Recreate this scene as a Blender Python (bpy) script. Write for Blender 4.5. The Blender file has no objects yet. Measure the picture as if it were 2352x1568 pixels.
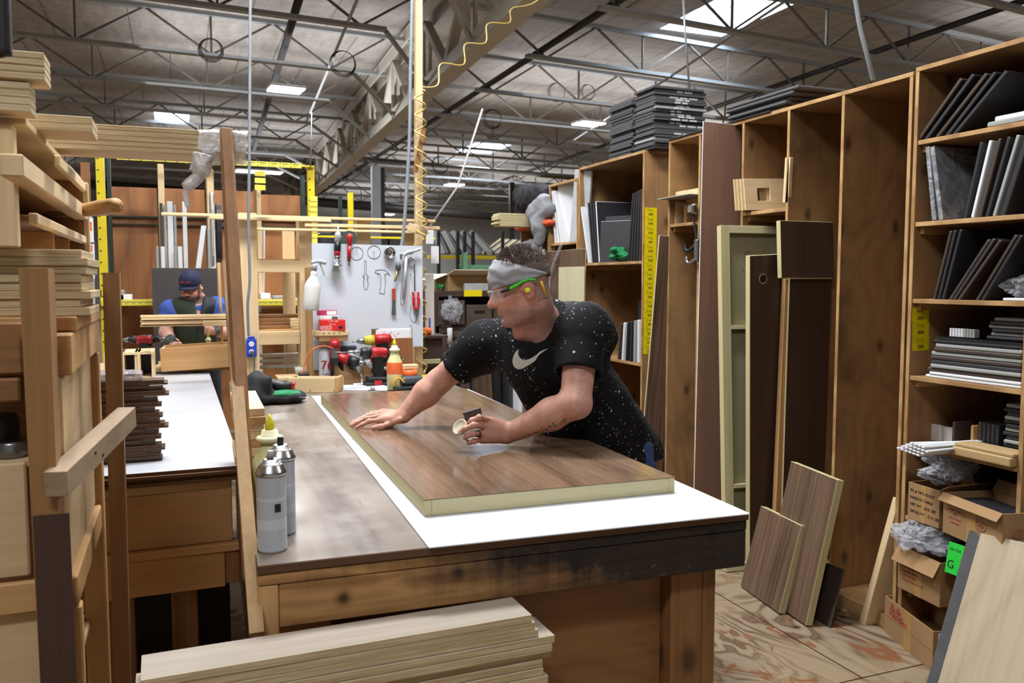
import bpy, bmesh, math, random
import numpy as np
from mathutils import Matrix, Vector, Euler
random.seed(7)
S=bpy.context.scene; COL=S.collection
# ---------- camera model (2352x1568 frame) ----------
F=1930.;CX,CY=1176.,784.;H=1.545
TH=math.radians(21.7);PT=math.atan(141/1930.)
FWv=Vector((math.sin(TH)*math.cos(PT),math.cos(TH)*math.cos(PT),-math.sin(PT)))
RTv=Vector((math.cos(TH),-math.sin(TH),0)); UPv=RTv.cross(FWv)
def ray(x,y): return FWv+RTv*((x-CX)/F)+UPv*((CY-y)/F)
def AZ(x,y,z): d=ray(x,y);t=(z-H)/d.z;return Vector((d.x*t,d.y*t,z))
def AX(x,y,X): d=ray(x,y);t=X/d.x;return Vector((X,d.y*t,H+d.z*t))
def AY(x,y,Y): d=ray(x,y);t=Y/d.y;return Vector((d.x*t,Y,H+d.z*t))
def V(*a): return Vector(a)
ORD=['topmost','second','third','fourth','fifth','sixth','seventh','eighth','ninth','tenth','eleventh','twelfth','thirteenth','fourteenth','fifteenth','sixteenth','seventeenth','eighteenth','nineteenth','twentieth','twenty-first','twenty-second','twenty-third','twenty-fourth','twenty-fifth','twenty-sixth','twenty-seventh','twenty-eighth','twenty-ninth','thirtieth']
def ordn(i): return 'first' if i==0 else ORD[i]
# ---------- materials ----------
MC={}
def srgb(h):
    if isinstance(h,str):
        c=[int(h[i:i+2],16)/255 for i in (0,2,4)]
        return tuple((x/12.92 if x<=.04045 else ((x+.055)/1.055)**2.4) for x in c)+(1,)
    return tuple(h)+(1,)
class NT:
    def __init__(s,name):
        s.m=bpy.data.materials.new(name);s.m.use_nodes=True;s.t=s.m.node_tree;s.t.nodes.clear()
        s.out=s.n('ShaderNodeOutputMaterial');s.b=s.n('ShaderNodeBsdfPrincipled');s.l(s.b.outputs[0],s.out.inputs[0])
    def n(s,ty,**k):
        nd=s.t.nodes.new(ty)
        for a,b in k.items(): setattr(nd,a,b)
        return nd
    def l(s,a,b): s.t.links.new(a,b)
    def set(s,nd,i,v):
        if hasattr(v,'is_linked') or isinstance(v,bpy.types.NodeSocket): s.l(v,nd.inputs[i])
        else: nd.inputs[i].default_value=v
    def math(s,op,a,b=0.0,c=None):
        nd=s.n('ShaderNodeMath',operation=op);s.set(nd,0,a);s.set(nd,1,b)
        if c is not None:s.set(nd,2,c)
        return nd.outputs[0]
    def vm(s,op,a,b):
        nd=s.n('ShaderNodeVectorMath',operation=op);s.set(nd,0,a);s.set(nd,1,b);return nd.outputs[0]
    def coord(s,rnd=True,scale=(1,1,1)):
        c=s.n('ShaderNodeTexCoord').outputs['Object']
        c=s.vm('MULTIPLY',c,scale)
        if rnd:
            o=s.n('ShaderNodeObjectInfo').outputs['Random']
            c2=s.n('ShaderNodeCombineXYZ');r=s.math('MULTIPLY',o,41.7)
            for i in range(3): s.l(r,c2.inputs[i])
            c=s.vm('ADD',c,c2.outputs[0])
        return c
    def noise(s,vec,scale,detail=3,rough=.5,dist=0):
        nd=s.n('ShaderNodeTexNoise');s.l(vec,nd.inputs['Vector']);nd.inputs['Scale'].default_value=scale
        nd.inputs['Detail'].default_value=detail;nd.inputs['Roughness'].default_value=rough;nd.inputs['Distortion'].default_value=dist
        return nd.outputs['Fac']
    def ramp(s,fac,stops,interp='LINEAR'):
        nd=s.n('ShaderNodeValToRGB');s.l(fac,nd.inputs[0]);e=nd.color_ramp.elements;nd.color_ramp.interpolation=interp
        while len(e)<len(stops): e.new(.5)
        for k,(p,c) in enumerate(stops): e[k].position=p;e[k].color=c if len(c)==4 else tuple(c)+(1,)
        return nd.outputs[0]
    def mix(s,fac,a,b,blend='MIX'):
        nd=s.n('ShaderNodeMix',data_type='RGBA',blend_type=blend)
        s.set(nd,0,fac);s.set(nd,6,a);s.set(nd,7,b);return nd.outputs[2]
    def bump(s,h,strength=.2,dist=.002):
        nd=s.n('ShaderNodeBump');nd.inputs['Strength'].default_value=strength;nd.inputs['Distance'].default_value=dist
        s.l(h,nd.inputs['Height']);s.l(nd.outputs[0],s.b.inputs['Normal'])
    def P(s,**k):
        nm={'rough':'Roughness','metal':'Metallic','col':'Base Color','spec':'Specular IOR Level','trans':'Transmission Weight','alpha':'Alpha','ior':'IOR','sss':'Subsurface Weight','sheen':'Sheen Weight','coat':'Coat Weight'}
        for a,b in k.items(): s.set(s.b,nm[a],b)
        return s
AXS={'x':0,'y':1,'z':2}
def gr(c,f): return tuple(min(1,x*f) for x in c[:3])+(1,)
def plain(name,c,rough=.5,metal=0,var=.12,vs=20,spec=.5,bump=0):
    if name in MC: return MC[name]
    t=NT(name);c=srgb(c);co=t.coord();n=t.noise(co,vs,4)
    t.l(t.ramp(n,[(.25,gr(c,1-var)),(.75,gr(c,1+var))]),t.b.inputs['Base Color'])
    t.P(rough=rough,metal=metal,spec=spec)
    if bump: t.bump(t.noise(co,vs*3,3),bump,.002)
    MC[name]=t.m;return t.m
def wood(name,c1,c2,axis='y',scale=3.,stretch=9,rings=5,rmix=.6,fine=.25,rough=.55,knots=0,spec=.4,c3=None,stain=0,coat=0):
    if name in MC: return MC[name]
    t=NT(name);c1,c2=srgb(c1),srgb(c2)
    sc=[1,1,1];sc[AXS[axis]]=1./stretch
    co=t.coord(scale=sc)
    n1=t.noise(co,scale,2.5,.5,.4)
    rg=t.math('PINGPONG',t.math('MULTIPLY',n1,rings),.5)
    rg=t.math('POWER',t.math('MULTIPLY',rg,2.0),1.6)
    sc2=[60,60,60];sc2[AXS[axis]]=60/40.
    f=t.noise(t.coord(scale=sc2),1.,3,.65)
    col=t.mix(t.math('MULTIPLY',rg,rmix),c1,c2)
    big=t.noise(co,scale*.6,2)
    col=t.mix(t.math('MULTIPLY',big,.5),col,t.mix(.5,col,c3 and srgb(c3) or c2))
    col=t.mix(fine,col,t.ramp(f,[(.3,gr(c2,.75)),(.62,gr(c1,1.1))]))
    if knots:
        sp=t.n('ShaderNodeSeparateXYZ');t.l(t.coord(),sp.inputs[0]);cb=t.n('ShaderNodeCombineXYZ');A=AXS[axis];o1,o2=[i for i in range(3) if i!=A]
        t.l(t.math('ADD',sp.outputs[o1],sp.outputs[o2]),cb.inputs[0]);t.l(t.math('MULTIPLY',sp.outputs[A],.6),cb.inputs[1])
        vo=t.n('ShaderNodeTexVoronoi',voronoi_dimensions='2D');t.l(cb.outputs[0],vo.inputs['Vector']);vo.inputs['Scale'].default_value=knots
        k=t.ramp(vo.outputs['Distance'],[(.03,(1,1,1)),(.075,(.25,.25,.25)),(.12,(0,0,0))])
        col=t.mix(t.math('MULTIPLY',k,.8),col,gr(c2,.28))
    if stain:
        st=t.noise(t.coord(),1.7,5,.6)
        col=t.mix(t.math('MULTIPLY',t.ramp(st,[(.52,(0,0,0)),(.7,(1,1,1))]),stain),col,gr(c2,.22))
    t.l(col,t.b.inputs['Base Color']);t.P(rough=rough,spec=spec,coat=coat)
    t.bump(f,.12,.0015)
    MC[name]=t.m;return t.m
def plyedge(name,c1='D9C8A4',c2='9A7F57',axis='z',freq=1900.,rough=.7):
    if name in MC: return MC[name]
    t=NT(name);c1,c2=srgb(c1),srgb(c2)
    co=t.n('ShaderNodeTexCoord').outputs['Object']
    sp=t.n('ShaderNodeSeparateXYZ');t.l(co,sp.inputs[0])
    s=t.math('SINE',t.math('MULTIPLY',sp.outputs[AXS[axis]],freq))
    sc=[6,6,6];sc[AXS[axis]]=200
    n=t.noise(t.coord(scale=sc),1.,3,.6)
    v=t.math('ADD',t.math('MULTIPLY',s,.22),n)
    t.l(t.ramp(v,[(.3,c2),(.55,gr(c1,.92)),(.8,c1)]),t.b.inputs['Base Color']);t.P(rough=rough,spec=.25)
    MC[name]=t.m;return t.m
def emit(name,c,st):
    if name in MC: return MC[name]
    t=NT(name);t.b.inputs['Base Color'].default_value=srgb(c);t.b.inputs['Emission Color'].default_value=srgb(c);t.b.inputs['Emission Strength'].default_value=st
    MC[name]=t.m;return t.m
def vcol(name,rough=.55,sss=0,spec=.4,bump=0):
    if name in MC: return MC[name]
    t=NT(name);a=t.n('ShaderNodeVertexColor');a.layer_name='Col'
    n=t.noise(t.n('ShaderNodeTexCoord').outputs['Object'],60,4)
    t.l(t.mix(.5,a.outputs[0],t.mix(1.,a.outputs[0],t.ramp(n,[(.3,(.75,.72,.72)),(.7,(1.12,1.1,1.1))]),'MULTIPLY')),t.b.inputs['Base Color']);t.P(rough=rough,spec=spec)
    if sss: t.b.inputs['Subsurface Weight'].default_value=sss;t.b.inputs['Subsurface Radius'].default_value=(.01,.004,.002);t.b.inputs['Subsurface Scale'].default_value=.6
    if bump: t.bump(t.noise(t.n('ShaderNodeTexCoord').outputs['Object'],260,3),bump,.001)
    MC[name]=t.m;return t.m
# clear polythene: thin translucent film with glossy wrinkles
def film(name='clear_polythene_film',a=.45,c='C9CCD2'):
    if name in MC: return MC[name]
    t=NT(name);co=t.coord()
    n=t.noise(co,14,4,.6,1.2)
    t.P(rough=.18,spec=.8);t.b.inputs['Base Color'].default_value=srgb(c)
    t.l(t.ramp(n,[(.3,(a*.4,)*3),(.75,(min(1,a*1.6),)*3)]),t.b.inputs['Alpha']);t.bump(n,.8,.02)
    MC[name]=t.m;return t.m
# ---------- mesh builder ----------
WM={}
class MB:
    def __init__(s): s.v=[];s.f=[];s.m=[];s.sm=[]
    def add(s,vs,fs,mi=0,smooth=False,M=None):
        b=len(s.v)
        for p in vs:
            p=Vector(p); s.v.append(M@p if M is not None else p)
        for k,f in enumerate(fs):
            s.f.append([b+i for i in f]);s.m.append(mi[k] if isinstance(mi,(list,tuple)) else mi);s.sm.append(smooth)
        return s
    def box(s,x0,x1,y0,y1,z0,z1,c=.0015,mi=0,me=None,ax=2,M=None):
        """chamfered box; faces whose normal is not along axis ax get material me"""
        if x1<x0:x0,x1=x1,x0
        if y1<y0:y0,y1=y1,y0
        if z1<z0:z0,z1=z1,z0
        c=min(c,(x1-x0)*.3,(y1-y0)*.3,(z1-z0)*.3)
        lo=(x0,y0,z0);hi=(x1,y1,z1);vs=[];ix={}
        for a in range(3):
            for i in (0,1):
                for j in (0,1):
                    for k in (0,1):
                        sg=(i,j,k);p=[]
                        for d in range(3):
                            e=hi[d] if sg[d] else lo[d]
                            if d!=a: e+= -c if sg[d] else c
                            p.append(e)
                        ix[(a,i,j,k)]=len(vs);vs.append(p)
        fs=[];ms=[]
        e_=mi if me is None else me
        for a in range(3):
            b,d=(a+1)%3,(a+2)%3
            for sgn in (0,1):
                q=[]
                for (u,w) in ((0,0),(1,0),(1,1),(0,1)):
                    t=[0,0,0];t[a]=sgn;t[b]=u;t[d]=w;q.append(ix[(a,)+tuple(t)])
                fs.append(q if sgn else q[::-1]);ms.append(mi if a==ax else e_)
        for a in range(3):   # edge chamfers along axis a
            b,d=(a+1)%3,(a+2)%3
            for u in (0,1):
                for w in (0,1):
                    def k(n,s_):
                        t=[0,0,0];t[a]=s_;t[b]=u;t[d]=w;return ix[(n,)+tuple(t)]
                    q=[k(b,0),k(b,1),k(d,1),k(d,0)]
                    fs.append(q if (u==w) else q[::-1]);ms.append(e_)
        for i in (0,1):
            for j in (0,1):
                for k in (0,1):
                    q=[ix[(0,i,j,k)],ix[(1,i,j,k)],ix[(2,i,j,k)]]
                    fs.append(q if (i+j+k)%2 else q[::-1]);ms.append(e_)
        return s.add(vs,fs,ms,False,M)
    def bar(s,p,q,w,h,up=(0,0,1),c=.001,mi=0):
        """rectangular bar from p to q, w sideways, h along up"""
        p,q=Vector(p),Vector(q);d=q-p;L=d.length;d.normalize();u=Vector(up)
        if abs(d.dot(u))>.98:u=Vector((0,1,0))
        x=d.cross(u).normalized();z=x.cross(d)
        M=Matrix(((x.x,d.x,z.x,p.x),(x.y,d.y,z.y,p.y),(x.z,d.z,z.z,p.z),(0,0,0,1)))
        return s.box(-w/2,w/2,0,L,-h/2,h/2,c,mi,M=M)
    def tube(s,pts,r,n=8,mi=0,cap=True,closed=False):
        pts=[Vector(p) for p in pts];N=len(pts);rs=r if isinstance(r,(list,tuple)) else [r]*N
        vs=[];fs=[];pv=None
        for i,p in enumerate(pts):
            a=pts[i-1] if i>0 else (pts[-1] if closed else p);b=pts[(i+1)%N] if (i<N-1 or closed) else p
            t=(b-a).normalized()
            if pv is None:
                pv=t.orthogonal().normalized()
            else:
                pv=(pv-t*pv.dot(t));pv=pv.normalized() if pv.length>1e-6 else t.orthogonal().normalized()
            w=t.cross(pv)
            for k in range(n):
                an=2*math.pi*k/n;vs.append(p+(pv*math.cos(an)+w*math.sin(an))*rs[i])
        for i in range(N-1 if not closed else N):
            j=(i+1)%N
            for k in range(n):
                fs.append((i*n+k,i*n+(k+1)%n,j*n+(k+1)%n,j*n+k))
        s.add(vs,fs,mi,True)
        if cap and not closed:
            b=len(s.v)-len(vs)
            s.f.append([b+k for k in range(n)][::-1]);s.m.append(mi);s.sm.append(False)
            s.f.append([b+(N-1)*n+k for k in range(n)]);s.m.append(mi);s.sm.append(False)
        return s
    def lathe(s,prof,n=24,mi=0,M=None,cap=True):
        """prof: list of (r,z[,mi])"""
        vs=[];fs=[];ms=[]
        for q in prof:
            for k in range(n):
                a=2*math.pi*k/n;vs.append((q[0]*math.cos(a),q[0]*math.sin(a),q[1]))
        for i in range(len(prof)-1):
            for k in range(n):
                fs.append((i*n+k,i*n+(k+1)%n,(i+1)*n+(k+1)%n,(i+1)*n+k));ms.append(prof[i][2] if len(prof[i])>2 else mi)
        s.add(vs,fs,ms,True,M)
        if cap:
            b=len(s.v)-len(vs)
            s.f.append([b+k for k in range(n)][::-1]);s.m.append(mi);s.sm.append(False)
            s.f.append([b+(len(prof)-1)*n+k for k in range(n)]);s.m.append(ms[-1] if ms else mi);s.sm.append(False)
        return s
    def prism(s,poly,t,mi=0,me=None,M=None):
        """polygon in local XY extruded t along Z"""
        n=len(poly);A=sum(poly[i][0]*poly[(i+1)%n][1]-poly[(i+1)%n][0]*poly[i][1] for i in range(n))
        if A<0: poly=poly[::-1]
        vs=[(p[0],p[1],0) for p in poly]+[(p[0],p[1],t) for p in poly]
        fs=[list(range(n))[::-1],list(range(n,2*n))]+[(i,(i+1)%n,n+(i+1)%n,n+i) for i in range(n)]
        return s.add(vs,fs,[mi,mi]+[mi if me is None else me]*n,False,M)
    def build(s,name,mats,parent=None,org=None):
        """world-coordinate mesh -> object; origin at bottom centre (or the parent's space)"""
        if not isinstance(mats,(list,tuple)): mats=[mats]
        if parent is None and org is None:
            xs=[v.x for v in s.v];ys=[v.y for v in s.v];org=Vector(((min(xs)+max(xs))/2,(min(ys)+max(ys))/2,min(v.z for v in s.v)))
        if parent is not None: Mi=WM[parent.name].inverted()
        else: Mi=org.inverted() if isinstance(org,Matrix) else Matrix.Translation(-Vector(org))
        me=bpy.data.meshes.new(name);me.from_pydata([tuple(Mi@v) for v in s.v],[],s.f)
        for m in mats: me.materials.append(m)
        me.polygons.foreach_set('material_index',s.m);me.polygons.foreach_set('use_smooth',s.sm);me.update()
        return link(name,me,parent,Mi.inverted() if parent is None else None)
def link(name,me,parent=None,W=None):
    o=bpy.data.objects.new(name,me);COL.objects.link(o)
    if parent is not None: o.parent=parent;WM[o.name]=WM[parent.name]
    else: o.matrix_world=W if W is not None else Matrix();WM[o.name]=o.matrix_world.copy()
    return o
def tag(o,label=None,cat=None,group=None,kind=None):
    if label:o['label']=label
    if cat:o['category']=cat
    if group:o['group']=group
    if kind:o['kind']=kind
    return o
def thing(name,label,cat,M,group=None):
    if not isinstance(M,Matrix): M=Matrix.Translation(Vector(M))
    o=bpy.data.objects.new(name,None);COL.objects.link(o);o.matrix_world=M;o.empty_display_size=.05;WM[o.name]=M.copy()
    return tag(o,label,cat,group)
def dup(o,M,label=None,group=None):
    """copy of a thing with its parts and sub-parts"""
    r=o.copy();COL.objects.link(r);r.matrix_world=M;WM[r.name]=M.copy()
    def rec(a,b):
        for ch in [c for c in bpy.data.objects if c.parent==a]:
            c=ch.copy();COL.objects.link(c);c.parent=b;WM[c.name]=M.copy();rec(ch,c)
    if o.type=='EMPTY' or o.name in HASKIDS: rec(o,r)
    return tag(r,label,None,group)
HASKIDS=set()
def T(*a): return Matrix.Translation(Vector(a))
def RZ(d): return Matrix.Rotation(math.radians(d),4,'Z')
def RX(d): return Matrix.Rotation(math.radians(d),4,'X')
def RY(d): return Matrix.Rotation(math.radians(d),4,'Y')
def frame(o,u,v):
    """matrix with x along u, y along v (orthogonalised), z = x cross y"""
    u=Vector(u).normalized();v=Vector(v);v=(v-u*v.dot(u)).normalized();n=u.cross(v)
    return Matrix(((u.x,v.x,n.x,o[0]),(u.y,v.y,n.y,o[1]),(u.z,v.z,n.z,o[2]),(0,0,0,1)))
def plank(name,o,u,v,t,mats,parent=None,c=.0015):
    """board with corner o, width vector u, length vector v, thickness t along u x v; grain along local y"""
    u=Vector(u);v=Vector(v);vh=v.normalized();u=u-vh*u.dot(vh);M=frame(o,u,v);v2=v
    b=MB();b.box(0,u.length,0,v2.length,min(0,t),max(0,t),c,0,1 if isinstance(mats,(list,tuple)) and len(mats)>1 else None,2)
    me=b.build(name,mats,None,Matrix())
    if parent is not None:
        me.parent=parent;me.matrix_local=WM[parent.name].inverted()@M;WM[me.name]=M
    else: me.matrix_world=M;WM[me.name]=M
    return me
def text(name,s,M,size,mat,parent,ext=.0004,align='CENTER'):
    cu=bpy.data.curves.new(name,'FONT');cu.body=s;cu.size=size;cu.extrude=ext;cu.align_x=align;cu.align_y='CENTER';cu.materials.append(mat);cu.resolution_u=3
    tmp=bpy.data.objects.new(name+'_outline',cu);me=bpy.data.meshes.new_from_object(tmp);bpy.data.objects.remove(tmp)
    if not me.materials: me.materials.append(mat)
    o=bpy.data.objects.new(name,me);COL.objects.link(o)
    if parent is not None:
        o.parent=parent;o.matrix_local=WM[parent.name].inverted()@M
    else:o.matrix_world=M
    WM[o.name]=M.copy();return o
def hang(child,parent):
    """parent child to parent keeping its world place"""
    W=WM[child.name];child.parent=parent;child.matrix_local=WM[parent.name].inverted()@W;HASKIDS.add(parent.name);return child
def smoothpath(pts,n=8):
    pts=[Vector(p) for p in pts];out=[]
    for i in range(len(pts)-1):
        p0=pts[max(i-1,0)];p1=pts[i];p2=pts[i+1];p3=pts[min(i+2,len(pts)-1)]
        for k in range(n):
            t=k/n;out.append(.5*((2*p1)+(p2-p0)*t+(2*p0-5*p1+4*p2-p3)*t*t+(3*p1-p0-3*p2+p3)*t**3))
    out.append(pts[-1]);return out
# ---------- implicit surfaces (for bodies, cloth, soft things) ----------
class SDF:
    def __init__(s): s.p=[]
    def cap(s,a,b,ra,rb,k=.02,sub=False): s.p.append(('c',np.array(a,float),np.array(b,float),ra,rb,k,sub));return s
    def ell(s,c,r,R=None,k=.02,sub=False):
        R=np.array(R.to_3x3()) if R is not None else np.eye(3)
        s.p.append(('e',np.array(c,float),np.array(r,float),R,max(r),k,sub));return s
    def ev(s,P,prims=None):
        d=None
        for q in (s.p if prims is None else prims):
            if q[0]=='c':
                a,b,ra,rb=q[1:5];ab=b-a;t=np.clip(((P-a)@ab)/max(ab@ab,1e-9),0,1)
                e=np.linalg.norm(P-(a+t[:,None]*ab),axis=1)-(ra+(rb-ra)*t)
            else:
                c,r,R=q[1:4];L=(P-c)@R;k0=np.linalg.norm(L/r,axis=1);k1=np.linalg.norm(L/(r*r),axis=1);e=np.where(k0<.02,-r.min(),k0*(k0-1)/np.maximum(k1,1e-6))
            k=q[5]
            if d is None: d=e if not q[6] else np.full(len(P),9.)
            elif q[6]:
                h=np.clip(.5-.5*(d+e)/k,0,1);d=d+(-e-d)*h+k*h*(1-h)
            else:
                h=np.clip(.5+.5*(d-e)/k,0,1);d=d+(e-d)*h-k*h*(1-h)
        return d
    def bounds(s):
        lo=np.full(3,9e9);hi=-lo
        for q in s.p:
            if q[6]:continue
            if q[0]=='c':
                for p,r in((q[1],q[3]),(q[2],q[4])): lo=np.minimum(lo,p-r);hi=np.maximum(hi,p+r)
            else: lo=np.minimum(lo,q[1]-q[4]);hi=np.maximum(hi,q[1]+q[4])
        return lo-.03,hi+.03
    def mesh(s,h,post=None):
        """block-sparse surface nets -> verts (N,3), quads (M,4)"""
        lo,hi=s.bounds();B=12;nb=np.ceil((hi-lo)/(h*B)).astype(int)+1
        I=np.stack(np.meshgrid(*[np.arange(n) for n in nb],indexing='ij'),-1).reshape(-1,3)
        C=lo+(I+.5)*h*B;rad=h*B*.88
        d=s.ev(C);act=I[np.abs(d)<rad*1.35+.012];VS={};Q=[];off=np.stack(np.meshgrid(*[np.arange(B+2)]*3,indexing='ij'),-1).reshape(-1,3)
        vl=[];vk=[]
        vidx={};out=[]
        for bi in act:
            base=bi*B;c=lo+(base+B/2)*h;rr=rad+h*2
            pr=[]
            for q in s.p:
                if q[0]=='c':
                    ab=q[2]-q[1];t=np.clip(((c-q[1])@ab)/max(ab@ab,1e-9),0,1);e=np.linalg.norm(c-(q[1]+t*ab))-max(q[3],q[4])
                else: e=np.linalg.norm(c-q[1])-q[4]
                if e<rr+q[5]*1.2+.01: pr.append(q)
            if not pr or all(q[6] for q in pr): continue
            if pr[0][6]: continue
            P=lo+(base+off)*h
            D=s.ev(P,pr)
            if post is not None: D=post(P,D)
            D=D.reshape((B+2,)*3)
            if D.min()>0 or D.max()<0: continue
            # cell vertices
            n=B+1;cnt=np.zeros((n,n,n));pos=np.zeros((n,n,n,3))
            for ax in range(3):
                o1,o2=[a for a in range(3) if a!=ax]
                for u in(0,1):
                    for w in(0,1):
                        sl=[slice(0,n)]*3;sl[o1]=slice(u,u+n);sl[o2]=slice(w,w+n)
                        s2=list(sl);s2[ax]=slice(1,n+1)
                        a=D[tuple(sl)];b=D[tuple(s2)];m=(a<0)!=(b<0)
                        t=np.where(m,a/np.where(m,a-b,1),0)
                        cnt+=m;pos[...,ax]+=np.where(m,t,0);pos[...,o1]+=m*u;pos[...,o2]+=m*w
            cells=np.argwhere(cnt>0)
            loc=-np.ones((n,n,n),int)
            for cc in cells:
                g=tuple(base+cc);k=vidx.get(g)
                if k is None:
                    k=len(out);vidx[g]=k
                    out.append(lo+(base+cc+pos[tuple(cc)]/cnt[tuple(cc)])*h)
                loc[tuple(cc)]=k
            for ax in range(3):
                o1,o2=(ax+1)%3,(ax+2)%3
                sl=[slice(1,n)]*3;sl[ax]=slice(0,B);s2=list(sl);s2[ax]=slice(1,B+1)
                a=D[tuple(sl)];b=D[tuple(s2)]
                for e in np.argwhere((a<0)!=(b<0)):
                    p=e+1;p[ax]-=1
                    def L(i,j):
                        q=p.copy();q[o1]-=i;q[o2]-=j;return loc[tuple(q)]
                    q4=[L(1,1),L(0,1),L(0,0),L(1,0)]
                    if min(q4)<0: continue
                    Q.append(q4 if a[tuple(e)]<0 else q4[::-1])
        return np.array(out),Q
def relax(vs,Q,it=1,w=.5):
    N=len(vs)
    E=np.array([(f[i],f[(i+1)%4]) for f in Q for i in range(4)])
    for _ in range(it):
        acc=np.zeros_like(vs);c=np.zeros(N);np.add.at(acc,E[:,0],vs[E[:,1]]);np.add.at(c,E[:,0],1)
        vs=vs+(acc/np.maximum(c,1)[:,None]-vs)*w
    return vs
def sdfobj(name,sd,h,mats,parent=None,post=None,colfn=None,it=1,matfn=None,org=None):
    vs,Q=sd.mesh(h,post);vs=relax(vs,Q,it)
    if not isinstance(mats,(list,tuple)): mats=[mats]
    if parent is not None: Mi=WM[parent.name].inverted()
    else:
        if org is None: org=Vector(((vs[:,0].min()+vs[:,0].max())/2,(vs[:,1].min()+vs[:,1].max())/2,vs[:,2].min()))
        Mi=Matrix.Translation(-org)
    A=np.array(Mi);lv=vs@A[:3,:3].T+A[:3,3]
    me=bpy.data.meshes.new(name);me.from_pydata(lv.tolist(),[],[list(map(int,q)) for q in Q])
    for m in mats: me.materials.append(m)
    me.polygons.foreach_set('use_smooth',[True]*len(me.polygons))
    if colfn is not None:
        c=colfn(vs);at=me.color_attributes.new('Col','FLOAT_COLOR','POINT');at.data.foreach_set('color',np.concatenate([c,np.ones((len(vs),1))],1).astype(np.float32).ravel())
    if matfn is not None:
        qc=vs[np.array(Q)].mean(1);me.polygons.foreach_set('material_index',matfn(qc).astype(np.int32))
    me.update();return link(name,me,parent,Mi.inverted() if parent is None else None)
# ================= SETTING =================
def setm(o,kind='structure'): o['kind']=kind;return o
M_floor=None
def floor_mat():
    t=NT('worn_plywood_floor');co=t.n('ShaderNodeTexCoord').outputs['Object']
    c2=t.vm('MULTIPLY',co,(1,.38,1))
    n=t.noise(c2,2.6,3,.55,.8)
    rg=t.math('PINGPONG',t.math('MULTIPLY',n,13.),.5)
    rings=t.ramp(rg,[(.0,(.15,.085,.045)),(.13,(.075,.04,.02)),(.26,(.23,.172,.112)),(.5,(.27,.207,.14))])
    pat=t.noise(co,1.9,3,.6)
    strong=t.ramp(pat,[(.42,(0,0,0)),(.58,(1,1,1))])
    base=t.mix(t.math('MULTIPLY',strong,.85),t.mix(.25,srgb('917E63'),rings),rings)
    flake=t.noise(t.vm('MULTIPLY',co,(3,1.3,1)),2.2,4,.65,1.)
    base=t.mix(t.ramp(flake,[(.57,(0,0,0)),(.62,(.8,.8,.8))]),base,srgb('774522'))
    vo=t.n('ShaderNodeTexVoronoi',voronoi_dimensions='2D');t.l(co,vo.inputs['Vector']);vo.inputs['Scale'].default_value=2.3
    base=t.mix(t.ramp(vo.outputs['Distance'],[(.02,(1,1,1)),(.05,(.2,.2,.2)),(.09,(0,0,0))]),base,srgb('3A2412'))
    dirt=t.noise(co,1.1,5,.65)
    base=t.mix(t.ramp(dirt,[(.55,(0,0,0)),(.8,(.6,.6,.6))]),base,srgb('4A4846'))
    br=t.n('ShaderNodeTexBrick');t.l(co,br.inputs['Vector']);br.inputs['Scale'].default_value=1;br.inputs['Brick Width'].default_value=1.22;br.inputs['Row Height'].default_value=2.44
    br.inputs['Mortar Size'].default_value=.004;br.inputs['Color1'].default_value=br.inputs['Color2'].default_value=(1,1,1,1);br.inputs['Mortar'].default_value=(.12,.09,.06,1)
    base=t.mix(1.,base,br.outputs[0],'MULTIPLY')
    t.l(base,t.b.inputs['Base Color']);t.P(rough=.62,spec=.3);t.bump(rg,.15,.003);return t.m
b=MB();b.box(-16,26,-5,44,-.1,0,.001);setm(b.build('floor',floor_mat(),None,(0,0,0)))
def deck_mat():
    t=NT('roof_deck');co=t.n('ShaderNodeTexCoord').outputs['Object']
    n=t.noise(t.vm('MULTIPLY',co,(3.2,.7,1)),2.2,5,.62,.5);w=t.noise(t.vm('MULTIPLY',co,(1,9,1)),3.,3,.6)
    col=t.ramp(n,[(.3,srgb('8D8781')),(.55,srgb('A69F97')),(.75,srgb('BDB6AD'))])
    col=t.mix(.35,col,t.ramp(w,[(.35,srgb('6E6862')),(.65,srgb('A8A098'))]))
    br=t.n('ShaderNodeTexBrick');t.l(co,br.inputs['Vector']);br.inputs['Scale'].default_value=1;br.inputs['Brick Width'].default_value=1.22;br.inputs['Row Height'].default_value=2.45
    br.inputs['Mortar Size'].default_value=.012;br.inputs['Color1'].default_value=br.inputs['Color2'].default_value=(1,1,1,1);br.inputs['Mortar'].default_value=(.45,.43,.4,1)
    col=t.mix(1.,col,br.outputs[0],'MULTIPLY')
    t.l(col,t.b.inputs['Base Color']);t.P(rough=.55,spec=.35);t.bump(t.math('ADD',n,w),.5,.03);return t.m
ZC=5.78
SKY=[(7.7,8.95,10.75,12.6),(8.7,9.9,24.9,26.9),(-.42,.42,23.1,24.9)]
b=MB();xs=sorted({-16,26}|{v for s in SKY for v in s[:2]});ys=sorted({-5,44}|{v for s in SKY for v in s[2:]})
for i in range(len(xs)-1):
    for j in range(len(ys)-1):
        mx,my=(xs[i]+xs[i+1])/2,(ys[j]+ys[j+1])/2
        if any(s[0]<mx<s[1] and s[2]<my<s[3] for s in SKY): continue
        b.add([(xs[i],ys[j],ZC),(xs[i+1],ys[j],ZC),(xs[i+1],ys[j+1],ZC),(xs[i],ys[j+1],ZC)],[(3,2,1,0)])
setm(b.build('ceiling',deck_mat(),None,(0,0,0)))
mw=plain('white_skylight_well','C9CED6',.5,var=.03);me_=emit('skylight_dome_daylight','CFE4FF',6)
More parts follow.
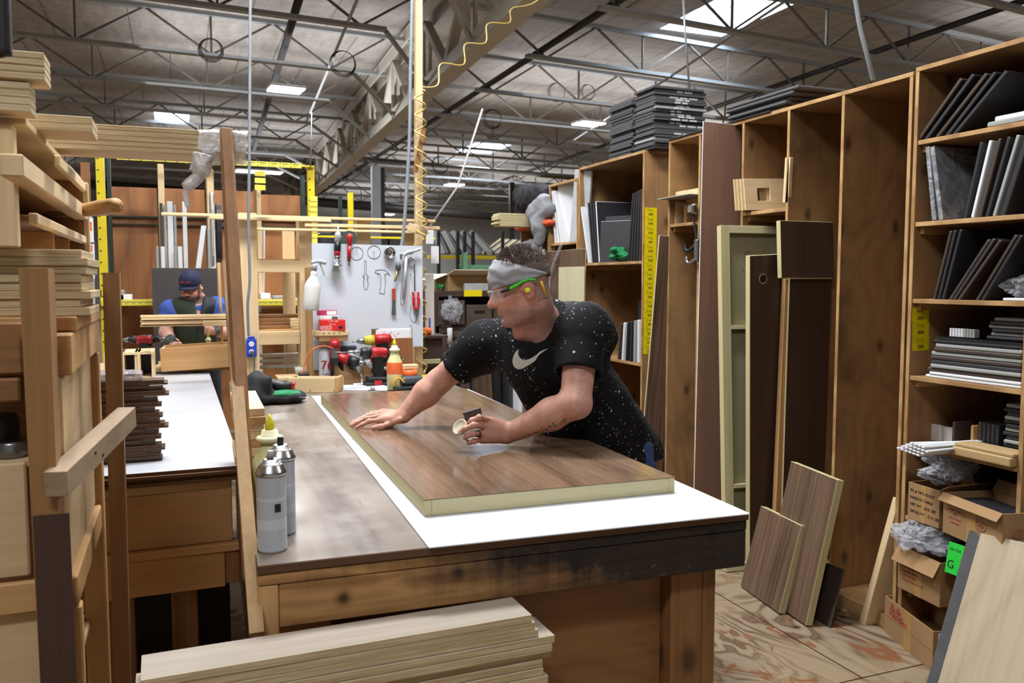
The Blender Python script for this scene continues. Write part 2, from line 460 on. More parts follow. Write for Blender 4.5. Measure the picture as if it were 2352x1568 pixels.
for k,s in enumerate(SKY):
    b=MB();z1=6.25
    for (x0,x1,y0,y1) in ((s[0]-.02,s[0],s[2],s[3]),(s[1],s[1]+.02,s[2],s[3]),(s[0],s[1],s[2]-.02,s[2]),(s[0],s[1],s[3],s[3]+.02)): b.box(x0,x1,y0,y1,ZC-.0,z1)
    w=setm(b.build('window_%d'%(k+1),mw))
    b=MB();N=8
    for i in range(N):
        for j in range(N):
            q=[]
            for (u,v) in ((i,j),(i,j+1),(i+1,j+1),(i+1,j)):
                a,c=u/N,v/N;q.append((s[0]+(s[1]-s[0])*a,s[2]+(s[3]-s[2])*c,z1+.35*(1-(2*a-1)**2)*(1-(2*c-1)**2)))
            b.add(q,[(0,1,2,3)],0,True)
    b.build('dome_pane',me_,w)
mwall=plain('painted_block_wall','B9BBBA',.7,var=.04,vs=3)
for nm,bx in (('wall_back',(-16,26,43,43.3)),('wall_left',(-16.3,-16,-5,43)),('wall_right',(26,26.3,-5,43)),('wall_front',(-16,26,-5.3,-5))):
    b=MB();b.box(*bx,0,6.6);setm(b.build(nm,mwall))
# ---- steel ----
M_steel=plain('grey_painted_joist_steel','9A9D9E',.45,.25,.08,6)
M_steeld=plain('dull_brown_web_steel','6C665E',.5,.2,.12,8)
M_gird=plain('cream_painted_girder','B5AFA3',.5,0,.06,3)
M_dark=plain('black_pipe_steel','2E2C2B',.45,.3,.15,9)
M_galv=plain('galvanised_steel','9DA0A1',.4,.6,.1,14)
def joist(name,L,label,flip):
    """local +x along the joist, z=0 at underside; depth .66"""
    o=thing(name,label,'roof joist',Matrix(),'steel bar joists under the roof');HASKIDS.add(o.name)
    b=MB();b.box(-1.15,L,-.055,-.012,.60,.66);b.box(-1.15,L,.012,.055,.60,.66);b.box(-1.15,L,-.06,.06,.655,.664);b.build('top_chord',M_steel,o)
    b=MB();b.box(0,L,-.055,-.012,0,.05);b.box(0,L,.012,.055,0,.05);b.box(0,L,-.06,.06,-.004,.004);b.build('bottom_chord',M_steel,o)
    p=1.85;n=int(L/p);d1=d2=d3=None
    def bar(a,c,ref,nm):
        if ref is None:
            q=MB();q.bar((0,0,0),V(*c)-V(*a),.03,.035,(0,1,0));ref=q.build(nm,M_steeld,o)
        else:
            r=ref.copy();COL.objects.link(r);r.parent=o
            r.location=a;return ref
        ref.location=a;return ref
    for i in range(n+1):
        x=.35+i*p
        d1=bar((x,0,.03),(x-p/2,0,.62),d1,'web_diagonal')
        if x+p/2<L: d2=bar((x,0,.03),(x+p/2,0,.62),d2,'web_diagonal')
        if i>0: d3=bar((x,0,.03),(x,0,.62),d3,'web_post')
    return o
ZJ=4.95
ordw=['first','second','third','fourth','fifth','sixth','seventh','eighth','ninth','tenth','eleventh','twelfth','thirteenth','fourteenth','fifteenth','sixteenth']
jr=jl=None
for i in range(13):
    Yr=7.22+2.46*i
    M=T(5.0+.035*i,Yr,ZJ)@RZ(6.5)
    lab='grey steel bar joist right of the cream girder, %s from the front'%ordw[i]
    if jr is None: jr=joist('bar_joist',17,lab,1);jr.matrix_world=M;WM[jr.name]=M
    else: dup(jr,M,lab)
for i in range(13):
    Yl=6.7+2.46*i
    M=T(2.72+.02*i,Yl,ZJ)@RZ(180+4.5)
    lab='grey steel bar joist left of the cream girder, %s from the front'%ordw[i]
    if jl is None: jl=joist('bar_joist',16,lab,1);jl.matrix_world=M;WM[jl.name]=M
    else: dup(jl,M,lab)
# ---- girder ----
g0=AZ(1232,0,4.45);g1=AZ(728,440,4.45);gd=(g1-g0).normalized();gs=g0-gd*5;ge=g1+gd*12
o=thing('roof_girder','cream painted truss girder running away from the camera under the roof','girder',V(gs.x,gs.y,4.45))
for nm,z,hh in (('bottom_chord',4.45,.2),('top_chord',5.52,.2)):
    b=MB()
    for s in (-.11,.11): b.bar(V(gs.x+s,gs.y,z+hh/2),V(ge.x+s,ge.y,z+hh/2),.02,hh)
    b.bar(V(gs.x,gs.y,z+.006+(hh-.012 if z>5 else 0)),V(ge.x,ge.y,z+.006+(hh-.012 if z>5 else 0)),.28,.012);b.build(nm,M_gird,o)
Lg=(ge-gs).length;k=0;d0=1.2
while d0<Lg-2.4:
    a=gs+gd*d0
    for s,dz in ((1.22,1),(-1.22,1)):
        b=MB();q=a+gd*s
        b.bar(V(a.x,a.y,4.62),V(q.x,q.y,5.55),.13,.1);b.build('web_diagonal',M_gird,o)
    b=MB();q=a+gd*1.22
    for s in (-.05,.05): b.bar(V(q.x+s,q.y,4.6),V(q.x+s,q.y,5.55),.04,.09,(0,1,0))
    b.build('web_post',M_gird,o)
    # bracing from the joist ends down to the bottom chord
    d0+=2.46;k+=1
for i in range(1,10):
    Yl=6.7+2.46*i;q=gs+gd*((Yl+.5-gs.y)/gd.y)
    b=MB();b.bar(V(2.72+.02*i,Yl,4.95),V(q.x-.1,q.y+.5,4.5),.05,.05);b.box(q.x-.14,q.x-.08,q.y+.42,q.y+.58,4.46,4.56)
    tag(b.build('girder_brace',M_steel),'grey angle brace from joist end down to the girder, %s from the front'%ordw[i-1],'brace','girder braces')
# ---- pipes ----
def pipe(name,pts,r,mat,label,cat='pipe'):
    b=MB();b.tube(pts,r,8);return tag(b.build(name,mat),label,cat)
pipe('sprinkler_pipe',[(5.25,4,5.08),(5.6,40,5.08)],.05,M_dark,'dark sprinkler pipe along the right ends beside the cream girder')
pipe('sprinkler_pipe',[(10.55,4,5.3),(11.9,40,5.3)],.05,M_dark,'dark sprinkler pipe far to the right above the tall cabinets')
p0=AZ(680,20,5.25);p1=AZ(572,380,5.25);pipe('sprinkler_pipe',[p0-(p1-p0)*.3,p1+(p1-p0)*.3],.06,M_dark,'dark sprinkler pipe left of the girder passing above the hanging lamp')
a=AY(600,346,26);c=AY(1400,415,26);pipe('cross_pipe',[a-(c-a)*.6,c+(c-a)*1.],.09,M_steeld,'brown cross pipe spanning the hall below the far joists')
a=AY(240,425,30);c=AY(1180,500,30);pipe('cross_pipe',[a-(c-a)*.4,c+(c-a)*.8],.16,M_dark,'thick dark duct pipe low across the far end of the hall')
for i,(x0,y0,x1,y1) in enumerate(((820,0,720,240),(1350,300,1640,110))):
    a,c=AZ(x0,y0,4.97),AZ(x1,y1,4.97)
    b=MB();b.bar(a-(c-a)*.2,c+(c-a)*.3,.04,.02);tag(b.build('conduit_strip',M_galv),['perforated grey strut left of the girder below the joists','thin grey strut slanting below joists right of the girder'][i],'strut')
# cable loops hung on the joists
for i,(x,y,rr,Y) in enumerate(((485,112,20,9.5),(789,144,25,12),(1280,211,20,16),(1352,211,17,16),(1133,272,20,13),(1012,378,18,21))):
    c=AY(x,y,Y);R_=rr*Y/1930*1.02;b=MB()
    for e in range(3): b.tube([c+V(math.cos(t)*(R_+.012*e),.03*e,math.sin(t)*(R_+.01*e)) for t in [k*math.pi/12 for k in range(24)]],.006,5,closed=True)
    tag(b.build('cable_loop',M_dark),['coiled black cable on the joist above the left stacks','coiled black cable on joist end left of the girder','small coiled cable left of the bright double lamp','coiled pale cable above the bright double lamp','hanging black cable coil right of the yellow hose','distant cable coil on joist beside the wooden post'][i],'cable')
# ---- lamps ----
M_led=emit('led_lamp_diffuser','F4F8FF',26);M_lampb=plain('white_lamp_housing','D5D7D8',.4,0,.03)
LAMPS=[]
def lamp(p,label,yaw=0,w=.62,e=0):
    M=T(*p)@RZ(yaw);o=thing('ceiling_lamp',label,'lamp',M,'led lamps under the roof')
    for s in (-1,1):
        b=MB();b.box(-w/2,w/2,s*.14-.1,s*.14+.1,.02,.06,.005,M=M);b.build('housing',M_lampb,o)
        b=MB();b.box(-w/2+.02,w/2-.02,s*.14-.09,s*.14+.09,0,.02,.005,M=M);b.build('diffuser',M_led,o)
    b=MB()
    for sx in (-.3,.3): b.tube([(sx,-.2,.06),(sx*.3,0,.26),(sx,.2,.06)],.004,5,M if False else 0)
    for i,v in enumerate(b.v): b.v[i]=M@v
    b.build('hanger_wire',M_galv,o);LAMPS.append(p);return o
lamp(AZ(657,208,4.9),'bright lamp with wire hangers left of the girder, largest on the left',5)
lamp(AZ(1352,286,4.9),'bright double lamp left of the tall dark panel stack',7)
lamp(AZ(1043,426,4.8),'small far lamp above the man in the headband',7)
lamp(AZ(887,493,4.62),'tiny farthest lamp between the white wall board and the girder',7,.7)
lamp(AZ(595,396,4.6),'far lamp glowing behind the yellow rack top beam',5,1.3)
for i,p in enumerate([(.9,5.2,4.9),(5.6,4.6,4.9),(-4.2,6.2,4.9),(1.2,.2,4.9),(8.5,8.3,5.9-1.0),(-5,14.5,4.9)]):
    if i!=4 and i!=5: pass
UNSEEN=[(.5,3.7,4.9),(4.6,6.6,4.9),(-4.,5.2,4.9),(-1.1,-.8,4.9),(5.5,.6,4.9)]  # assumed lamps above the frame, no fixtures; placed to brighten tool board and tables
# ================= MAIN BENCH =================
ZB=.935
W_pine=wood('pine_board','C79C68','A87A48','y',3,10,6,.5,.25,.6,3.0)
W_pinex=wood('pine_board_across','C79C68','A87A48','x',3,10,6,.5,.25,.6,3.0)
W_pinez=wood('pine_post','C79C68','A87A48','z',3,10,6,.5,.25,.6,3.0)
W_pinep=wood('pale_pine_board','E0C79C','C4A272','y',3,12,6,.45,.2,.6,2.2)
W_pinepx=wood('pale_pine_across','E0C79C','C4A272','x',3,12,6,.45,.2,.6,2.2)
W_pinepz=wood('pale_pine_post','E0C79C','C4A272','z',3,12,6,.45,.2,.6,2.2)
W_oldx=wood('old_brown_board_across','9A6F45','6E4A2A','x',3,10,6,.6,.3,.6,2.6,stain=.6)
W_oldz=wood('old_brown_post','96693F','6B4626','z',3,10,6,.6,.3,.6,2.6,stain=.6)
W_plyx=wood('brown_plywood_across','94683F','6F4A2A','x',2,2.2,9,.6,.2,.55,1.6,stain=.5)
W_walnut=wood('walnut_laminate','705947','36271D','y',2.6,8,7,.65,.55,.34,0,.5,'5F4B3D',coat=.15)
W_walnutz=wood('walnut_laminate_upright','6A5443','453428','z',2.2,9,5,.5,.35,.42,0,.4,'5F4B3D')
M_edge=plyedge('pale_edge_banding','CFC399','B5A878','z',30)
M_poplar=wood('poplar_edge','C9BF93','AFA272','y',3,12,3,.4,.2,.6)
M_poplarx=wood('poplar_edge_across','CFC79F','B3A87A','x',3,12,3,.4,.2,.6)
M_white=plain('white_melamine','E6E8EB',.38,0,.02,3)
M_black=plain('black_plastic','17181A',.45,0,.15,30)
M_red=plain('red_plastic','A8161C',.4,0,.1,30)
M_grey=plain('grey_metal','8B8D8F',.3,.85,.1,30)
M_chrome=plain('bright_metal','C6C8CA',.22,1,.05,10)
M_yel=plain('yellow_plastic','E2D21E',.4,0,.06,20)
M_org=plain('orange_tape','E5641E',.45,0,.06,20)
M_paper=plain('white_paper','E9EAEE',.7,0,.03,8)
M_ink=plain('black_ink','15151A',.6)
M_glue=plain('dried_yellow_glue_bottle','D9D59A',.45,0,.12,18)
def bench_top_mat():
    t=NT('worn_bench_laminate');sc=(1,.11,1);co=t.coord(False,sc)
    n=t.noise(co,3.,3,.55,.5);rg=t.math('PINGPONG',t.math('MULTIPLY',n,5.),.5)
    col=t.ramp(rg,[(0,srgb('62574E')),(.25,srgb('786C61')),(.5,srgb('867A6F'))])
    w=t.noise(t.coord(False),5,5,.7);col=t.mix(t.ramp(w,[(.45,(0,0,0)),(.75,(.55,.55,.55))]),col,srgb('A39B93'))
    s=t.noise(t.coord(False,(40,3,1)),1,3,.6);col=t.mix(t.ramp(s,[(.66,(0,0,0)),(.72,(.5,.5,.5))]),col,srgb('3A2F28'))
    t.l(col,t.b.inputs['Base Color']);t.l(t.ramp(w,[(.3,(.28,)*3),(.7,(.42,)*3)]),t.b.inputs['Roughness']);t.P(spec=.5);t.bump(w,.08,.001);return t.m
def apron_mat():
    t=NT('stained_apron_board');co=t.n('ShaderNodeTexCoord').outputs['Object'];sp=t.n('ShaderNodeSeparateXYZ');t.l(co,sp.inputs[0])
    n=t.noise(t.vm('MULTIPLY',co,(.25,3,3)),3,3,.55,.4);rg=t.math('PINGPONG',t.math('MULTIPLY',n,6.),.5)
    col=t.ramp(rg,[(0,srgb('8A6238')),(.5,srgb('B98B57'))])
    cb=t.n('ShaderNodeCombineXYZ');t.l(sp.outputs[0],cb.inputs[0]);t.l(sp.outputs[2],cb.inputs[1]);vo=t.n('ShaderNodeTexVoronoi',voronoi_dimensions='2D');t.l(cb.outputs[0],vo.inputs['Vector']);vo.inputs['Scale'].default_value=5
    col=t.mix(t.ramp(vo.outputs['Distance'],[(.03,(1,1,1)),(.09,(.3,.3,.3)),(.14,(0,0,0))]),col,srgb('4A2C14'))
    st=t.noise(t.vm('MULTIPLY',co,(1,1,2.2)),4.5,6,.68);drip=t.noise(t.vm('MULTIPLY',co,(34,1,1.2)),1,3,.6)
    x=t.math('ADD',t.math('MULTIPLY',sp.outputs[0],.95),t.math('MULTIPLY',t.math('SUBTRACT',st,.25),.8))   # the spilt black stain grows to the right
    z=t.math('MULTIPLY',t.math('SUBTRACT',sp.outputs[2],.86),2.6)
    m=t.math('ADD',t.math('ADD',x,t.math('MULTIPLY',t.math('SUBTRACT',drip,.3),.4)),z)
    col=t.mix(t.ramp(m,[(.52,(0,0,0)),(.78,(.55,.55,.55)),(1.05,(.96,.96,.96))]),col,srgb('17171A'))
    hi=t.noise(co,38,4,.7);col=t.mix(t.math('MULTIPLY',t.ramp(hi,[(.66,(0,0,0)),(.7,(1,1,1))]),.45),col,srgb('8B7A62'))
    t.l(col,t.b.inputs['Base Color']);t.P(rough=.5,spec=.4);t.bump(hi,.2,.002);return t.m
BM=T(.143,1.834,0)@RZ(-2.2);BW=1.24;BL=3.48
def bl(x,y,z=0): return BM@V(x,y,z)
bench=thing('workbench','long wooden workbench with dark worn laminate top and black stained front edge','workbench',BM)
HASKIDS.add(bench.name);mA=apron_mat()
b=MB();b.box(0,BW,0,BL,ZB-.02,ZB,.002,0,1,2,BM);b.build('bench_top',[bench_top_mat(),wood('chipped_top_edge','6B4B33','3A281B','x',3,12,6,.6,.35,.6)],bench)
b=MB();b.box(.0,BW-.003,.004,BL,ZB-.047,ZB-.0205,.003,0,None,2,BM);b.build('under_layer',mA,bench)
b=MB();b.box(.045,BW-.004,.006,.044,ZB-.145,ZB-.0475,.003,0,None,2,BM);ap=b.build('apron_board',mA,bench)
b=MB();b.box(.0,.044,.006,.10,ZB-.16,ZB-.0475,.003,M=BM);b.build('corner_post',W_pinez,bench)
b=MB();b.box(.045,.16,.05,.09,ZB-.22,ZB-.1455,.002,M=BM);b.build('under_block',W_pinex,bench)
for x0,x1 in ((1.04,1.135),):
    b=MB();b.box(x0,x1,.05,.14,0,ZB-.146,.003,M=BM);b.build('leg',W_oldz,bench)
    b=MB();b.box(x1+.001,x1+.04,.05,.14,0,ZB-.146,.003,M=BM);b.build('leg',W_oldz,bench)
b=MB();b.box(.05,.14,.055,.14,0,ZB-.222,.003,M=BM);b.build('leg',W_oldz,bench)
for x0,x1 in ((.05,.14),(1.04,1.135)):
    b=MB();b.box(x0,x1,BL-.14,BL-.05,0,ZB-.05,.003,M=BM);b.build('leg',W_oldz,bench)
b=MB();b.box(.16,1.038,.10,.118,.30,ZB-.146,.002,M=BM);b.build('lower_board',W_plyx,bench)
b=MB();b.box(.16,1.038,.085,.12,.18,.295,.002,M=BM);b.build('lower_rail',W_oldx,bench)
b=MB();b.box(.14,1.1,.16,BL-.15,.2,.22,.002,M=BM);b.build('lower_shelf_board',W_plyx,bench)
b=MB();b.box(1.10,1.12,.2,BL-.2,.22,ZB-.05,.002,M=BM);b.build('side_board',W_oldx,bench)
b=MB();b.box(.02,.04,.16,BL-.2,.02,ZB-.05,.002,M=BM);b.build('side_board',W_oldx,bench)  # left board added to hide bright floor and keep the gap dark
# white sheet and the door leaf being wiped
p,q,r_=AZ(985,1257,ZB+.004),AZ(1701,1169,ZB+.004),AZ(715,909,ZB+.004)
sh=plank('white_laminate_sheet',V(p.x,p.y,ZB+.0005),q-p,r_-p,.004,plain('white_sheet_laminate','CDD0D6',.4,0,.02,3))
tag(sh,'large white laminate sheet lying flat on the workbench under the walnut slab','sheet')
p,q,r_=AZ(975,1146,.9855),AZ(1550,1094,.9855),AZ(740,905,.9855)
DM=frame(V(p.x,p.y,ZB+.005),q-p,r_-p);DW=(q-p).length;DL=(r_-p).length
door=thing('walnut_slab','large walnut faced slab with pale greenish wood edges being wiped by the man','slab',DM);HASKIDS.add(door.name)
b=MB();b.box(.02,DW-.02,.02,DL-.02,0,.042,.001,M=DM);b.build('core',M_poplar,door)
b=MB();b.box(0,.019,0,DL,0,.0422,.0012,M=DM);b.build('long_edge_strip',M_poplar,door)
b=MB();b.box(DW-.019,DW,0,DL,0,.0422,.0012,M=DM);b.build('long_edge_strip',M_poplar,door)
b=MB();b.box(.0195,DW-.0195,0,.019,0,.0422,.0012,M=DM);b.build('short_edge_strip',M_poplarx,door)
b=MB();b.box(.0195,DW-.0195,DL-.019,DL,0,.0422,.0012,M=DM);b.build('short_edge_strip',M_poplarx,door)
M_face=None
def face_mat():
    t=NT('walnut_door_face');co=t.coord(False,(1,.12,1));n=t.noise(co,3.4,3,.6,.7);rg=t.math('PINGPONG',t.math('MULTIPLY',n,5.),.5)
    col=t.ramp(rg,[(0,srgb('55412F')),(.22,srgb('735A46')),(.5,srgb('826852'))])
    f=t.noise(t.coord(False,(70,2.2,1)),1,3,.7);col=t.mix(.4,col,t.ramp(f,[(.3,srgb('503F31')),(.65,srgb('8C745F'))]))
    d=t.noise(t.coord(False,(1,.45,1)),5,5,.7);col=t.mix(t.ramp(d,[(.6,(0,0,0)),(.75,(.6,.6,.6))]),col,srgb('3F3027'))
    t.l(col,t.b.inputs['Base Color']);sm=t.noise(t.coord(False,(1,.5,1)),4,3);t.l(t.ramp(sm,[(.3,(.13,)*3),(.7,(.2,)*3)]),t.b.inputs['Roughness'])
    t.P(spec=.45,coat=.15);t.b.inputs['Coat Roughness'].default_value=.09;t.bump(f,.12,.001);return t.m
b=MB();b.box(-.0008,DW+.0008,-.0008,DL+.0008,.0425,.0442,.0004,M=DM);b.build('veneer_face',face_mat(),door)
ZD=ZB+.005+.0442
# ---------- spray cans, glue, blocks ----------
def can(c,label,yaw,nozzle,mat_noz,body,h=.20,r=.033,txt=None):
    M=T(*c)@RZ(yaw);o=thing('spray_can',label,'spray can',M);HASKIDS.add(o.name)
    b=MB();b.lathe([(r*.93,0),(r,.004),(r,.012),(r*.985,.014),(r*.985,h-.034),(r,h-.030),(r,h-.024)],28,0,M);b.build('body',body,o)
    b=MB();b.lathe([(r*1.06,h-.026),(r*1.08,h-.021),(r*1.0,h-.017),(r*.82,h-.004),(r*.62,h+.004),(r*.58,h+.002),(r*.5,h+.009),(r*.46,h+.009)],28,0,M);b.build('dome',M_chrome,o)
    b=MB();b.lathe([(.0075,h+.008),(.0075,h+.026),(.006,h+.028)],12,0,M)
    b.build('nozzle',mat_noz,o);return o
def label_mat(name,base,seed):
    t=NT(name);co=t.n('ShaderNodeTexCoord').outputs['Object'];sp=t.n('ShaderNodeSeparateXYZ');t.l(co,sp.inputs[0])
    an=t.math('ARCTAN2',sp.outputs[1],sp.outputs[0]);cv=t.n('ShaderNodeCombineXYZ');t.l(t.math('MULTIPLY',an,14.),cv.inputs[0]);t.l(t.math('MULTIPLY',sp.outputs[2],60.+seed),cv.inputs[1])
    nz=t.noise(cv.outputs[0],7,3,.8);row=t.math('SINE',t.math('MULTIPLY',sp.outputs[2],1800.))
    band=t.noise(t.vm('MULTIPLY',co,(0,0,1)),22,1)
    m=t.math('MULTIPLY',t.math('GREATER_THAN',row,.1),t.math('GREATER_THAN',nz,.44));m=t.math('MULTIPLY',m,t.math('GREATER_THAN',band,.45))
    t.l(t.mix(t.math('MULTIPLY',m,.55),srgb(base),srgb('5A6270')),t.b.inputs['Base Color']);t.P(rough=.32,spec=.5,metal=.1);return t.m
L1=label_mat('white_can_label','C9CED6',0)
c1=AZ(626,1262,ZB);can(c1,'nearest white spray can with grey nozzle by the bench front corner',20,.0,plain('grey_nozzle','B9B4B2',.5),L1)
b=MB();M=T(*c1)@RZ(-72);b.box(.0325,.0335,-.007,.007,.094,.112,.0002,M=M)
sq=b.build('label_mark',M_ink,bpy.data.objects['spray_can'])
c2=AZ(642,1238,ZB)+V(.012,.05,0);can(c2,'white spray can with black nozzle, just behind the nearest can',50,.0,M_black,label_mat('grey_can_label','BFC5D0',9),.207)
def glue_bottle(c,label,h,r,band=None,mat=M_glue,tip=M_yel):
    M=T(*c);o=thing('glue_bottle',label,'glue bottle',M);HASKIDS.add(o.name);s=h/.27
    b=MB();zz=[(r*.92,0),(r,.006),(r,.14*s),(r*.96,.155*s),(r*.72,.178*s),(r*.5,.2*s),(r*.44,.212*s)]
    b.lathe(zz,28,0,M);b.build('body',mat,o)
    b=MB();b.lathe([(r*.47,.212*s),(r*.66,.216*s),(r*.68,.224*s),(r*.6,.228*s),(r*.42,.231*s),(r*.4,.243*s),(r*.3,.245*s)],24,0,M);b.build('collar',plain('pale_yellow_collar','E5E1B8',.45,0,.08,30),o)
    b=MB();b.lathe([(r*.24,.245*s),(r*.22,.262*s),(r*.1,.275*s),(r*.05,.285*s)],14,0,M);b.build('tip',tip,o)
    if band:
        b=MB();b.lathe([(r*1.004,.088*s),(r*1.02,.092*s),(r*1.02,.145*s),(r*.985,.152*s)],28,0,M,False);b.build('tape_band',band,o)
    return o
g=AZ(624,1200,ZB);glue_bottle((g.x,g.y+.0,ZB),'large yellow glue bottle behind the two spray cans',.262,.05)
g=AZ(907,895,ZB+.003);glue_bottle((g.x,g.y,ZB+.005),'pale glue bottle with an orange band at the far end of the workbench',.27,.043,plain('orange_band','D8622C',.5,0,.12,30),plain('glue_smeared_bottle','C8C38C',.4,0,.35,14))
# stacked wood blocks at the left edge
q=AZ(590,1082,ZB)
for i in range(8):
    random.seed(20+i);dx=random.uniform(-.006,.006);dy=random.uniform(-.012,.012)
    p=V(q.x-.062+dx,q.y+dy,ZB+.0005+i*.0252)
    w=plank('wood_block',p,(.089,-.002,0),(.01,.46 if i>5 else .3,0),.0248,W_pinep if i%3 else W_pine);tag(w,'short pine block stacked at the left workbench edge, %s from the bottom'%ordw[i],'block','pine blocks at the left bench edge')
# ================= BENCH BACK: tools =================
def drill(M,label,c_body=M_red,c_dark=M_black,bit=.10,shroud=True,batt=True,scale=1.,txt=None,nose=None,nosew=1.):
    M=M@Matrix.Scale(scale,4);o=thing('cordless_drill',label,'drill',M);HASKIDS.add(o.name)
    b=MB();R=M@RY(90)   # lathe axis along +x
    b.lathe([(.012,-.085),(.026,-.08),(.030,-.06),(.031,-.02),(.031,.02)],20,0,R);b.build('motor_housing',c_body,o)
    b=MB();b.lathe([(.0305,.02),(.031,.05),(.027,.068),(.02,.08)],20,0,R);b.build('gear_nose',nose or c_dark,o)
    b=MB();b.lathe([(.017,.08),(.019,.085),(.017,.105),(.010,.118),(.006,.122)],16,0,R);b.build('chuck',M_grey if shroud else c_dark,o)
    if bit:
        b=MB();b.tube([M@V(.12,0,0),M@V(.12+bit,0,0)],.0035*scale,6);b.build('bit',M_grey,o)
    b=MB();P=[(-.055,-.02),(.005,-.02),(.0,-.05),(-.012,-.115),(-.012,-.14),(-.06,-.14),(-.062,-.1),(-.06,-.05)]
    b.prism([(x,z) for x,z in P],.036,0,None,M@T(0,.018,0)@RX(90));b.build('grip',c_dark,o)
    b=MB();b.box(.002,.014,-.006,.006,-.055,-.03,.003,M=M);b.build('trigger',c_body,o)
    if batt:
        b=MB();b.box(-.085,.035,-.034,.034,-.165,-.138,.008,M=M);b.box(-.085,.045,-.036,.036,-.195,-.166,.008,M=M);b.build('battery',c_dark,o)
        b=MB();b.box(-.05,.0,-.0365,.0365,-.188,-.158,.004,M=M);b.build('battery_stripe',c_body,o)
    if txt: text('lettering',txt,M@T(-.02,-.0325,.006)@RX(90)@RY(0),.022,plain('white_print','F0F0F0',.5),o,.0006)
    return o
def at(px,py,Y): return AY(px,py,Y)
# ---- white tool board ----
YT=5.02
TB0=at(714,905,YT);a=at(716,558,YT);c=at(970,562,YT);c2=at(968,795,YT)
tbx0,tbx1,tbz1=a.x,c.x,a.z;tbz0=c2.z
Mt=Matrix.Translation(V(tbx0,YT,0))
tb=thing('tool_board','white tool board with drawn tool outlines standing at the far end of the workbench','tool board',V(tbx0,YT,tbz0))
Wd=tbx1-tbx0
nx0=at(853,755,YT).x;nx1=at(947,755,YT).x;nz=at(900,754,YT).z
b=MB();poly=[(tbx0,ZB+.08),(nx0,ZB+.08),(nx0,nz),(nx1,nz),(nx1,tbz0),(tbx1,tbz0),(tbx1,tbz1-.008),(tbx0,tbz1)]
b.prism(poly,.012,0,None,T(0,YT+.012,0)@RX(90));b.build('board',plain('white_tool_board','CBD1D9',.45,0,.02,3),tb)
YF=YT-.0012   # face of the board
def outline(pts,name='drawn_outline'):
    b=MB();b.tube([V(at(x,y,YT).x,YF,at(x,y,YT).z) for x,y in pts],.0012,4);return b.build(name,M_ink,tb)
outline([(819+15*math.cos(t*.35),582+15*math.sin(t*.35)) for t in range(19)])
outline([(859+15*math.cos(t*.35),579+15*math.sin(t*.35)) for t in range(19)])
outline([(837,599),(841,599),(841,630),(846,634),(843,640),(846,655),(842,665),(838,664),(834,652),(836,640),(833,634),(837,630),(837,599)])
outline([(861,626),(862,621),(874,619),(884,620),(892,627),(896,634),(890,628),(884,630),(885,650),(883,675),(879,674),(871,673),(874,660),(875,640),(873,629),(861,626)])
outline([(928,596),(924,640),(920,680),(921,700),(928,697),(930,660),(934,610)])
outline([(944,700),(941,720),(944,735),(952,742),(958,730)])
def peg(x,y):
    p=at(x,y,YT);b=MB();b.tube([V(p.x,YT,p.z),V(p.x,YT-.02,p.z)],.002,6);b.build('peg',M_dark,tb)
for x,y in ((819,572),(858,579),(836,636),(845,636),(868,630),(884,630),(943,630),(943,747),(776,612)): peg(x,y)
def hung(px,py): p=at(px,py,YT);return V(p.x,YT-.004,p.z)
def hm(px,py,tilt=0): p=hung(px,py);return T(p.x,p.y,p.z)@RY(tilt)
# die grinder
M=hm(774,528,3);o=thing('air_die_grinder','grey and red air grinder hanging at the upper left of the white tool board','grinder',M)
b=MB();b.lathe([(.004,.02),(.006,0),(.008,-.012),(.018,-.02),(.019,-.075)],16,0,M@T(0,-.03,0));b.build('body',plain('pale_grey_metal','B8BABC',.35,.4),o)
b=MB();b.lathe([(.0195,-.07),(.020,-.125)],16,0,M@T(0,-.03,0));b.build('grip',M_black,o)
b=MB();b.lathe([(.019,-.12),(.018,-.15)],16,0,M@T(0,-.03,0));b.build('collar',M_red,o)
b=MB();b.lathe([(.014,-.15),(.021,-.16),(.012,-.175),(.02,-.18),(.013,-.2),(.034,-.208),(.034,-.213)],20,0,M@T(0,-.03,0));b.build('chuck',M_chrome,o)
# sanding disc behind red driver
M=hm(803,548,0);b=MB();b.lathe([(.048,0),(.048,.004)],28,0,M@T(0,.02,0)@RX(90));tag(b.build('sanding_disc',plain('dark_green_abrasive','3C4A42',.9)),'round dark green sanding disc behind the red tool on the tool board','disc')
M=hm(801,541,0);o=thing('air_ratchet','red handled air tool hanging on the white tool board','air tool',M)
b=MB();b.lathe([(.008,.01),(.018,.005),(.019,-.02),(.013,-.05),(.0105,-.06)],14,0,M@T(0,-.02,0));b.build('head',M_red,o)
b=MB();b.lathe([(.0105,-.06),(.0115,-.1),(.010,-.15)],14,0,M@T(0,-.02,0)@RY(2));b.build('handle',M_red,o)
b=MB();b.lathe([(.006,-.15),(.006,-.175),(.003,-.178)],10,0,M@T(0,-.02,0)@RY(2));b.build('inlet',M_grey,o)
M=hm(893,580,0)@T(0,-.002,0)@RX(90);o=thing('hole_saw','round steel hole saw hung at the top of the white tool board','hole saw',M)
b=MB();b.lathe([(.012,0),(.032,0),(.0335,.003),(.0335,.028),(.031,.028),(.031,.006),(.013,.006)],28,0,M,False);b.build('cup',M_chrome,o)
b=MB();b.lathe([(.012,0),(.012,.014),(.005,.016)],12,0,M);b.build('arbor',M_grey,o)
M=hm(929,585,0);o=thing('caulking_gun','silver aluminium gun with a long barrel hanging on the tool board','caulking gun',M)
b=MB();b.tube([M@V(.004,-.025,-.01),M@V(-.016,-.025,-.27)],.011,14);b.build('barrel',plain('brushed_aluminium','C3C6CA',.35,.6),o)
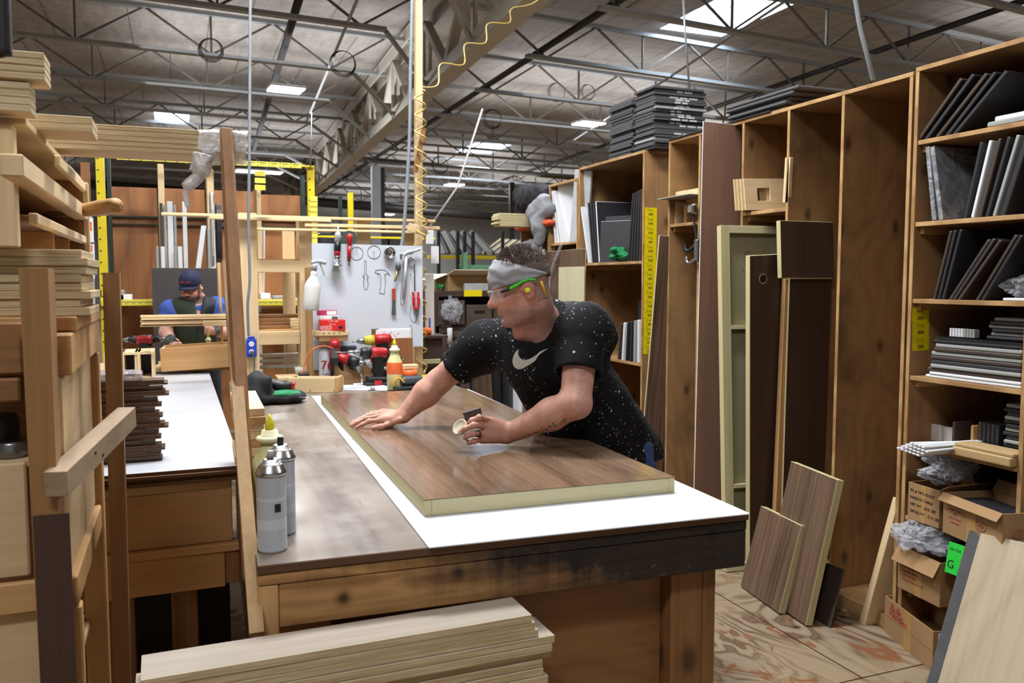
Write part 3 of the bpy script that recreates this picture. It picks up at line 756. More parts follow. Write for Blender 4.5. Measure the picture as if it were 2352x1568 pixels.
b=MB();b.tube(smoothpath([M@V(-.012,-.025,-.005),M@V(.01,-.025,.012),M@V(.04,-.025,.018),M@V(.09,-.025,.035)]),[.012]*9+[.014]*8+[.008]*8,12);b.build('handle',plain('brushed_aluminium','C3C6CA',.35,.6),o)
b=MB();b.tube(smoothpath([M@V(.01,-.025,-.03),M@V(.03,-.025,-.012),M@V(.055,-.025,-.03)]),.0055,8);b.build('trigger',M_chrome,o)
b=MB();b.tube(smoothpath([M@V(-.012,-.025,.005),M@V(-.028,-.025,.0),M@V(-.028,-.025,-.03)]),.007,8);b.build('hook',M_chrome,o)
M=hm(913,607,4);o=thing('drill_key','brass drill chuck key hanging left of the silver gun','chuck key',M)
b=MB();b.lathe([(.005,.012),(.016,.0),(.018,-.02),(.012,-.038)],14,0,M@T(0,-.016,0));b.build('head',plain('dull_grey_metal','5F6468',.4,.6),o)
b=MB();b.lathe([(.007,-.036),(.006,-.09),(.007,-.105)],12,0,M@T(0,-.016,0)@RY(8));b.build('shaft',plain('worn_brass','A08A48',.4,.6),o)
M=hm(903,664,0);o=thing('scraper','scraper with a reddish wooden handle hanging on the white tool board','scraper',M)
b=MB();b.box(-.011,.011,-.016,-.004,-.072,.006,.005,M=M);b.build('handle',plain('reddish_wood','A4442C',.5,0,.2),o)
b=MB();b.prism([(-.008,-.07),(.008,-.07),(.013,-.155),(-.016,-.155)],.0015,0,None,M@T(0,-.009,0)@RX(90));b.build('blade',M_grey,o)
M=hm(954,672,0);o=thing('cutting_pliers','red handled cutting pliers hanging near the right edge of the tool board','pliers',M)
for s,nm in ((-1,'handle'),(1,'handle')):
    b=MB();b.tube(smoothpath([M@V(.004*s+.0,-.012,-.105),M@V(.016*s,-.012,-.07),M@V(.014*s,-.012,-.03),M@V(.018*s-.004,-.012,.004)]),[.007]*8+[.0095]*9+[.007]*8,10);b.build('handle',plain('bright_red_grip','C81E1C',.4),o)
b=MB();b.prism([(-.008,-.1),(.006,-.085),(.016,-.1),(.014,-.14),(.002,-.155),(-.010,-.13)],.006,0,None,M@T(0,-.009,0)@RX(90));b.build('blades',M_grey,o)
M=hm(951,605,0);b=MB();b.tube([M@V(0,-.006,0),M@V(.0,-.006,-.17)],.003,6);tag(b.build('steel_rod',M_dark),'thin dark steel rod hanging above the red pliers','rod')
# paper holder under the board
pz=at(900,752,YT+.02)
b=MB();b.box(nx0+.012,nx1-.012,YT+.016,YT+.03,ZB+.005,nz-.01);tag(b.build('back_board',W_pinex),'pale board behind the paper sheets under the white tool board','board')
p=at(875,777,YT-.02);q=at(947,777,YT-.02);z0=ZB+.0055
b=MB();b.box(p.x,q.x,YT-.03,YT-.018,z0,p.z,.001);tag(b.build('brown_board',wood('brown_laminate_front','96633E','7A4E2E','z',3,12,5,.4,.3,.45)),'brown laminate board holding the paper sheets below the tool board','board')
for i in range(4):
    p=at(862+i*3,758-i*1.2,YT-.004);q=at(940+i*1.5,760,YT-.004);b=MB();b.box(p.x,q.x,YT-.016+i*.003,YT-.0148+i*.003,ZB+.1,p.z,.0003)
    s=b.build('paper_sheet',M_paper);tag(s,'paper drawing standing behind the brown board, %s from the front'%ordw[i],'paper','papers behind the brown board')
    if i==0:
        for k in range(6):
            bb=MB();c0=V(p.x+.02+.022*k,YT-.0165,p.z-.02-.004*(k%3));bb.tube([c0,c0+V(.015,0,-.02+(k%2)*.03)],.0012,4);hang(bb.build('pen_mark',plain('pink_ink','B8607A',.6)),s)
# ---- lumber rack frame left of tool board ----
YR=5.35
rk=thing('lumber_rack','pale pine upright rack frame behind the far end of the workbench','rack',V(.6,YR,0));HASKIDS.add(rk.name)
def post(px0,px1,py,Y,th,z0=0,mat=W_pinepz,nm='post',par=rk):
    a_=at(px0,py,Y);c_=at(px1,py,Y);b=MB();b.box(a_.x,c_.x,Y,Y+th,z0,a_.z,.003);return b.build(nm,mat,par)
post(547,589,488,YR,.045);post(686,716,500,YR,.14)
post(648,676,525,YR+.6,.04);post(820,851,505,YR-.02,.04,z0=ZB+.01);post(925,966,520,YR-.02,.04,z0=ZB+.01)
def cross(px0,py0,px1,py1,Y,th,mat=W_pinepx,nm='cross_board'):
    a_=at(px0,py0,Y);c_=at(px1,py1,Y);b=MB();b.box(a_.x,c_.x,Y,Y+th,c_.z,a_.z,.003);return b.build(nm,mat,rk)
cross(585,597,690,626,YR+.002,.038);cross(585,762,690,790,YR+.002,.038)
a_=at(586,594,YR+.04);c_=at(690,594,YR+.04)
for z in (at(600,594,YR).z,at(600,758,YR).z):
    b=MB();b.box(a_.x,c_.x,YR+.03,YR+.6,z-.018,z,.002);b.build('rack_shelf',W_pinex,rk)
a_=at(562,500,YR+.1);b=MB();b.box(a_.x-.05,a_.x-.012,YR+.046,YR+.7,a_.z-.3,a_.z-.02,.003);b.build('side_board',W_pinep,rk)
# mouldings lying across the rack top
for i,(x0,x1,y,Y,hh) in enumerate(((370,1000,487,YR-.045,.018),(480,760,495,YR-.07,.02),(700,1010,512,YR-.075,.022),(590,985,522,YR-.1,.016))):
    a_=at(x0,y,Y);c_=at(x1,y,Y);L=c_.x-a_.x;b=MB();z=2.02-.026*i
    z=a_.z;b.box(a_.x,c_.x,Y,Y+.04,z-hh,z,.003);b.box(a_.x,c_.x,Y-.012,Y,z-hh,z-hh*.5,.002)
    tag(b.build('wood_moulding',W_pinepx),'pale wood moulding across the top of the pine rack, %s from the top'%ordw[i],'moulding','mouldings across the pine rack')
# moulding bundles on the rack shelves
for k,(y0,n) in enumerate(((758,4),)):
    for i in range(n):
        a_=at(592,757,YR+.12);c_=at(676,757,YR+.12);z=at(600,758,YR).z+.001+i*.022
        b=MB();b.box(a_.x,c_.x+.1 if i%2 else c_.x,YR+.1+.02*i,YR+.22+.02*i,z,z+.021,.003);tag(b.build('moulding_stick',W_oldx),'brown moulding stick on the rack shelf, %s from the bottom'%ordw[i],'moulding','brown mouldings on the rack shelf')
for i in range(4):
    a_=at(668,748,YR+.04);b=MB();z=at(600,758,YR).z+.001+i*.0165;b.box(a_.x,a_.x+.055,YR+.045,YR+.095,z,z+.016,.002);tag(b.build('pine_block',W_pinepx),'small pale block beside the brown mouldings, %s from the bottom'%ordw[i],'block','pale blocks on the rack shelf')
for i in range(3):
    a_=at(592,812+i*13,YR+.3);c_=at(690,812+i*13,YR+.3);b=MB();b.box(a_.x,c_.x+.05,YR+.25,YR+.3,a_.z-.022,a_.z,.003);tag(b.build('white_moulding',plain('primed_white_moulding','D8D6CF',.5,0,.04)),'pale moulding low in the rack, %s from the top'%ordw[i],'moulding','mouldings low in the rack')
# tall wooden post with flexible hose, conduit
YP=5.11
p0=at(962,560,YP);p1=at(958,0,YP)
b=MB();b.bar(V(p0.x-.0,YP+.03,ZB+.006),p1+V(.01,0,.4),.046,.035,(0,1,0));tag(b.build('tall_pine_post',W_pinepz),'tall thin pine post rising from the far end of the workbench','post')
b=MB();b.tube(smoothpath([V(at(918,575,YP-.03).x,YP-.05,at(918,575,YP).z),at(928,520,YP-.05),at(940,330,YP-.05),at(943,150,YP-.05),at(952,0,YP-.05)+V(0,0,.4)]),.011,8)
tag(b.build('grey_conduit',plain('grey_conduit_metal','8E9498',.45,.3)),'grey conduit strapped to the left side of the tall pine post','conduit')
a_=at(940,555,YP-.04);c_=at(986,505,YP-.04)
pl=plank('pine_offcut',V(at(932,531,YP-.03).x,YP-.075,at(932,531,YP-.03).z),at(985,500,YP-.03)-at(932,531,YP-.03),(.012,0,.05),-.018,W_pinepx);tag(pl,'short slanting pine offcut nailed across the tall post','offcut')
pl=plank('pine_offcut',at(945,395,YP-.03)+V(0,-.03,0),(.028,0,0),at(967,295,YP-.03)-at(947,395,YP-.03),.018,W_oldz);tag(pl,'brown offcut slanting up on the tall post beside the yellow hose','offcut')
pts=[]
hp=[(1238,0,6.2),(1165,48,6.1),(1092,100,6.),(1035,148,5.9),(985,200,5.7),(962,230,5.3)]
hp=[(1228,5,6.2),(1175,20,6.1),(1170,52,6.1),(1120,55,6.05),(1115,98,6.),(1068,102,5.95),(1065,148,5.9),(1012,147,5.85),(1005,195,5.7),(958,200,5.4)]
pts=[at(*q) for q in hp];pts.insert(0,at(1300,-60,6.4))
hel=[];zt=at(960,205,YP-.1).z;zb=at(965,845,YP-.09).z;cx=at(967,300,YP-.09).x;N=17*10
for i in range(N+1):
    t=i/N;an=i/10*2*math.pi;hel.append(V(cx+.034*math.cos(an)+.012*t,YP-.075+.034*math.sin(an)+(.06 if t>.52 else 0),zt+(zb-zt)*t))
b=MB();b.tube(smoothpath(pts,6)+hel,.0052,7)
ho=b.build('coiled_air_hose',plain('yellow_air_hose','C9AE5C',.4,0,.08));tag(ho,'yellow coiled air hose hanging beside the tall pine post','air hose');HASKIDS.add(ho.name)
b=MB();e=hel[-1];b.tube([e,e+V(-.02,-.02,-.03),e+V(-.035,-.03,-.07)],[.007,.009,.009],8);hang(b.build('coupler',plain('worn_brass','A08A48',.4,.6)),ho)
# ---- loose things on the far end of the bench ----
def onb(px,py,dz=.0006): p=AZ(px,py,ZB+dz);return p
# clutch of tools in a bag
c=onb(632,925);s=SDF()
s.ell(c+V(-.085,.03,.075),(.062,.09,.085),k=.05);s.ell(c+V(-.02,.02,.03),(.14,.11,.034),k=.05);s.ell(c+V(-.05,-.03,.085),(.03,.05,.055),k=.04);s.ell(c+V(.08,.0,.028),(.07,.085,.028),k=.04);s.cap(c+V(-.11,-.02,.02),c+V(-.03,-.07,.13),.016,.014,.03)
bag=sdfobj('tool_bag',s,.007,plain('black_bag_fabric','17191B',.8,0,.25,40),None,lambda P,D:D+.004*np.sin(P[:,0]*70+P[:,2]*50)*np.sin(P[:,1]*60),it=1)
tag(bag,'black and green fabric tool bag at the left far end of the workbench','tool bag');HASKIDS.add(bag.name)
s=SDF();s.ell(c+V(.07,-.03,.045),(.055,.05,.022),k=.02);s.ell(c+V(.01,-.04,.05),(.05,.05,.016),k=.02)
hang(sdfobj('green_lining',s,.006,plain('green_lining_fabric','1F7A4A',.8,0,.15,30)),bag)
M=T(*(c+V(.03,.0,.085)))@RZ(-12)@RY(12);o=thing('multi_tool','black and red power tool handle sticking out of the bag','power tool',M)
b=MB();b.lathe([(.02,-.07),(.026,-.06),(.024,0),(.027,.05)],16,0,M@RY(90));b.build('body',M_black,o)
b=MB();b.box(.05,.066,-.028,.028,-.03,.03,.008,M=M);b.box(-.075,-.06,-.02,.02,-.02,.02,.006,M=M);b.build('end_cap',M_red,o)
M=T(*(c+V(.075,-.07,.032)))@RZ(-18);o=thing('screwdriver','bright steel screwdriver lying out of the front of the bag','screwdriver',M)
b=MB();b.lathe([(.009,-.05),(.012,-.03),(.011,0),(.006,.008)],12,0,M@RY(90));b.build('handle',M_grey,o);b=MB();b.lathe([(.003,.008),(.003,.075),(.001,.085)],8,0,M@RY(90));b.build('shaft',M_chrome,o)
# shallow wooden tray
p=onb(662,902);q=onb(777,902);u=(q-p);M=frame(p+V(0,0,.0),u,(0,1,0));L=u.length;o=thing('wooden_tray','shallow pine tray lying in front of the orange cable','tray',M)
b=MB();b.box(0,L-.018,0,.018,0,.082,.002,M=M);b.build('front_board',W_pinepx,o);b=MB();b.box(0,L,.13,.148,0,.075,.002,M=M);b.build('back_board',W_pinepx,o)
for x in (0,L-.018):
    b=MB();b.box(x,x+.018,.0 if x>.1 else .0185,.1295,0,.083,.002,M=M);b.build('end_board',W_pine,o)
b=MB();b.box(.018,L-.018,.0185,.1295,.0,.008,.001,M=M);b.build('bottom_board',W_pinepx,o)
for x in (.12,.25):
    b=MB();b.lathe([(.003,0),(.003,.002)],8,0,M@T(x,0,.012)@RX(90));b.build('screw',M_dark,o)
b=MB();p=onb(640,868);b.box(p.x-.02,p.x+.3,p.y-.16,p.y+.03,ZB+.0006,ZB+.02,.002);tag(b.build('pine_board',W_pinepx),'flat pale board lying behind the pine tray below the rack','board')
# papers
for i in range(4):
    p,q,r2=onb(779+i,896-i),onb(889-i*2,897-i*2),onb(790+i,874);b=MB();N=8;vs=[];random.seed(i)
    for a in range(N+1):
        for e in range(N+1):
            z=ZB+.002+i*.0025+.012*(e/N)**2*math.sin(a/N*3+.5*i)**2*(1 if i>1 else .2);vs.append(V(*(p+(q-p)*(a/N)+(r2-p)*(e/N)))*1+V(0,0,z-p.z))
    b.add(vs,[(a*(N+1)+e,(a+1)*(N+1)+e,(a+1)*(N+1)+e+1,a*(N+1)+e+1) for a in range(N) for e in range(N)],0,True)
    s=b.build('paper_sheet',M_paper);tag(s,'white paper sheet beside the orange banded bottle, %s from the bottom of its pile'%ordw[i],'paper','paper pile by the glue bottle')
    if i==3:
        bb=MB()
        for k in range(7): a0=.12+.07*k;z=ZB+.026;P0=p+(q-p)*a0+(r2-p)*.3;P1=p+(q-p)*(a0+.02)+(r2-p)*.45;bb.tube([V(P0.x,P0.y,z-.010),V(P1.x,P1.y,z-.008)],.0007,4)
        hang(bb.build('pen_mark',M_ink),s)
b=MB();p=onb(855,897);b.tube([p+V(-.01,0,.012),p+V(.012,.0,.012)],.008,8);b.box(p.x-.02,p.x+.02,p.y,p.y+.02,ZB+.001,ZB+.008);tag(b.build('clipboard_clip',M_chrome),'silver clipboard clip at the front of the paper pile','clip')
b=MB();p=onb(780,884);q=onb(870,880);b.box(p.x,q.x,p.y+.2,p.y+.23,ZB+.0006,ZB+.022,.002);tag(b.build('moulding_stick',M_poplarx),'pale moulding strip lying behind the paper pile','moulding')
# drills
def on(px,Y,z=ZB,yaw=0,pitch=0): p=AY(px,880,Y);return T(p.x,Y,z)@RZ(yaw)@RY(pitch)
drill(on(858,4.74,ZB+.197,190,-3),'red and black cordless drill with a long bit at the center of the tool clutter',bit=.12,txt='SKIL')
drill(on(795,4.88,ZB+.15,-25,14),'black and red screw gun lying with its silver chuck towards the glue bottle',bit=.02,batt=False)
drill(on(868,4.955,ZB+.255,178,4),'drill with yellow tape on its nose, highest on the tool pile',bit=.03,nose=plain('worn_yellow_tape','C9B53A',.6,0,.35,60),batt=False)
drill(on(885,4.86,ZB+.17,-5,16),'small black drill with dark chuck behind the red drill',c_body=M_black,bit=.015,shroud=False,batt=False,scale=.85)
drill(on(770,4.9,ZB+.19,80,60),'red and black drill standing on its back beside the white aerosol can',bit=0,batt=False)
# carved wooden tool holder
for i,(x0,x1,Y) in enumerate(((770,812,4.80),(790,830,4.86),(835,874,4.90))):
    p=AY(x0,900,Y);q=AY(x1,900,Y);L=q.x-p.x;P=[(0,0),(L,0),(L,.04),(L*.93,.066),(L*.75,.08),(L*.5,.086),(L*.3,.1),(L*.12,.13),(0,.15)]
    b=MB();b.prism(P,.03,0,None,T(p.x,Y+.03,ZB+.0006)@RX(90));tag(b.build('carved_tool_holder',wood('carved_oak','8E6A42','5C4128','x',5,6,9,.7,.3,.55)),'carved brown board holding the drills, %s from the front'%ordw[i],'tool holder','carved tool holders')
# jars
for i,(x,y,Y) in enumerate(((813,830,4.93),(846,835,4.95))):
    p=AY(x,y,Y);M=T(p.x,Y,ZB+.1)
    o=thing('plastic_jar',['white topped jar left behind the red drill','grey topped jar right behind the red drill'][i],'jar',T(p.x,Y,ZB+.0006));b=MB();b.lathe([(.033,.0006),(.036,.01),(.036,.12),(.03,.15)],18,0,T(p.x,Y,ZB));b.build('body',plain('cloudy_jar_plastic','A9ABAA',.4,0,.2,20),o)
    b=MB();b.lathe([(.036,.15),(.037,.155),(.037,.185),(.033,.195)],18,0,T(p.x,Y,ZB));b.build('lid',[plain('white_jar_lid','CFD2D4',.4,0,.25,25),plain('grey_jar_lid','9A9C98',.5,0,.25,25)][i],o)
p=AY(892,885,4.78);o=thing('paint_pot','small dark pot with a paint crusted white rim behind the glue bottle','pot',T(p.x,4.78,ZB+.0006));b=MB();b.lathe([(.03,.0006),(.032,.01),(.032,.085),(.034,.09)],18,0,T(p.x,4.78,ZB));b.build('body',plain('dark_pot','3B3835',.5,0,.4,30),o);b=MB();b.lathe([(.036,.09),(.037,.105),(.03,.106)],18,0,T(p.x,4.78,ZB));b.build('rim',plain('crusted_white_paint','C8C8C2',.7,0,.2,40),o)
# aerosol 76
p=AY(748,890,4.95);c=V(p.x,4.95,ZB+.0006);M=T(*c);o=thing('aerosol_can','tall white aerosol can with red numerals beside the pine rack post','spray can',M)
b=MB();b.lathe([(.036,0),(.037,.005),(.037,.16),(.034,.185),(.024,.2),(.012,.206)],22,0,M);b.build('body',plain('white_can_paint','C9CCD2',.35,0,.03),o)
text('lettering','76',M@RZ(6)@T(0,-.0375,.115)@RX(90),.075,plain('red_print','B5222B',.5),o,.0008)
b=MB()
for k in range(4): b.box(-.03,.022 if k else .03,-.0385,-.037,.065-k*.012,.067-k*.012,.0002,M=M)
b.build('label_line',plain('red_print','B5222B',.5),o)
# shelf with boxes on the post
a_=at(722,760,4.9);c_=at(800,768,4.9);zt=at(760,759,4.9).z
o=thing('small_bracket_shelf','little pine shelf with screws fixed to the rack post holding the red boxes','shelf',V((a_.x+c_.x)/2,4.95,zt-.05));b=MB();b.box(a_.x,c_.x,4.88,5.0,zt-.03,zt,.003);b.build('shelf_board',W_pinepx,o)
b=MB();b.box(a_.x+.03,c_.x,4.9,4.96,zt-.062,zt-.031,.002);b.build('rail',W_pinepx,o)
b=MB();b.prism([(0,-.03),(.07,-.03),(.07,-.1),(.02,-.05)],.03,0,None,T(a_.x,4.95,zt)@RX(90));b.build('bracket',W_pine,o)
for k in range(4):
    x=a_.x+.05+.03*k;b=MB();b.lathe([(.003,0),(.003,.003)],8,0,T(x,4.88,zt-.012)@RX(90));b.build('screw',M_dark,o)
def carton(M,w,d,h,label,mat,cat='box',nm='box'):
    o=thing(nm,label,cat,M);b=MB();b.box(0,w,0,d,0,h,.002,M=M);b.build('body',mat,o);return o
M_redbox=plain('red_carton','D2261F',.45,0,.04,12);M_wp=plain('white_print','F0F0F0',.5)
p=at(734,757,4.9);M=T(p.x,4.885,zt+.0006)@RZ(-4);o=carton(M,.145,.1,.062,'red printed screw box at the front of the little shelf',M_redbox)
text('lettering','SENCO',M@T(.034,-.0003,.016)@RX(90),.021,M_wp,o);b=MB();b.box(.006,.062,-.0006,.0,.004,.0055,.0001,M=M);b.box(.006,.062,-.0006,.0,.0265,.028,.0001,M=M);b.build('logo_border',M_wp,o)
text('lettering','2-1/2" x #8',M@T(.075,-.0003,.053)@RX(90),.011,M_wp,o);text('lettering','1M x 10',M@T(.07,-.0003,.036)@RX(90),.010,M_wp,o)
b=MB();b.box(.105,.13,-.0006,.0002,.01,.026,.0001,M=M);b.build('label_mark',M_ink,o)
M=T(p.x+.0,4.90,zt+.0635)@RZ(-6);o=carton(M,.11,.07,.022,'white printed box lying on the red screw box',M_white);b=MB();b.box(.07,.105,-.0006,.0,.003,.019,.0001,M=M);b.build('barcode',plain('grey_print','555862',.6),o)
text('lettering','ABCO',M@T(.03,-.0003,.011)@RX(90),.001,M_ink,o) if False else None
M=T(p.x+.0,4.94,zt+.0860)@RZ(2);o=carton(M,.11,.05,.03,'small magenta and white box at the back of the little shelf',plain('magenta_carton','B02A50',.5));b=MB();b.box(.05,.106,-.0006,.0,.004,.026,.0001,M=M);b.build('label_patch',M_wp,o)
# dark carton behind shelf
p=at(760,800,4.99);M=T(p.x+.02,4.955,ZB+.0008);o=carton(M,.125,.05,.22,'dark blue carton with white block letters behind the little shelf',plain('dark_blue_carton','20242E',.5));b=MB();b.box(.125,.1265,0,.05,.1,.2,.0002,M=M);b.build('magenta_side',plain('magenta_carton','B02A50',.5),o)
for k,(x,z,sx) in enumerate(((.03,.12,'XXX'),(.06,.12,'G'),(.085,.12,'FOOD'))): text('lettering',sx,M@T(x,-.0006,z+.02)@RX(90)@RZ(90),.018 if k!=1 else .035,M_wp,o)
# orange cable loop
p=onb(700,862);b=MB();cp=[at(697,858,4.84),at(700,835,4.84),at(712,808,4.84),at(735,795,4.84),at(758,797,4.84),at(770,806,4.84),at(773,830,4.86),at(773,880,4.86)]
b.tube(smoothpath(cp),.0035,6);o=b.build('orange_cable',plain('orange_cable_sheath','E0662A',.45));tag(o,'thin orange cable arching over the pine tray','cable')
p=at(773,870,4.86);b=MB();b.lathe([(.009,.0006),(.012,.01),(.011,.11),(.007,.15)],12,0,T(p.x,4.86,ZB));tag(b.build('black_sleeve',M_black),'black tool sleeve beside the white aerosol can','tool')
p=onb(692,866);b=MB();b.lathe([(.035,.0006),(.04,.045),(.036,.045),(.031,.008)],20,0,T(p.x,p.y,ZB+.0205));tag(b.build('plastic_cup',plain('pale_plastic_cup','C9C8C2',.5)),'small pale cup standing behind the pine tray','cup')
b=MB();p=onb(697,872);b.box(p.x-.03,p.x+.06,p.y-.04,p.y+.02,ZB+.0206,ZB+.045,.006);tag(b.build('battery',M_black),'black battery lying in front of the pale cup','battery')
# orange tape, wood blocks, black orange tool
p=AY(940,880,4.85);b=MB();z=ZB+.03;b.lathe([(.026,0),(.048,0),(.048,.05),(.026,.05),(.026,0)],26,0,T(p.x,4.85,z),False);tag(b.build('orange_tape_roll',M_org),'roll of orange tape right of the glue bottle','tape roll')
b=MB();b.box(p.x-.09,p.x+.06,4.8,4.92,ZB+.0006,z-.0004,.003);tag(b.build('steel_plate',M_grey),'flat grey block under the orange tape roll','block')
b=MB();b.box(p.x-.075,p.x+.055,4.84,4.9,z+.0506,z+.078,.003);tag(b.build('pine_block',W_pinepx),'pine block lying on the orange tape roll','block')
p=onb(975,893);M=T(p.x,p.y,ZB+.004)@RZ(8);o=thing('oscillating_tool','black and orange power tool lying behind the reaching forearm','power tool',M)
b=MB();b.lathe([(.02,-.15),(.028,-.12),(.026,0),(.03,.06),(.022,.13)],16,0,M@T(0,0,.05)@RY(90));b.build('body',plain('dark_grey_tool_body','33383D',.45),o)
b=MB();b.lathe([(.0265,-.02),(.0275,.03)],16,0,M@T(0,0,.05)@RY(90),False);b.build('orange_trim',plain('amber_plastic','E29A1E',.4),o)
b=MB();b.tube(smoothpath([M@V(-.13,-.02,.045),M@V(-.16,-.02,.07),M@V(-.19,-.02,.055),M@V(-.19,-.02,.03)]),.006,8);b.build('orange_loop',plain('amber_plastic','E29A1E',.4),o)
b=MB();b.box(-.19,.14,-.04,.04,.0006,.022,.004,M=M);b.build('case',M_black,o)
# hanging spray bottle on the rack post side board
pb=at(722,615,4.9);b=MB();b.box(at(716,600,5.0).x,at(741,600,5.0).x,5.05,5.3,ZB+.0,at(733,612,5.0).z,.003);tag(b.build('pine_upright',W_pinez),'pine upright board beside the hanging spray bottle','board')
M=T(*at(713,712,4.86))@RY(6);M.translation.y=4.86;o=thing('spray_bottle','cloudy white trigger spray bottle hanging on the rack post','spray bottle',M)
Mb=plain('cloudy_white_plastic','D3D2CC',.4,0,.04)
b=MB();b.lathe([(.044,0),(.048,.006),(.046,.06),(.047,.13),(.04,.155),(.022,.185),(.017,.2),(.02,.21),(.015,.215),(.014,.23)],22,0,M);b.build('body',Mb,o)
b=MB();b.lathe([(.017,.228),(.0165,.255),(.012,.262)],18,0,M);b.build('cap',plain('grey_trigger_plastic','A6AAA8',.45),o)
b=MB();b.tube(smoothpath([M@V(-.02,0,.268),M@V(.02,0,.28),M@V(.065,0,.275)]),[.009]*8+[.012]*8+[.009],10);b.build('nozzle',plain('grey_trigger_plastic','A6AAA8',.45),o)
b=MB();b.tube(smoothpath([M@V(.03,0,.27),M@V(.045,0,.24),M@V(.062,0,.205)]),.005,8);b.build('trigger',plain('grey_trigger_plastic','A6AAA8',.45),o)
# power outlet and cord
p=at(577,798,YR-.01);M=T(p.x,YR-.006,p.z);o=thing('power_outlet','blue power outlet box on the left rack post','outlet',M)
b=MB();b.box(-.03,.03,-.03,.0055,-.055,.055,.004,M=M);b.box(-.02,.02,-.03,.005,.056,.07,.003,M=M);b.build('box',plain('blue_plastic_box','2340B4',.4),o)
for z in (.024,-.024):
    b=MB();b.lathe([(.016,0),(.016,.003)],16,0,M@T(0,-.03,z)@RX(90));q=b.build('socket_face',M_white,o)
    for sx in (-.006,.006):
        b=MB();b.box(sx-.0012,sx+.0012,-.0345,-.033,z-.005,z+.006,.0003,M=M);b.build('slot',M_ink,q)
b=MB();b.box(-.012,.014,-.055,-.0345,-.036,-.016,.004,M=M);b.tube(smoothpath([M@V(.006,-.052,-.03),M@V(.012,-.05,-.1),M@V(.006,-.04,-.2),M@V(.0,-.03,-.33)]),.004,6);tag(b.build('power_plug',plain('grey_cord','54575A',.5)),'grey plug and cord in the lower socket of the blue outlet','plug')
# grey cord falling from the roof in front of the rack
b=MB();cp=[at(575,-30,4.7),at(573,330,4.7),at(571,520,4.72),at(574,640,4.74),at(569,700,4.76),at(571,770,4.8)];b.tube(smoothpath(cp),[.008]*9+[.008]*32,7);tag(b.build('drop_cable',plain('grey_cord_sheath','8A8F94',.5)),'grey power cord hanging from the roof down to the blue outlet','cord')
b=MB();b.tube([at(713,385,7.5),at(716,258,7.5)],.006,6);tag(b.build('thin_rod',M_galv),'thin rod standing up above the yellow rack corner','rod')
b=MB();b.tube([at(1108,250,8),at(1050,430,8),at(985,525,8)],.01,6);tag(b.build('slanting_cable',plain('pale_cable','A9A69E',.6)),'pale cable slanting from the roof coil down behind the tall post','cable')
b=MB();b.tube([at(1568,-20,5.2),at(1574,80,5.2),at(1584,215,5.2)],.008,6);tag(b.build('drop_cable',M_galv),'thin grey cord hanging down behind the tall dark panel stack','cord')
b=MB();b.tube(smoothpath([at(1962,-20,3.6),at(1975,60,3.6),at(1990,120,3.6),at(2006,186,3.62)]),.012,8);tag(b.build('flexible_conduit',plain('grey_conduit_metal','8E9498',.45,.3)),'thick grey conduit coming down onto the tall cabinet top','conduit')
b=MB();b.tube(smoothpath([V(at(5,0,1.6).x,1.6,2.4),at(8,60,1.6),at(4,112,1.6)]),.012,8);tag(b.build('drop_cable',M_dark),'dark cord hanging at the upper left corner above the pale stacks','cord')
# ================= CABINETS ON THE RIGHT =================
XC=2.886;XB=3.49
W_cabz=wood('cabinet_plywood_upright','A47E54','80603F','z',2.1,2.4,9,.55,.2,.5,3.2,stain=.6)
W_cabx=wood('cabinet_plywood_across','A07B52','7D5E3F','y',2.1,2.4,9,.5,.2,.5,2.8)
M_cabe=plyedge('cabinet_plywood_edge','C29C6A','957048','x',30)
M_dpan=plain('dark_grey_laminate','2C2C30',.38,0,.12,5)
M_dpan2=plain('charcoal_laminate','37363A',.42,0,.12,5)
M_bpan=plain('dark_brown_laminate','42362F',.42,0,.15,5)
M_wpan=plain('white_laminate_board','DCDEE0',.38,0,.03,4)
M_gpan=plain('pale_grey_laminate','9B9C98',.42,0,.06,4)
M_dfab=plain('dark_felt_board','4B4B4D',.85,0,.12,25)
def cabinet(label,y0,y1,z1,shelves=(),divs=(),xb=XB,near=True,x0=XC,z0=.0,ls=None):
    """open fronted plywood cabinet unit between y0 (near) and y1 (far)"""
    t=.019
    o=thing('plywood_cabinet',label,'cabinet',V((x0+xb)/2,(y0+y1)/2,0))
    def bx(nm,*a):
        b=MB();b.box(*a,.0015,0,1,{'side_board':1,'divider_board':1,'top_board':2,'bottom_board':2,'shelf_board':2,'back_board':0,'cleat':0}[nm])
        return b.build(nm,[W_cabz if nm in('side_board','divider_board','back_board') else W_cabx,M_cabe],o)
    bx('side_board',x0,xb,y0,y0+t,0,z1-t-.0005);bx('side_board',x0,xb,y1-t,y1,0,z1-t-.0005)
    bx('top_board',x0,xb+.015,y0,y1,z1-t,z1)
    bx('back_board',xb+.001,xb+.015,y0,y1,0,z1-t-.001)
    bx('bottom_board',x0,xb,y0+t+.0005,y1-t-.0005,.0,.06)
    ys=[y0]+list(divs)+[y1]
    for d in divs: bx('divider_board',x0,xb,d,d+t,.0605,z1-t-.0005)
    for k in range(len(ys)-1):
        bx('cleat',xb-.02,xb,ys[k]+t+.001,(ys[k+1] if k==len(ys)-2 else ys[k+1])-.001-(t if k==len(ys)-2 else 0),z1-t-.07,z1-t-.001)
    for (ya,yb,z) in shelves:
        bx('shelf_board',x0+.004,xb-.021,ya+t+.001,yb-.001,z-t,z)
        for yy in (ya+t+.0005,yb-.0205 ):
            b=MB();b.box(x0+.03,xb-.05,yy,yy+.02,z-t-.03,z-t-.0005,.002);b.build('shelf_cleat',W_pinex,o)
    return o
ZT=2.415
D=[3.10,3.473,3.84,4.25]
sb=AX(1540,515,XC).z;sa=AX(1712,487,XC).z
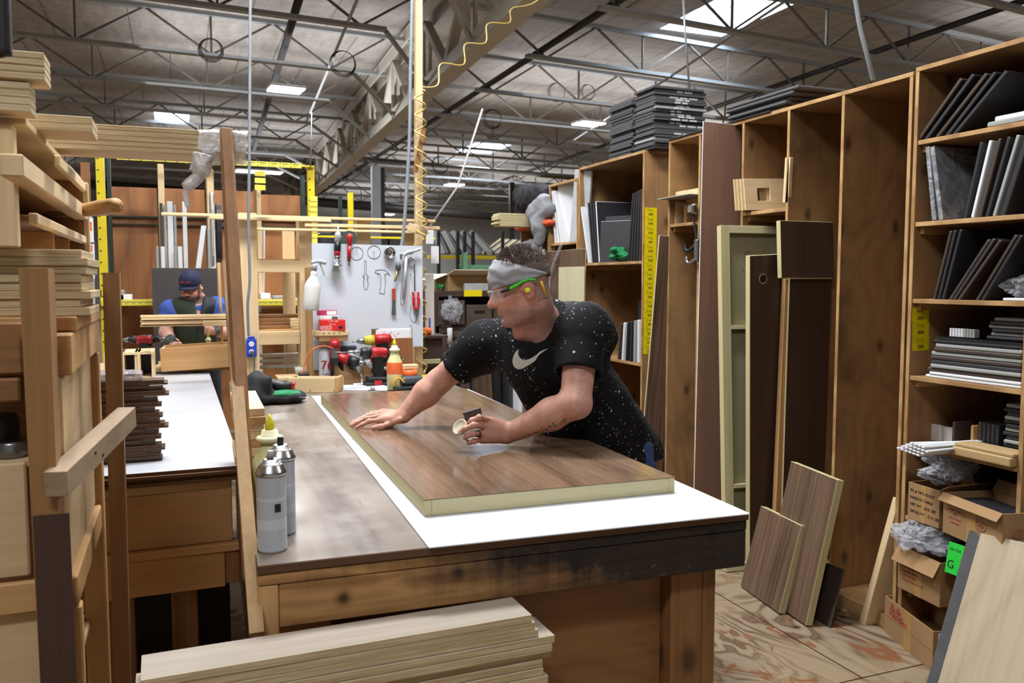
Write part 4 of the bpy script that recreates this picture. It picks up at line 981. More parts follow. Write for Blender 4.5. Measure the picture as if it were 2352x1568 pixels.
cabinet('long open plywood cabinet with tall narrow bays on the right',2.712,4.597,ZT,[(4.25,4.578,sb),(3.473,3.84,sa)],D)
SR=[.225,.535,AX(2062,1012,XC).z,AX(2087,862,XC).z,AX(2095,686,XC).z,AX(2105,510,XC).z,AX(2105,323,XC).z]
YR0,YR1=2.15,2.70
cabinet('open plywood cabinet crowded with dark boards and cartons at the right edge',YR0,YR1,ZT+.012,[(YR0,YR1-.019,z) for z in SR])
sl=AX(1400,602,XC).z;sl2=AX(1470,835,XC).z
cabinet('open plywood cabinet behind the man with the tall dark stack on its top',4.893,5.87,2.40,[(4.893,5.851,sl),(4.893,5.851,sl2)])
s2=AX(1300,556,XC).z
cabinet('plywood cabinet with white boards beyond the dark stacked cabinet',5.885,6.42,2.33,[(5.885,6.4,s2)])
cabinet('farthest low plywood cabinet under the jackets',6.435,7.05,2.0,[(6.435,7.03,s2-.25)])
# --- helper for boards stored on edge ---
def slat(pb,pt,depth,t,mat,label,group=None,X=XC+.01,yaw=0,nm='laminate_board',rnd=False,zb=None):
    a=AX(pb[0],pb[1],X);c=AX(pt[0],pt[1],X)
    if c.y<2.2: return None
    if zb is not None: a.z=zb
    v=c-a;u=V(depth,depth*math.tan(math.radians(yaw)),0)
    o=plank(nm,a,u,v,t,mat,None,.003);return tag(o,label,'board',group)
g='boards leaning on the top cabinet shelf'
z=SR[6]+.004
for i,(b_,t_,m) in enumerate(((( 2103,322),(2204,178),M_bpan),((2122,318),(2232,168),M_dpan),((2147,315),(2262,166),M_bpan),((2170,313),(2282,163),M_dpan),((2187,310),(2308,160),M_dpan))):
    slat(b_,t_,.5,.017,m,['first board from the left leaning on the top cabinet shelf','second board from the left leaning on the top cabinet shelf','third brownish board leaning on the top cabinet shelf','fourth board from the left leaning on the top cabinet shelf','large dark board nearest, leaning on the top cabinet shelf'][i],g,zb=z)
for i in range(2):
    b=MB();y1=AX(2262+8*i,290,XC).y;b.box(XC+.01+.02*i,XC+.4,YR0+.025,y1,SR[6]+.0005+.0205*i,SR[6]+.0205+.0205*i,.004);tag(b.build('laminate_board',[M_gpan,M_wpan][i]),['grey board lying flat low on the top cabinet shelf','pale board lying flat on the grey one on the top cabinet shelf'][i],'board')
z=SR[5]+.002
fl=film()
for i,(b_,t_,m) in enumerate((((2150,498),(2134,337),M_dpan),((2166,500),(2145,336),M_dpan2))):
    o=slat(b_,t_,.45,-.016,m,['left of two film wrapped dark boards on the second cabinet shelf','right of two film wrapped dark boards on the second cabinet shelf'][i],'film wrapped boards',zb=z)
    HASKIDS.add(o.name);b=MB();x1=max(v.co.x for v in o.data.vertices);y1=max(v.co.y for v in o.data.vertices)
    b.box(-.002,x1+.002,.001,y1+.002,-.0185,.0022,.002,M=WM[o.name]);b.build('film_wrap',fl,o)
cols=[M_dpan,M_wpan,M_bpan,M_dpan,M_gpan,M_dpan,M_bpan,M_gpan,M_bpan,M_wpan]
cn=['black','bright white','brown','dark grey','pale grey','wide black','dark brown','grey','brown','white']
for i in range(10):
    xb=2212+i*16.5;xt=2250+i*21
    slat((xb,505-i*1.2),(xt,326-i*4.2),.48,.016 if i!=5 else .024,cols[i],'%s board standing on the second cabinet shelf, %s from the left of its row'%(cn[i],ordw[i]),'boards standing on the second cabinet shelf',zb=z)
z=SR[4]+.003
for i,(b_,t_) in enumerate((((2142,684),(2180,530)),((2152,684),(2190,528)),((2162,684),(2203,526)),((2178,684),(2268,548)),((2187,685),(2280,546)),((2198,686),(2294,549)),((2240,687),(2330,538)),((2252,687),(2342,538)),((2264,688),(2356,536)),((2276,688),(2370,534)),((2290,689),(2384,532)))):
    slat(b_,t_,.5,.014,[M_bpan,M_dpan,M_dpan,M_gpan if False else M_bpan,M_dpan2,M_bpan][i%6],'dark board leaning on the third cabinet shelf, %s from the left'%ordw[i],'boards leaning on the third cabinet shelf',zb=z)
# crumpled film on that shelf
def crumple(name,c,r,label,h=.006,mat=None,amp=.02,fr=38,seed=0,flat=1.):
    """crumpled film: faceted sheets bulging over an ellipsoid"""
    rng=random.Random(seed);b=MB();c=V(*c)
    for L in range(2 if mat is None else 1):
        ce=[V(rng.gauss(0,1),rng.gauss(0,1),rng.gauss(0,1)).normalized() for _ in range(46)];hh=[rng.uniform(.55,1.18) for _ in ce];N=34;Q=20;vs=[];off=V(rng.uniform(-.15,.15)*r[0],rng.uniform(-.25,.25)*r[1],0)
        for j in range(Q+1):
            ph=math.pi*(.02+.80*j/Q)
            for i in range(N):
                th=2*math.pi*i/N;d=V(math.sin(ph)*math.cos(th),math.sin(ph)*math.sin(th),math.cos(ph))
                ds=sorted(((d-q).length,k) for k,q in enumerate(ce))[:2]
                t=ds[0][0]/(ds[1][0]+1e-6);f=hh[ds[0][1]]*(1-.28*t)+hh[ds[1][1]]*.0+rng.uniform(-.035,.035)
                vs.append(c+off+V(d.x*r[0]*f*(1-.12*L),d.y*r[1]*f*(1-.12*L),d.z*r[2]*f*(1-.12*L)))
        b.add(vs,[(j*N+i,(j+1)*N+i,(j+1)*N+(i+1)%N,j*N+(i+1)%N) for j in range(Q) for i in range(N)],0,mat is not None)
    return tag(b.build(name,mat or crum),label,'plastic film')
def crummat():
    t=NT('clear_crumpled_film');co=t.coord();n=t.noise(co,26,4,.7,1.5);lw=t.n('ShaderNodeLayerWeight');lw.inputs[0].default_value=.35
    t.P(rough=.12,spec=1.);t.b.inputs['Base Color'].default_value=srgb('D3D6DD')
    a=t.math('ADD',t.math('MULTIPLY',t.ramp(n,[(.42,(0,0,0)),(.7,(1,1,1))]),.35),t.math('MULTIPLY',lw.outputs[1],.38));t.l(t.math('ADD',a,.06),t.b.inputs['Alpha']);t.bump(n,.9,.01);return t.m
crum=crummat()
zc=SR[4];p=AX(2310,670,XC);crumple('plastic_film',(XC+.1,p.y,zc+.05),(.1,.09,.06),'crumpled clear film lying on the third cabinet shelf',seed=1)
b=MB();b.box(XC+.01,XC+.3,YR0+.025,p.y+.02,zc+.0005,zc+.012,.003);tag(b.build('laminate_board',M_wpan),'thin white board under the crumpled film on the third cabinet shelf','board')
# flat stacks on the fourth shelf
z=SR[3]+.0006;y0=AX(2350,880,XC).y
mats=[M_wpan,M_wpan,M_bpan,M_gpan,M_dpan2,M_bpan,M_gpan,M_bpan,M_gpan]
nn=['white','white','brown','grey','charcoal','dark brown','pale grey','brown','grey']
for i,m in enumerate(mats):
    hh=.0125 if i<2 else .0165;e=random.Random(i).uniform(-.01,.012)
    b=MB();b.box(XC+.008+abs(e),XC+.5,YR0+.03,AX(2122+i*2,850,XC).y+e,z,z+hh,.004);tag(b.build('laminate_board',m),'%s board lying flat on the fourth cabinet shelf, %s from the bottom'%(nn[i],ordw[i]),'board','flat boards on the fourth cabinet shelf');z+=hh+.0006
b=MB();ya=AX(2137,775,XC).y
for k in range(46):
    yy=ya-k*.0105
    if yy<YR0+.04: break
    b.bar(V(XC+.012,yy,z+.002),V(XC+.04,yy-.008,z+.024),.006,.006)
b.box(XC+.015,XC+.3,YR0+.03,ya,z,z+.012,.002)
tag(b.build('ridged_edge_strip',M_black),'black ridged strip lying on the flat boards of the fourth cabinet shelf','strip')
zz=z+.027
for i in range(9):
    y_=AX(2155+i*6.5,770,XC).y;b=MB();b.box(XC+.06,XC+.09,y_-.011,y_,zz,zz+.035,.002);tag(b.build('white_sample_block',M_wpan if i<5 else M_gpan),'small pale sample block on the ridged strip, %s from the left'%ordw[i],'block','sample blocks on the ridged strip')
for i in range(6):
    y1=AX(2236+(i%3)*6,740,XC).y;b=MB();q=zz+i*.0145;b.box(XC+.07+.01*(i%2),XC+.4,YR0+.03,y1,q,q+.0135,.005);tag(b.build('edge_rounded_board',M_gpan if i%2 else M_dpan2),'short pale ended board at the right of the fourth cabinet shelf, %s from the bottom'%ordw[i],'board','short boards on the fourth cabinet shelf')
# fifth shelf: strips, blocks, boards
z=SR[2]
for i in range(22):
    rng=random.Random(i);xx=rng.uniform(-8,8);a=AX(2062+(i%6)*9+(i//6)*10,1015+(i%6)*6.5+rng.uniform(-3,3),XC-.16);c=V(XC+.28,AX(2225+(i%5)*4,1000,XC).y-.0+rng.uniform(-.02,.02),z+.012+.012*(i//6)+.004*(i%3))
    a.z=z+.008+.011*(i//6)-(.012*(i%6)/6);b=MB();b.bar(a,c,.016,.007);tag(b.build('white_plastic_strip',M_white),'white plastic strip sticking out of the fifth cabinet shelf','strip','white strips sticking out of the shelf')
p=AX(2190,1000,XC);q=AX(2350,1050,XC);b=MB();b.box(XC-.035,XC+.06,YR0+.022,p.y-.02,z+.0008,z+.036,.004);b.box(XC-.02,XC+.08,YR0+.022,p.y-.02,z+.0365,z+.05,.003);tag(b.build('routed_pine_strip',wood('aged_pine_strip','B89D70','93784C','y',3,12,5,.4,.3,.6)),'routed pine board lying along the front of the fifth cabinet shelf','board')
for i in range(5):
    y_=AX(2247+i*10,945,XC+.1).y;b=MB();b.box(XC+.1,XC+.3,y_-.016,y_,z+.0512 if False else z+.0008,z+.125,.003);tag(b.build('dark_sample_board',M_dpan if i else M_bpan),'small dark board standing on the fifth cabinet shelf, %s from the left'%ordw[i],'board','small dark boards on the fifth shelf')
for i in range(14):
    y1=AX(2308+(i%3)*3,940,XC+.1).y;b=MB();q=z+.0008+i*.0155;b.box(XC+.09+.006*(i%2),XC+.4,YR0+.024,y1,q,q+.0145,.004);tag(b.build('sample_board',[M_dpan,M_gpan,M_dpan2][i%3]),'short board in the right stack of the fifth cabinet shelf, %s from the bottom'%ordw[i],'board','short boards in the fifth shelf stack')
for i,(x0,x1,y) in enumerate(((2125,2160,970),(2140,2185,976))):
    a=AX(x0,y,XC+.14);c=AX(x1,y,XC+.14);b=MB();b.box(XC+.14+.02*i,XC+.155+.02*i,c.y,a.y,z+.0008,a.z,.002);tag(b.build('white_sample_block',M_wpan),['white block standing left behind the white strips','white block standing right behind the white strips'][i],'block')
for i in range(2):
    a=AX(2195+i*43,965,XC+.1);b=MB();b.box(XC+.08,XC+.2,a.y-.012,a.y,z+.0008,z+.11,.005);tag(b.build('pine_divider',[M_bpan,W_pinez][i]),['red brown upright divider on the fifth cabinet shelf','pine upright divider by the small dark boards'][i],'divider')
# ---- cartons ----
M_card=plain('brown_cardboard','9C7A52',.8,0,.06,10);M_cardi=plain('dark_cardboard_inside','8A6A45',.85,0,.06,10)
M_redp=plain('red_box_print','A8372E',.7);M_tape=plain('packing_tape','B08A55',.25,0,.04)
def cardbox(M,w,d,h,label,flaps=(),open_=True,sealed=False):
    """open carton: local x along its front, y into the shelf"""
    o=thing('cardboard_box',label,'box',M);t=.004
    for nm,bx in (('front_wall',(0,w,0,t)),('back_wall',(0,w,d-t,d)),('side_wall',(0,t,t+.0003,d-t-.0003)),('side_wall',(w-t,w,t+.0003,d-t-.0003))):
        b=MB();b.box(*bx,0,h,.0008,M=M);b.build(nm,M_card,o)
    b=MB();b.box(t,w-t,t,d-t,0,.004,.0005,M=M);b.build('bottom_board',M_cardi,o)
    b=MB();b.box(w*.42,w*.58,-.0008,0,h*.0,h*.98,.0002,M=M);b.build('tape',M_tape,o)
    for (side,ang,ln) in flaps:
        b=MB()
        if side=='f': Q=M@T(0,0,h)@RX(ang);b.box(0,w,-.0,.0035,.0005,ln,.0008,M=Q)
        if side=='b': Q=M@T(0,d,h)@RX(ang);b.box(0,w,-.0035,0,.0005,ln,.0008,M=Q)
        if side=='l': Q=M@T(0,0,h)@RY(ang);b.box(0,.0035,.004,d-.004,.0005,ln,.0008,M=Q)
        if side=='r': Q=M@T(w,0,h)@RY(ang);b.box(-.0035,0,.004,d-.004,.0005,ln,.0008,M=Q)
        b.build('flap',M_card,o)
    return o
def facing(a,c):  # local x from a to c
    u=(c-a);u.z=0;n=V(0,0,1).cross(u);return frame(a,u,n),u.length
# carton 1 (printed)
X1=XC-.02;z=SR[1]+.0006
a=AX(2082,1190,X1);c=AX(2160,1205,X1);a=V(X1,a.y-.005,z);c=V(X1-.01,c.y,z);M,w=facing(a,c);h1=AX(2085,1105,X1).z-z
o=cardbox(M,w,.26,h1,'upright printed carton with torn top holding clear film in the right cabinet',[('r',60,.05)])
for k,sx in enumerate(('PC # T495-453257','MADE IN CHINA','NET WT.  20.8  LBS','GROSS WT.  21.4  LBS')): text('lettering',sx,M@T(.012,-.0012,h1*.80-k*.029)@RX(90)@RZ(-2),.0165,M_ink,o,.0003,'LEFT')
crumple('plastic_film',(X1+.10,(a.y+c.y)/2-.02,z+h1+.08),(.13,.13,.09),'clear film bulging out of the printed carton in the right cabinet',seed=4)
# carton 2
a=AX(2165,1207,X1-.03);c=AX(2302,1240,X1-.1);a.z=z;c.z=z;a=V(X1-.03,a.y,z);c=V(X1-.10,c.y,z);M,w=facing(a,c);h2=AX(2170,1130,X1-.03).z-z
o=cardbox(M,w,.22,h2,'wide open carton with red marks on the right cabinet shelf',[('f',140,.04),('b',-30,.05)])
text('lettering','14"',M@T(w*.22,-.0012,h2*.55)@RX(90),.02,M_redp,o,.0003)
for k in range(3): text('lettering',['8-12 INCH TRAPS','MADE IN TAIWAN','HARDWARE'][k],M@T(w*.22,-.0012,h2*.72-.012-k*.017-(0 if k==0 else .016))@RX(90),.009,M_redp,o,.0003)
for xx in (.66,):
    b=MB();b.tube([M@V(w*xx+.028*math.cos(q*.314),-.001,h2*.52+.018*math.sin(q*.314)) for q in range(20)],.0008,4,closed=True);b.build('logo_ring',M_redp,o);text('lettering','C',M@T(w*xx,-.0012,h2*.52)@RX(90),.024,M_redp,o,.0003);text('lettering','R   SA',M@T(w*xx,-.0012,h2*.52)@RX(90),.012,M_redp,o,.0003)
b=MB();b.tube([M@V(w+.001,.07+.026*math.cos(q*.314),h2*.52+.017*math.sin(q*.314)) for q in range(20)],.0008,4,closed=True);b.build('logo_ring',M_redp,o);text('lettering','C',M@T(w+.0012,.07,h2*.52)@RZ(90)@RX(90),.024,M_redp,o,.0003)
b=MB();b.box(.02,w-.02,.02,.18,h2*.75,h2*.75+.02,.01,M=M);tag(b.build('dark_packed_part',M_dpan),'dark part lying inside the wide red marked carton','part')
# carton 3
z=SR[0]+.0006;a=AX(2062,1335,X1);c=AX(2175,1378,X1);a=V(X1-.01,min(a.y,YR1-.024),z);c=V(X1-.04,c.y,z);M,w=facing(a,c);h3=AX(2068,1250,X1).z-z
o=cardbox(M,w,.26,h3,'handwritten numbered carton with film spilling out, low in the right cabinet',[('f',150,.07)])
text('lettering','0199539',M@T(w*.42,-.0012,h3*.86)@RX(90)@RZ(4),.032,M_ink,o,.0003)
for k,sx in enumerate(('ITEM: LPC-C-1','Des: Extension Slide','Quantity: 100 PCS','G.W. 5.6  KGS','Produce Time: 2021-05')): text('lettering',sx,M@T(.03,-.0012,h3*.66-k*.0185)@RX(90),.0125,M_redp,o,.0003,'LEFT')
crumple('plastic_film',((a.x+c.x)/2+.05,(a.y+c.y)/2+.02,z+h3+.055),(.13,.16,.075),'clear film heaped on top of the handwritten numbered carton',seed=9)
# green tag
a=AX(2168,1265,X1-.06);c=AX(2222,1240,X1-.06);pl=plank('green_tag',AX(2170,1312,X1-.075),V(0,c.y-a.y-.015,.0),V(.02,.0,.12),.002,plain('bright_green_card','22C53A',.55));tag(pl,'bright green tag with printed number beside the handwritten carton','tag');HASKIDS.add(pl.name)
Mg=WM[pl.name];text('lettering','306172A',Mg@T(.06,.085,-.0004)@RX(180)@RZ(180) if False else Mg@T(.033,.095,.0024),.0145,M_ink,pl,.0003);text('lettering','G',Mg@T(.022,.035,.0024),.045,M_ink,pl,.0003)
# carton 4 on the floor
z=.0006;a=V(2.858,2.742,z);c=V(2.737,2.38,z);M,w=facing(a,c);h4=AX(2036,1368,2.86).z
o=cardbox(M,w,.2,h4,'open carton marked in red handwriting standing on the floor by the cabinet',[])
text('lettering','Bulk',M@T(.05,-.0012,h4*.82)@RX(90)@RZ(-3),.05,M_redp,o,.0003,'LEFT');text('lettering','Handles',M@T(.04,-.0012,h4*.66)@RX(90)@RZ(-3),.045,M_redp,o,.0003,'LEFT')
b=MB();b.box(0,w,-.0015,0,h4*.5,h4*.51,.0003,M=M);b.build('fold_line',M_cardi,o)
b=MB();b.box(w,w+.0008,.02,.15,h4*.55,h4*.95,.0002,M=M);b.build('shipping_label',M_paper,o)
b=MB()
for k in range(9): b.box(w+.0008,w+.0014,.1+.004*k,.102+.004*k,h4*.6,h4*.9,.0001,M=M)
b.build('barcode',M_ink,o)
b=MB();a=AX(2190,1345,2.75);b.box(2.80,2.95,2.19,2.33,.0006,.40,.004);tag(b.build('folded_carton',M_card),'folded brown carton standing behind the leaning pale plywood sheet','box')
# leaning pale plywood and the dark board behind it
M_birch=wood('pale_birch_ply','B9A98E','978467','y',1.6,3,6,.45,.2,.55)
pl=plank('dark_edged_board',V(2.505,2.22,0.001),V(.02,-.40,0),V(.29,.066,.59),-.03,M_dfab);tag(pl,'thick dark board leaning behind the pale plywood at the lower right corner','board')
pl=plank('birch_plywood_sheet',V(2.47,2.152,0.001),V(.025,-.5,0),V(.30,.065,.60),-.012,[M_birch,M_edge]);tag(pl,'pale birch plywood sheet leaning at the lower right corner','plywood')
# tall thin pine board standing by the cabinet post
pl=plank('pine_board',V(2.83,2.86,.001),V(.12,-.01,0),AX(2055,1142,2.90)-V(2.83,2.85,.001),.035,W_pinep);tag(pl,'narrow pale board leaning on the cabinet post by the floor carton','board')
# yellow bar code labels
M_ylab=plain('yellow_label_paper','E8D400',.5,0,.02)
NUM=['3513410','3513408','3513407','3514604','3514606','3513403','3513367','3509877','3509878','3513409','3513441','3513469','3513404','3513406','3514963','3514962']
def ylabel(M,w,h,num,label,grp):
    b=MB();b.box(0,w,-.0009,0,0,h,.0001,M=M);o=b.build('barcode_label',M_ylab,None,M);tag(o,label,'label',grp);HASKIDS.add(o.name)
    text('lettering',num,M@T(w*.45,-.0011,h*.72)@RX(90),h*.2,M_ink,o,.0002)
    b=MB();rng=random.Random(num);x=w*.32
    while x<w*.68:
        q=rng.choice((.0012,.0022,.003));b.box(x,x+q,-.0012,-.0009,h*.14,h*.4,.0001,M=M);x+=q+rng.choice((.0012,.002))
    b.build('barcode',M_ink,o)
    b=MB()
    for zz in (.57,.9): b.box(w*.05,w*.8 if zz<.6 else w*.35,-.0011,-.0009,h*zz-.001,h*zz,.0001,M=M)
    b.build('print_line',M_ink,o)
yy=4.8925;tl=AY(1480,476,yy);br=AY(1500,812,yy);H_=(tl.z-br.z)/16
for i in range(16):
    M=T(tl.x+.004,yy,tl.z-(i+1)*H_);ylabel(M,.092,H_*.985,NUM[i],'yellow barcode label on the plywood cabinet side behind the man, %s from the top'%ordw[i],'yellow barcode labels on cabinet side')
yy=YR1-.0195;
for i in range(3):
    a=AY(2096,706+i*33,yy);c=AY(2133,738+i*33,yy);ylabel(T(a.x,yy,c.z),c.x-a.x,(a.z-c.z)*1.0,['2012102','2012104','2012103'][i],'yellow barcode label inside the right cabinet, %s from the top'%ordw[i],'yellow labels inside the right cabinet')
# ---- stacks on top of the cabinets ----
def dstack(x0,x1,y0,y1,z,n,lab,grp,tilt=0,mats=(M_dfab,M_dpan2)):
    th=.0182
    for i in range(n):
        rng=random.Random(i*3+int(x1*100)+int(y1*1000));dx,dy=rng.uniform(-.012,.012),rng.uniform(-.012,.012)
        b=MB();b.box(x0+dx,x1+dx,y0+dy,y1+dy,z,z+th-.0012,.002)
        m=mats[0] if rng.random()<.8 else mats[1]
        if i in (n//2+3,3) and y0<4.9: m=M_gpan
        o=b.build('dark_stacked_board',m);tag(o,'%s, %s from the bottom'%(lab,(ordw[i] if i<16 else ORD[i])),'board',grp)
        if y0<4.9 and rng.random()<.75:
            HASKIDS.add(o.name);b=MB();xx=x0+.12+rng.uniform(0,.08)
            for k in range(rng.choice((2,3))):
                wd=rng.uniform(.03,.07);b.box(xx,xx+wd,y0+dy-.0008,y0+dy+.0005,z+.002,z+th-.004,.0002);xx+=wd+.012
            b.build('paper_sticker',plain('worn_white_sticker','BFC0C2',.7,0,.2,30),o)
        z+=th
dstack(2.90,3.29,4.80,5.05,2.4006,22,'dark board in the near stack on the cabinet behind the man','dark boards in the near tall stack')
dstack(2.90,3.29,5.085,5.40,2.4006,21,'dark board in the far stack on the cabinet behind the man','dark boards in the far tall stack')
a=AX(1648,262,2.92);b=MB();b.box(2.875,3.38,3.62,4.592,2.4156,2.4215,.001);tag(b.build('dark_sheet',M_dpan2),'thin dark sheet on top of the long plywood cabinet','sheet')
for i in range(5):
    rng=random.Random(i);b=MB();b.box(2.90+rng.uniform(0,.03),3.36,3.52+rng.uniform(0,.04)-.02*i,4.06-rng.uniform(0,.05),2.4222+i*.0195,2.4222+i*.0195+.018,.006);tag(b.build('edge_rounded_board',M_dfab),'dark board in the low stack on the long cabinet, %s from the bottom'%ordw[i],'board','dark boards on the long cabinet')
# ---- tall boards leaning in the bays ----
W_hard=wood('brown_hardboard','8A6450','71503F','z',4,14,3,.35,.25,.6)
pl=plank('tall_brown_sheet',V(2.655,3.925,.001),V(.262,.01,0),V(.025,.0,2.405),-.006,[wood('brown_hardboard_y','9A7763','7F5F4D','y',4,14,3,.35,.25,.6),M_white]);tag(pl,'tall reddish brown sheet standing in front of the long cabinet bays','sheet')
# door back (frame with a recessed back)
o0=V(2.665,3.66,.001);tp=AX(1668,520,2.735);u=V(.25,-.03,0).normalized();M=frame(o0,u,tp-o0);HH=(tp-o0).length;WW=.42
db=thing('framed_blank','pale framed blank slab seen from its hollow back, leaning in the cabinet bay','slab',M);HASKIDS.add(db.name)
for nm,bx,m in (('stile',(0,.052,0,HH),M_poplar),('stile',(WW-.052,WW,0,HH),M_poplar),('rail',(.0525,WW-.0525,0,.04),M_poplarx),('rail',(.0525,WW-.0525,HH-.04,HH),M_poplarx),('rail',(.0525,WW-.0525,HH*.70,HH*.70+.02),M_poplarx),('rail',(.0525,WW-.0525,HH*.24,HH*.24+.02),M_poplarx)):
    b=MB();b.box(*bx,-.0,.042,.001,M=M);b.build(nm,m,db)
b=MB();b.box(.0525,WW-.0525,.0405,HH-.0405,.0,.006,.001,M=M);b.build('back_sheet',wood('pale_green_back','A79F79','968E69','y',3,14,3,.25,.15,.6),db)
text('lettering','american',M@T(.17,HH*.86,.007)@RZ(90),.07,plain('grey_stamp','6F6A55',.7),db,.0003)
# walnut boards
def wboard(nm,o,u,v,t,label,edge=M_white,m=W_walnut,cat='board'):
    pl=plank(nm,o,u,v,t,[m,edge]);return tag(pl,label,cat)
DK=wood('dark_walnut_laminate','4E3A2E','33261E','y',2.4,12,5,.5,.3,.42)
t0=AY(1734,587,3.42);pl=wboard('walnut_board',V(2.735,3.52,.001),V(.30,.02,0),V(t0.x-2.735,-.06,t0.z),-.032,'dark walnut board with white edge and a round lock hole, leaning in the bay',M_poplar,DK)
hl=AY(1777,707,3.40);HASKIDS.add(pl.name);b=MB();Mh=WM[pl.name]
b.lathe([(.027,0),(.027,.0012),(.021,.0014),(.021,-.0)],24,0,Mh@T(.085,t0.z*.93,.0002),False);b.build('lock_hole_rim',plain('dull_rim','8B7B68',.5),pl)
b=MB();b.lathe([(.021,0),(.021,.0008)],24,0,Mh@T(.085,t0.z*.93,.0002));b.build('lock_hole',plain('dark_hole','120D0A',.9),pl)
wboard('walnut_board',V(2.872,3.45,.001),V(.27,.0,0),V(.0,-.02,1.552),-.02,'tall dark walnut board with a white edge behind the short one in the bay',M_poplar,DK)
a=AY(1792,503,3.40);c=AY(1925,512,3.40);d_=AY(1795,637,3.40)
wboard('short_walnut_board',V(2.796,3.40,1.556),V(.335,.0,0),V(0,.02,.285),-.03,'short walnut board held high in front of the taller walnut board',M_poplar,DK)
pl=plank('brown_post',AY(1779,1165,3.46)+V(0,0,-.36),V(.05,0,0),AY(1805,640,3.44)-AY(1779,1165,3.46)+V(0,0,.36),-.03,W_pine);tag(pl,'narrow brown stained post leaning between the walnut boards','post')
pl=wboard('long_walnut_board',V(2.692,4.62,.001),V(.17,.0,0),AY(1515,540,4.58)-V(2.692,4.62,.001),-.012,'long walnut board leaning in the gap beside the yellow labels',M_edge,W_walnut)
# floor slabs
pl=wboard('walnut_floor_slab',V(2.578,3.053,.001),V(.057,.36,0),V(.105,-.012,.405),-.035,'smaller walnut slab with pale edges leaning on the larger one on the floor',M_poplar,W_walnut,'slab')
pl=wboard('walnut_floor_slab',V(2.60,2.90,.001),V(.045,.36,0),V(.13,-.03,.655),-.035,'larger walnut slab with pale edges leaning on the floor by the tall bays',M_poplar,W_walnut,'slab')
pl=plank('thin_dark_sheet',V(2.665,2.855,.001),V(.03,.30,0),V(.085,.015,.25),-.006,M_bpan);tag(pl,'thin dark sheet on the floor behind the larger walnut slab','sheet')
# boards behind the man
pl=plank('walnut_board',V(2.866,AX(1250,760,2.866).y,.001),V(0,AX(1356,700,2.87).y-AX(1262,700,2.87).y,0),V(.015,.01,AX(1283,576,2.88).z),-.006,[W_walnut,M_edge]);tag(pl,'walnut board standing behind the head of the man in the headband','board')
pl=plank('pale_board',V(2.845,AX(1280,780,2.845).y,.001),V(0,AX(1352,700,2.84).y-AX(1292,700,2.84).y,0),V(.01,.0,AX(1308,613,2.85).z),-.008,[wood('pale_striped_laminate','CFC9A9','BDB692','y',6,30,4,.4,.3,.4),M_edge]);tag(pl,'pale striped board standing behind the shoulder of the man in the headband','board')
# ---- contents of far cabinet ----
zl=sl+.001
slat((1352,600),(1334,474),.35,-.012,M_wpan,'white board leaning at the far left of the cabinet shelf behind the man',zb=zl,nm='white_board')
for i in range(4): slat((1362+i*5,601),(1351+i*6,465-(i%2)*3),.4,-.014,M_dpan if i!=3 else [M_dpan,M_wpan],['first dark','second dark','third dark','white edged'][i]+' board standing left on the cabinet shelf behind the man','boards standing on the shelf behind the man',zb=zl)
a=AX(1382,600,XC+.03);pl=plank('white_backed_board',V(XC+.02,a.y,zl),V(.12,-.26,0),V(.01,0,.30),.012,[M_dpan2,M_wpan]);tag(pl,'white edged charcoal board facing out on the shelf behind the man','board')
a=AX(1389,600,XC+.06);pl=plank('charcoal_board',V(XC+.05,a.y-.02,zl),V(.14,-.33,0),V(.005,0,.335),-.016,M_dpan2);tag(pl,'large square charcoal board facing out on the cabinet shelf behind the man','board')
for i in range(6): slat((1441+i*6.5,601-i*.7),(1452+i*5,444-i*2.6),.42,.016,M_dpan if i<4 else M_bpan,'%s board leaning at the right of the shelf behind the man'%ordw[i],'boards leaning right on the shelf behind the man',zb=zl)
s=SDF();c=AX(1412,590,XC+.04);rng=random.Random(5)
for k in range(9): s.ell(V(XC+.03+rng.uniform(-.02,.05),c.y-.06+rng.uniform(-.06,.06),zl+.03+rng.uniform(0,.06)),(.035,.04,.022),k=.012)
o=sdfobj('green_rag',s,.005,plain('bright_green_cloth','0E7A45',.8,0,.2,40),None,lambda P,D:D+.005*np.sin(P[:,0]*140+np.sin(P[:,2]*90)*2)*np.sin(P[:,2]*120));tag(o,'bright green cloth bundled on the cabinet shelf behind the man','cloth')
zl=sl2+.001
for i in range(6): slat((1418+i*9,836-i*1),(1424+i*8,742-i*1.6),.4,.02 if i%2 else .014,[M_bpan,M_wpan,M_dpan,M_dpan,M_gpan,M_wpan][i],'%s board on the lower cabinet shelf behind the back of the man'%['brown','white rounded','third dark','fourth dark','pale grey','last white'][i],'boards on the lower shelf behind the man',zb=zl)
b=MB();b.box(XC+.2,XC+.22,4.95,5.3,zl,zl+.42,.002);tag(b.build('dark_board',M_dpan),'tall black board at the back of the lower shelf behind the man','board')
pl=plank('grey_board',V(XC-.05,4.76,.001),V(.18,-.02,0),V(.05,.05,.78),.015,M_dpan2);tag(pl,'short charcoal board low beside the long walnut board behind the man','board')
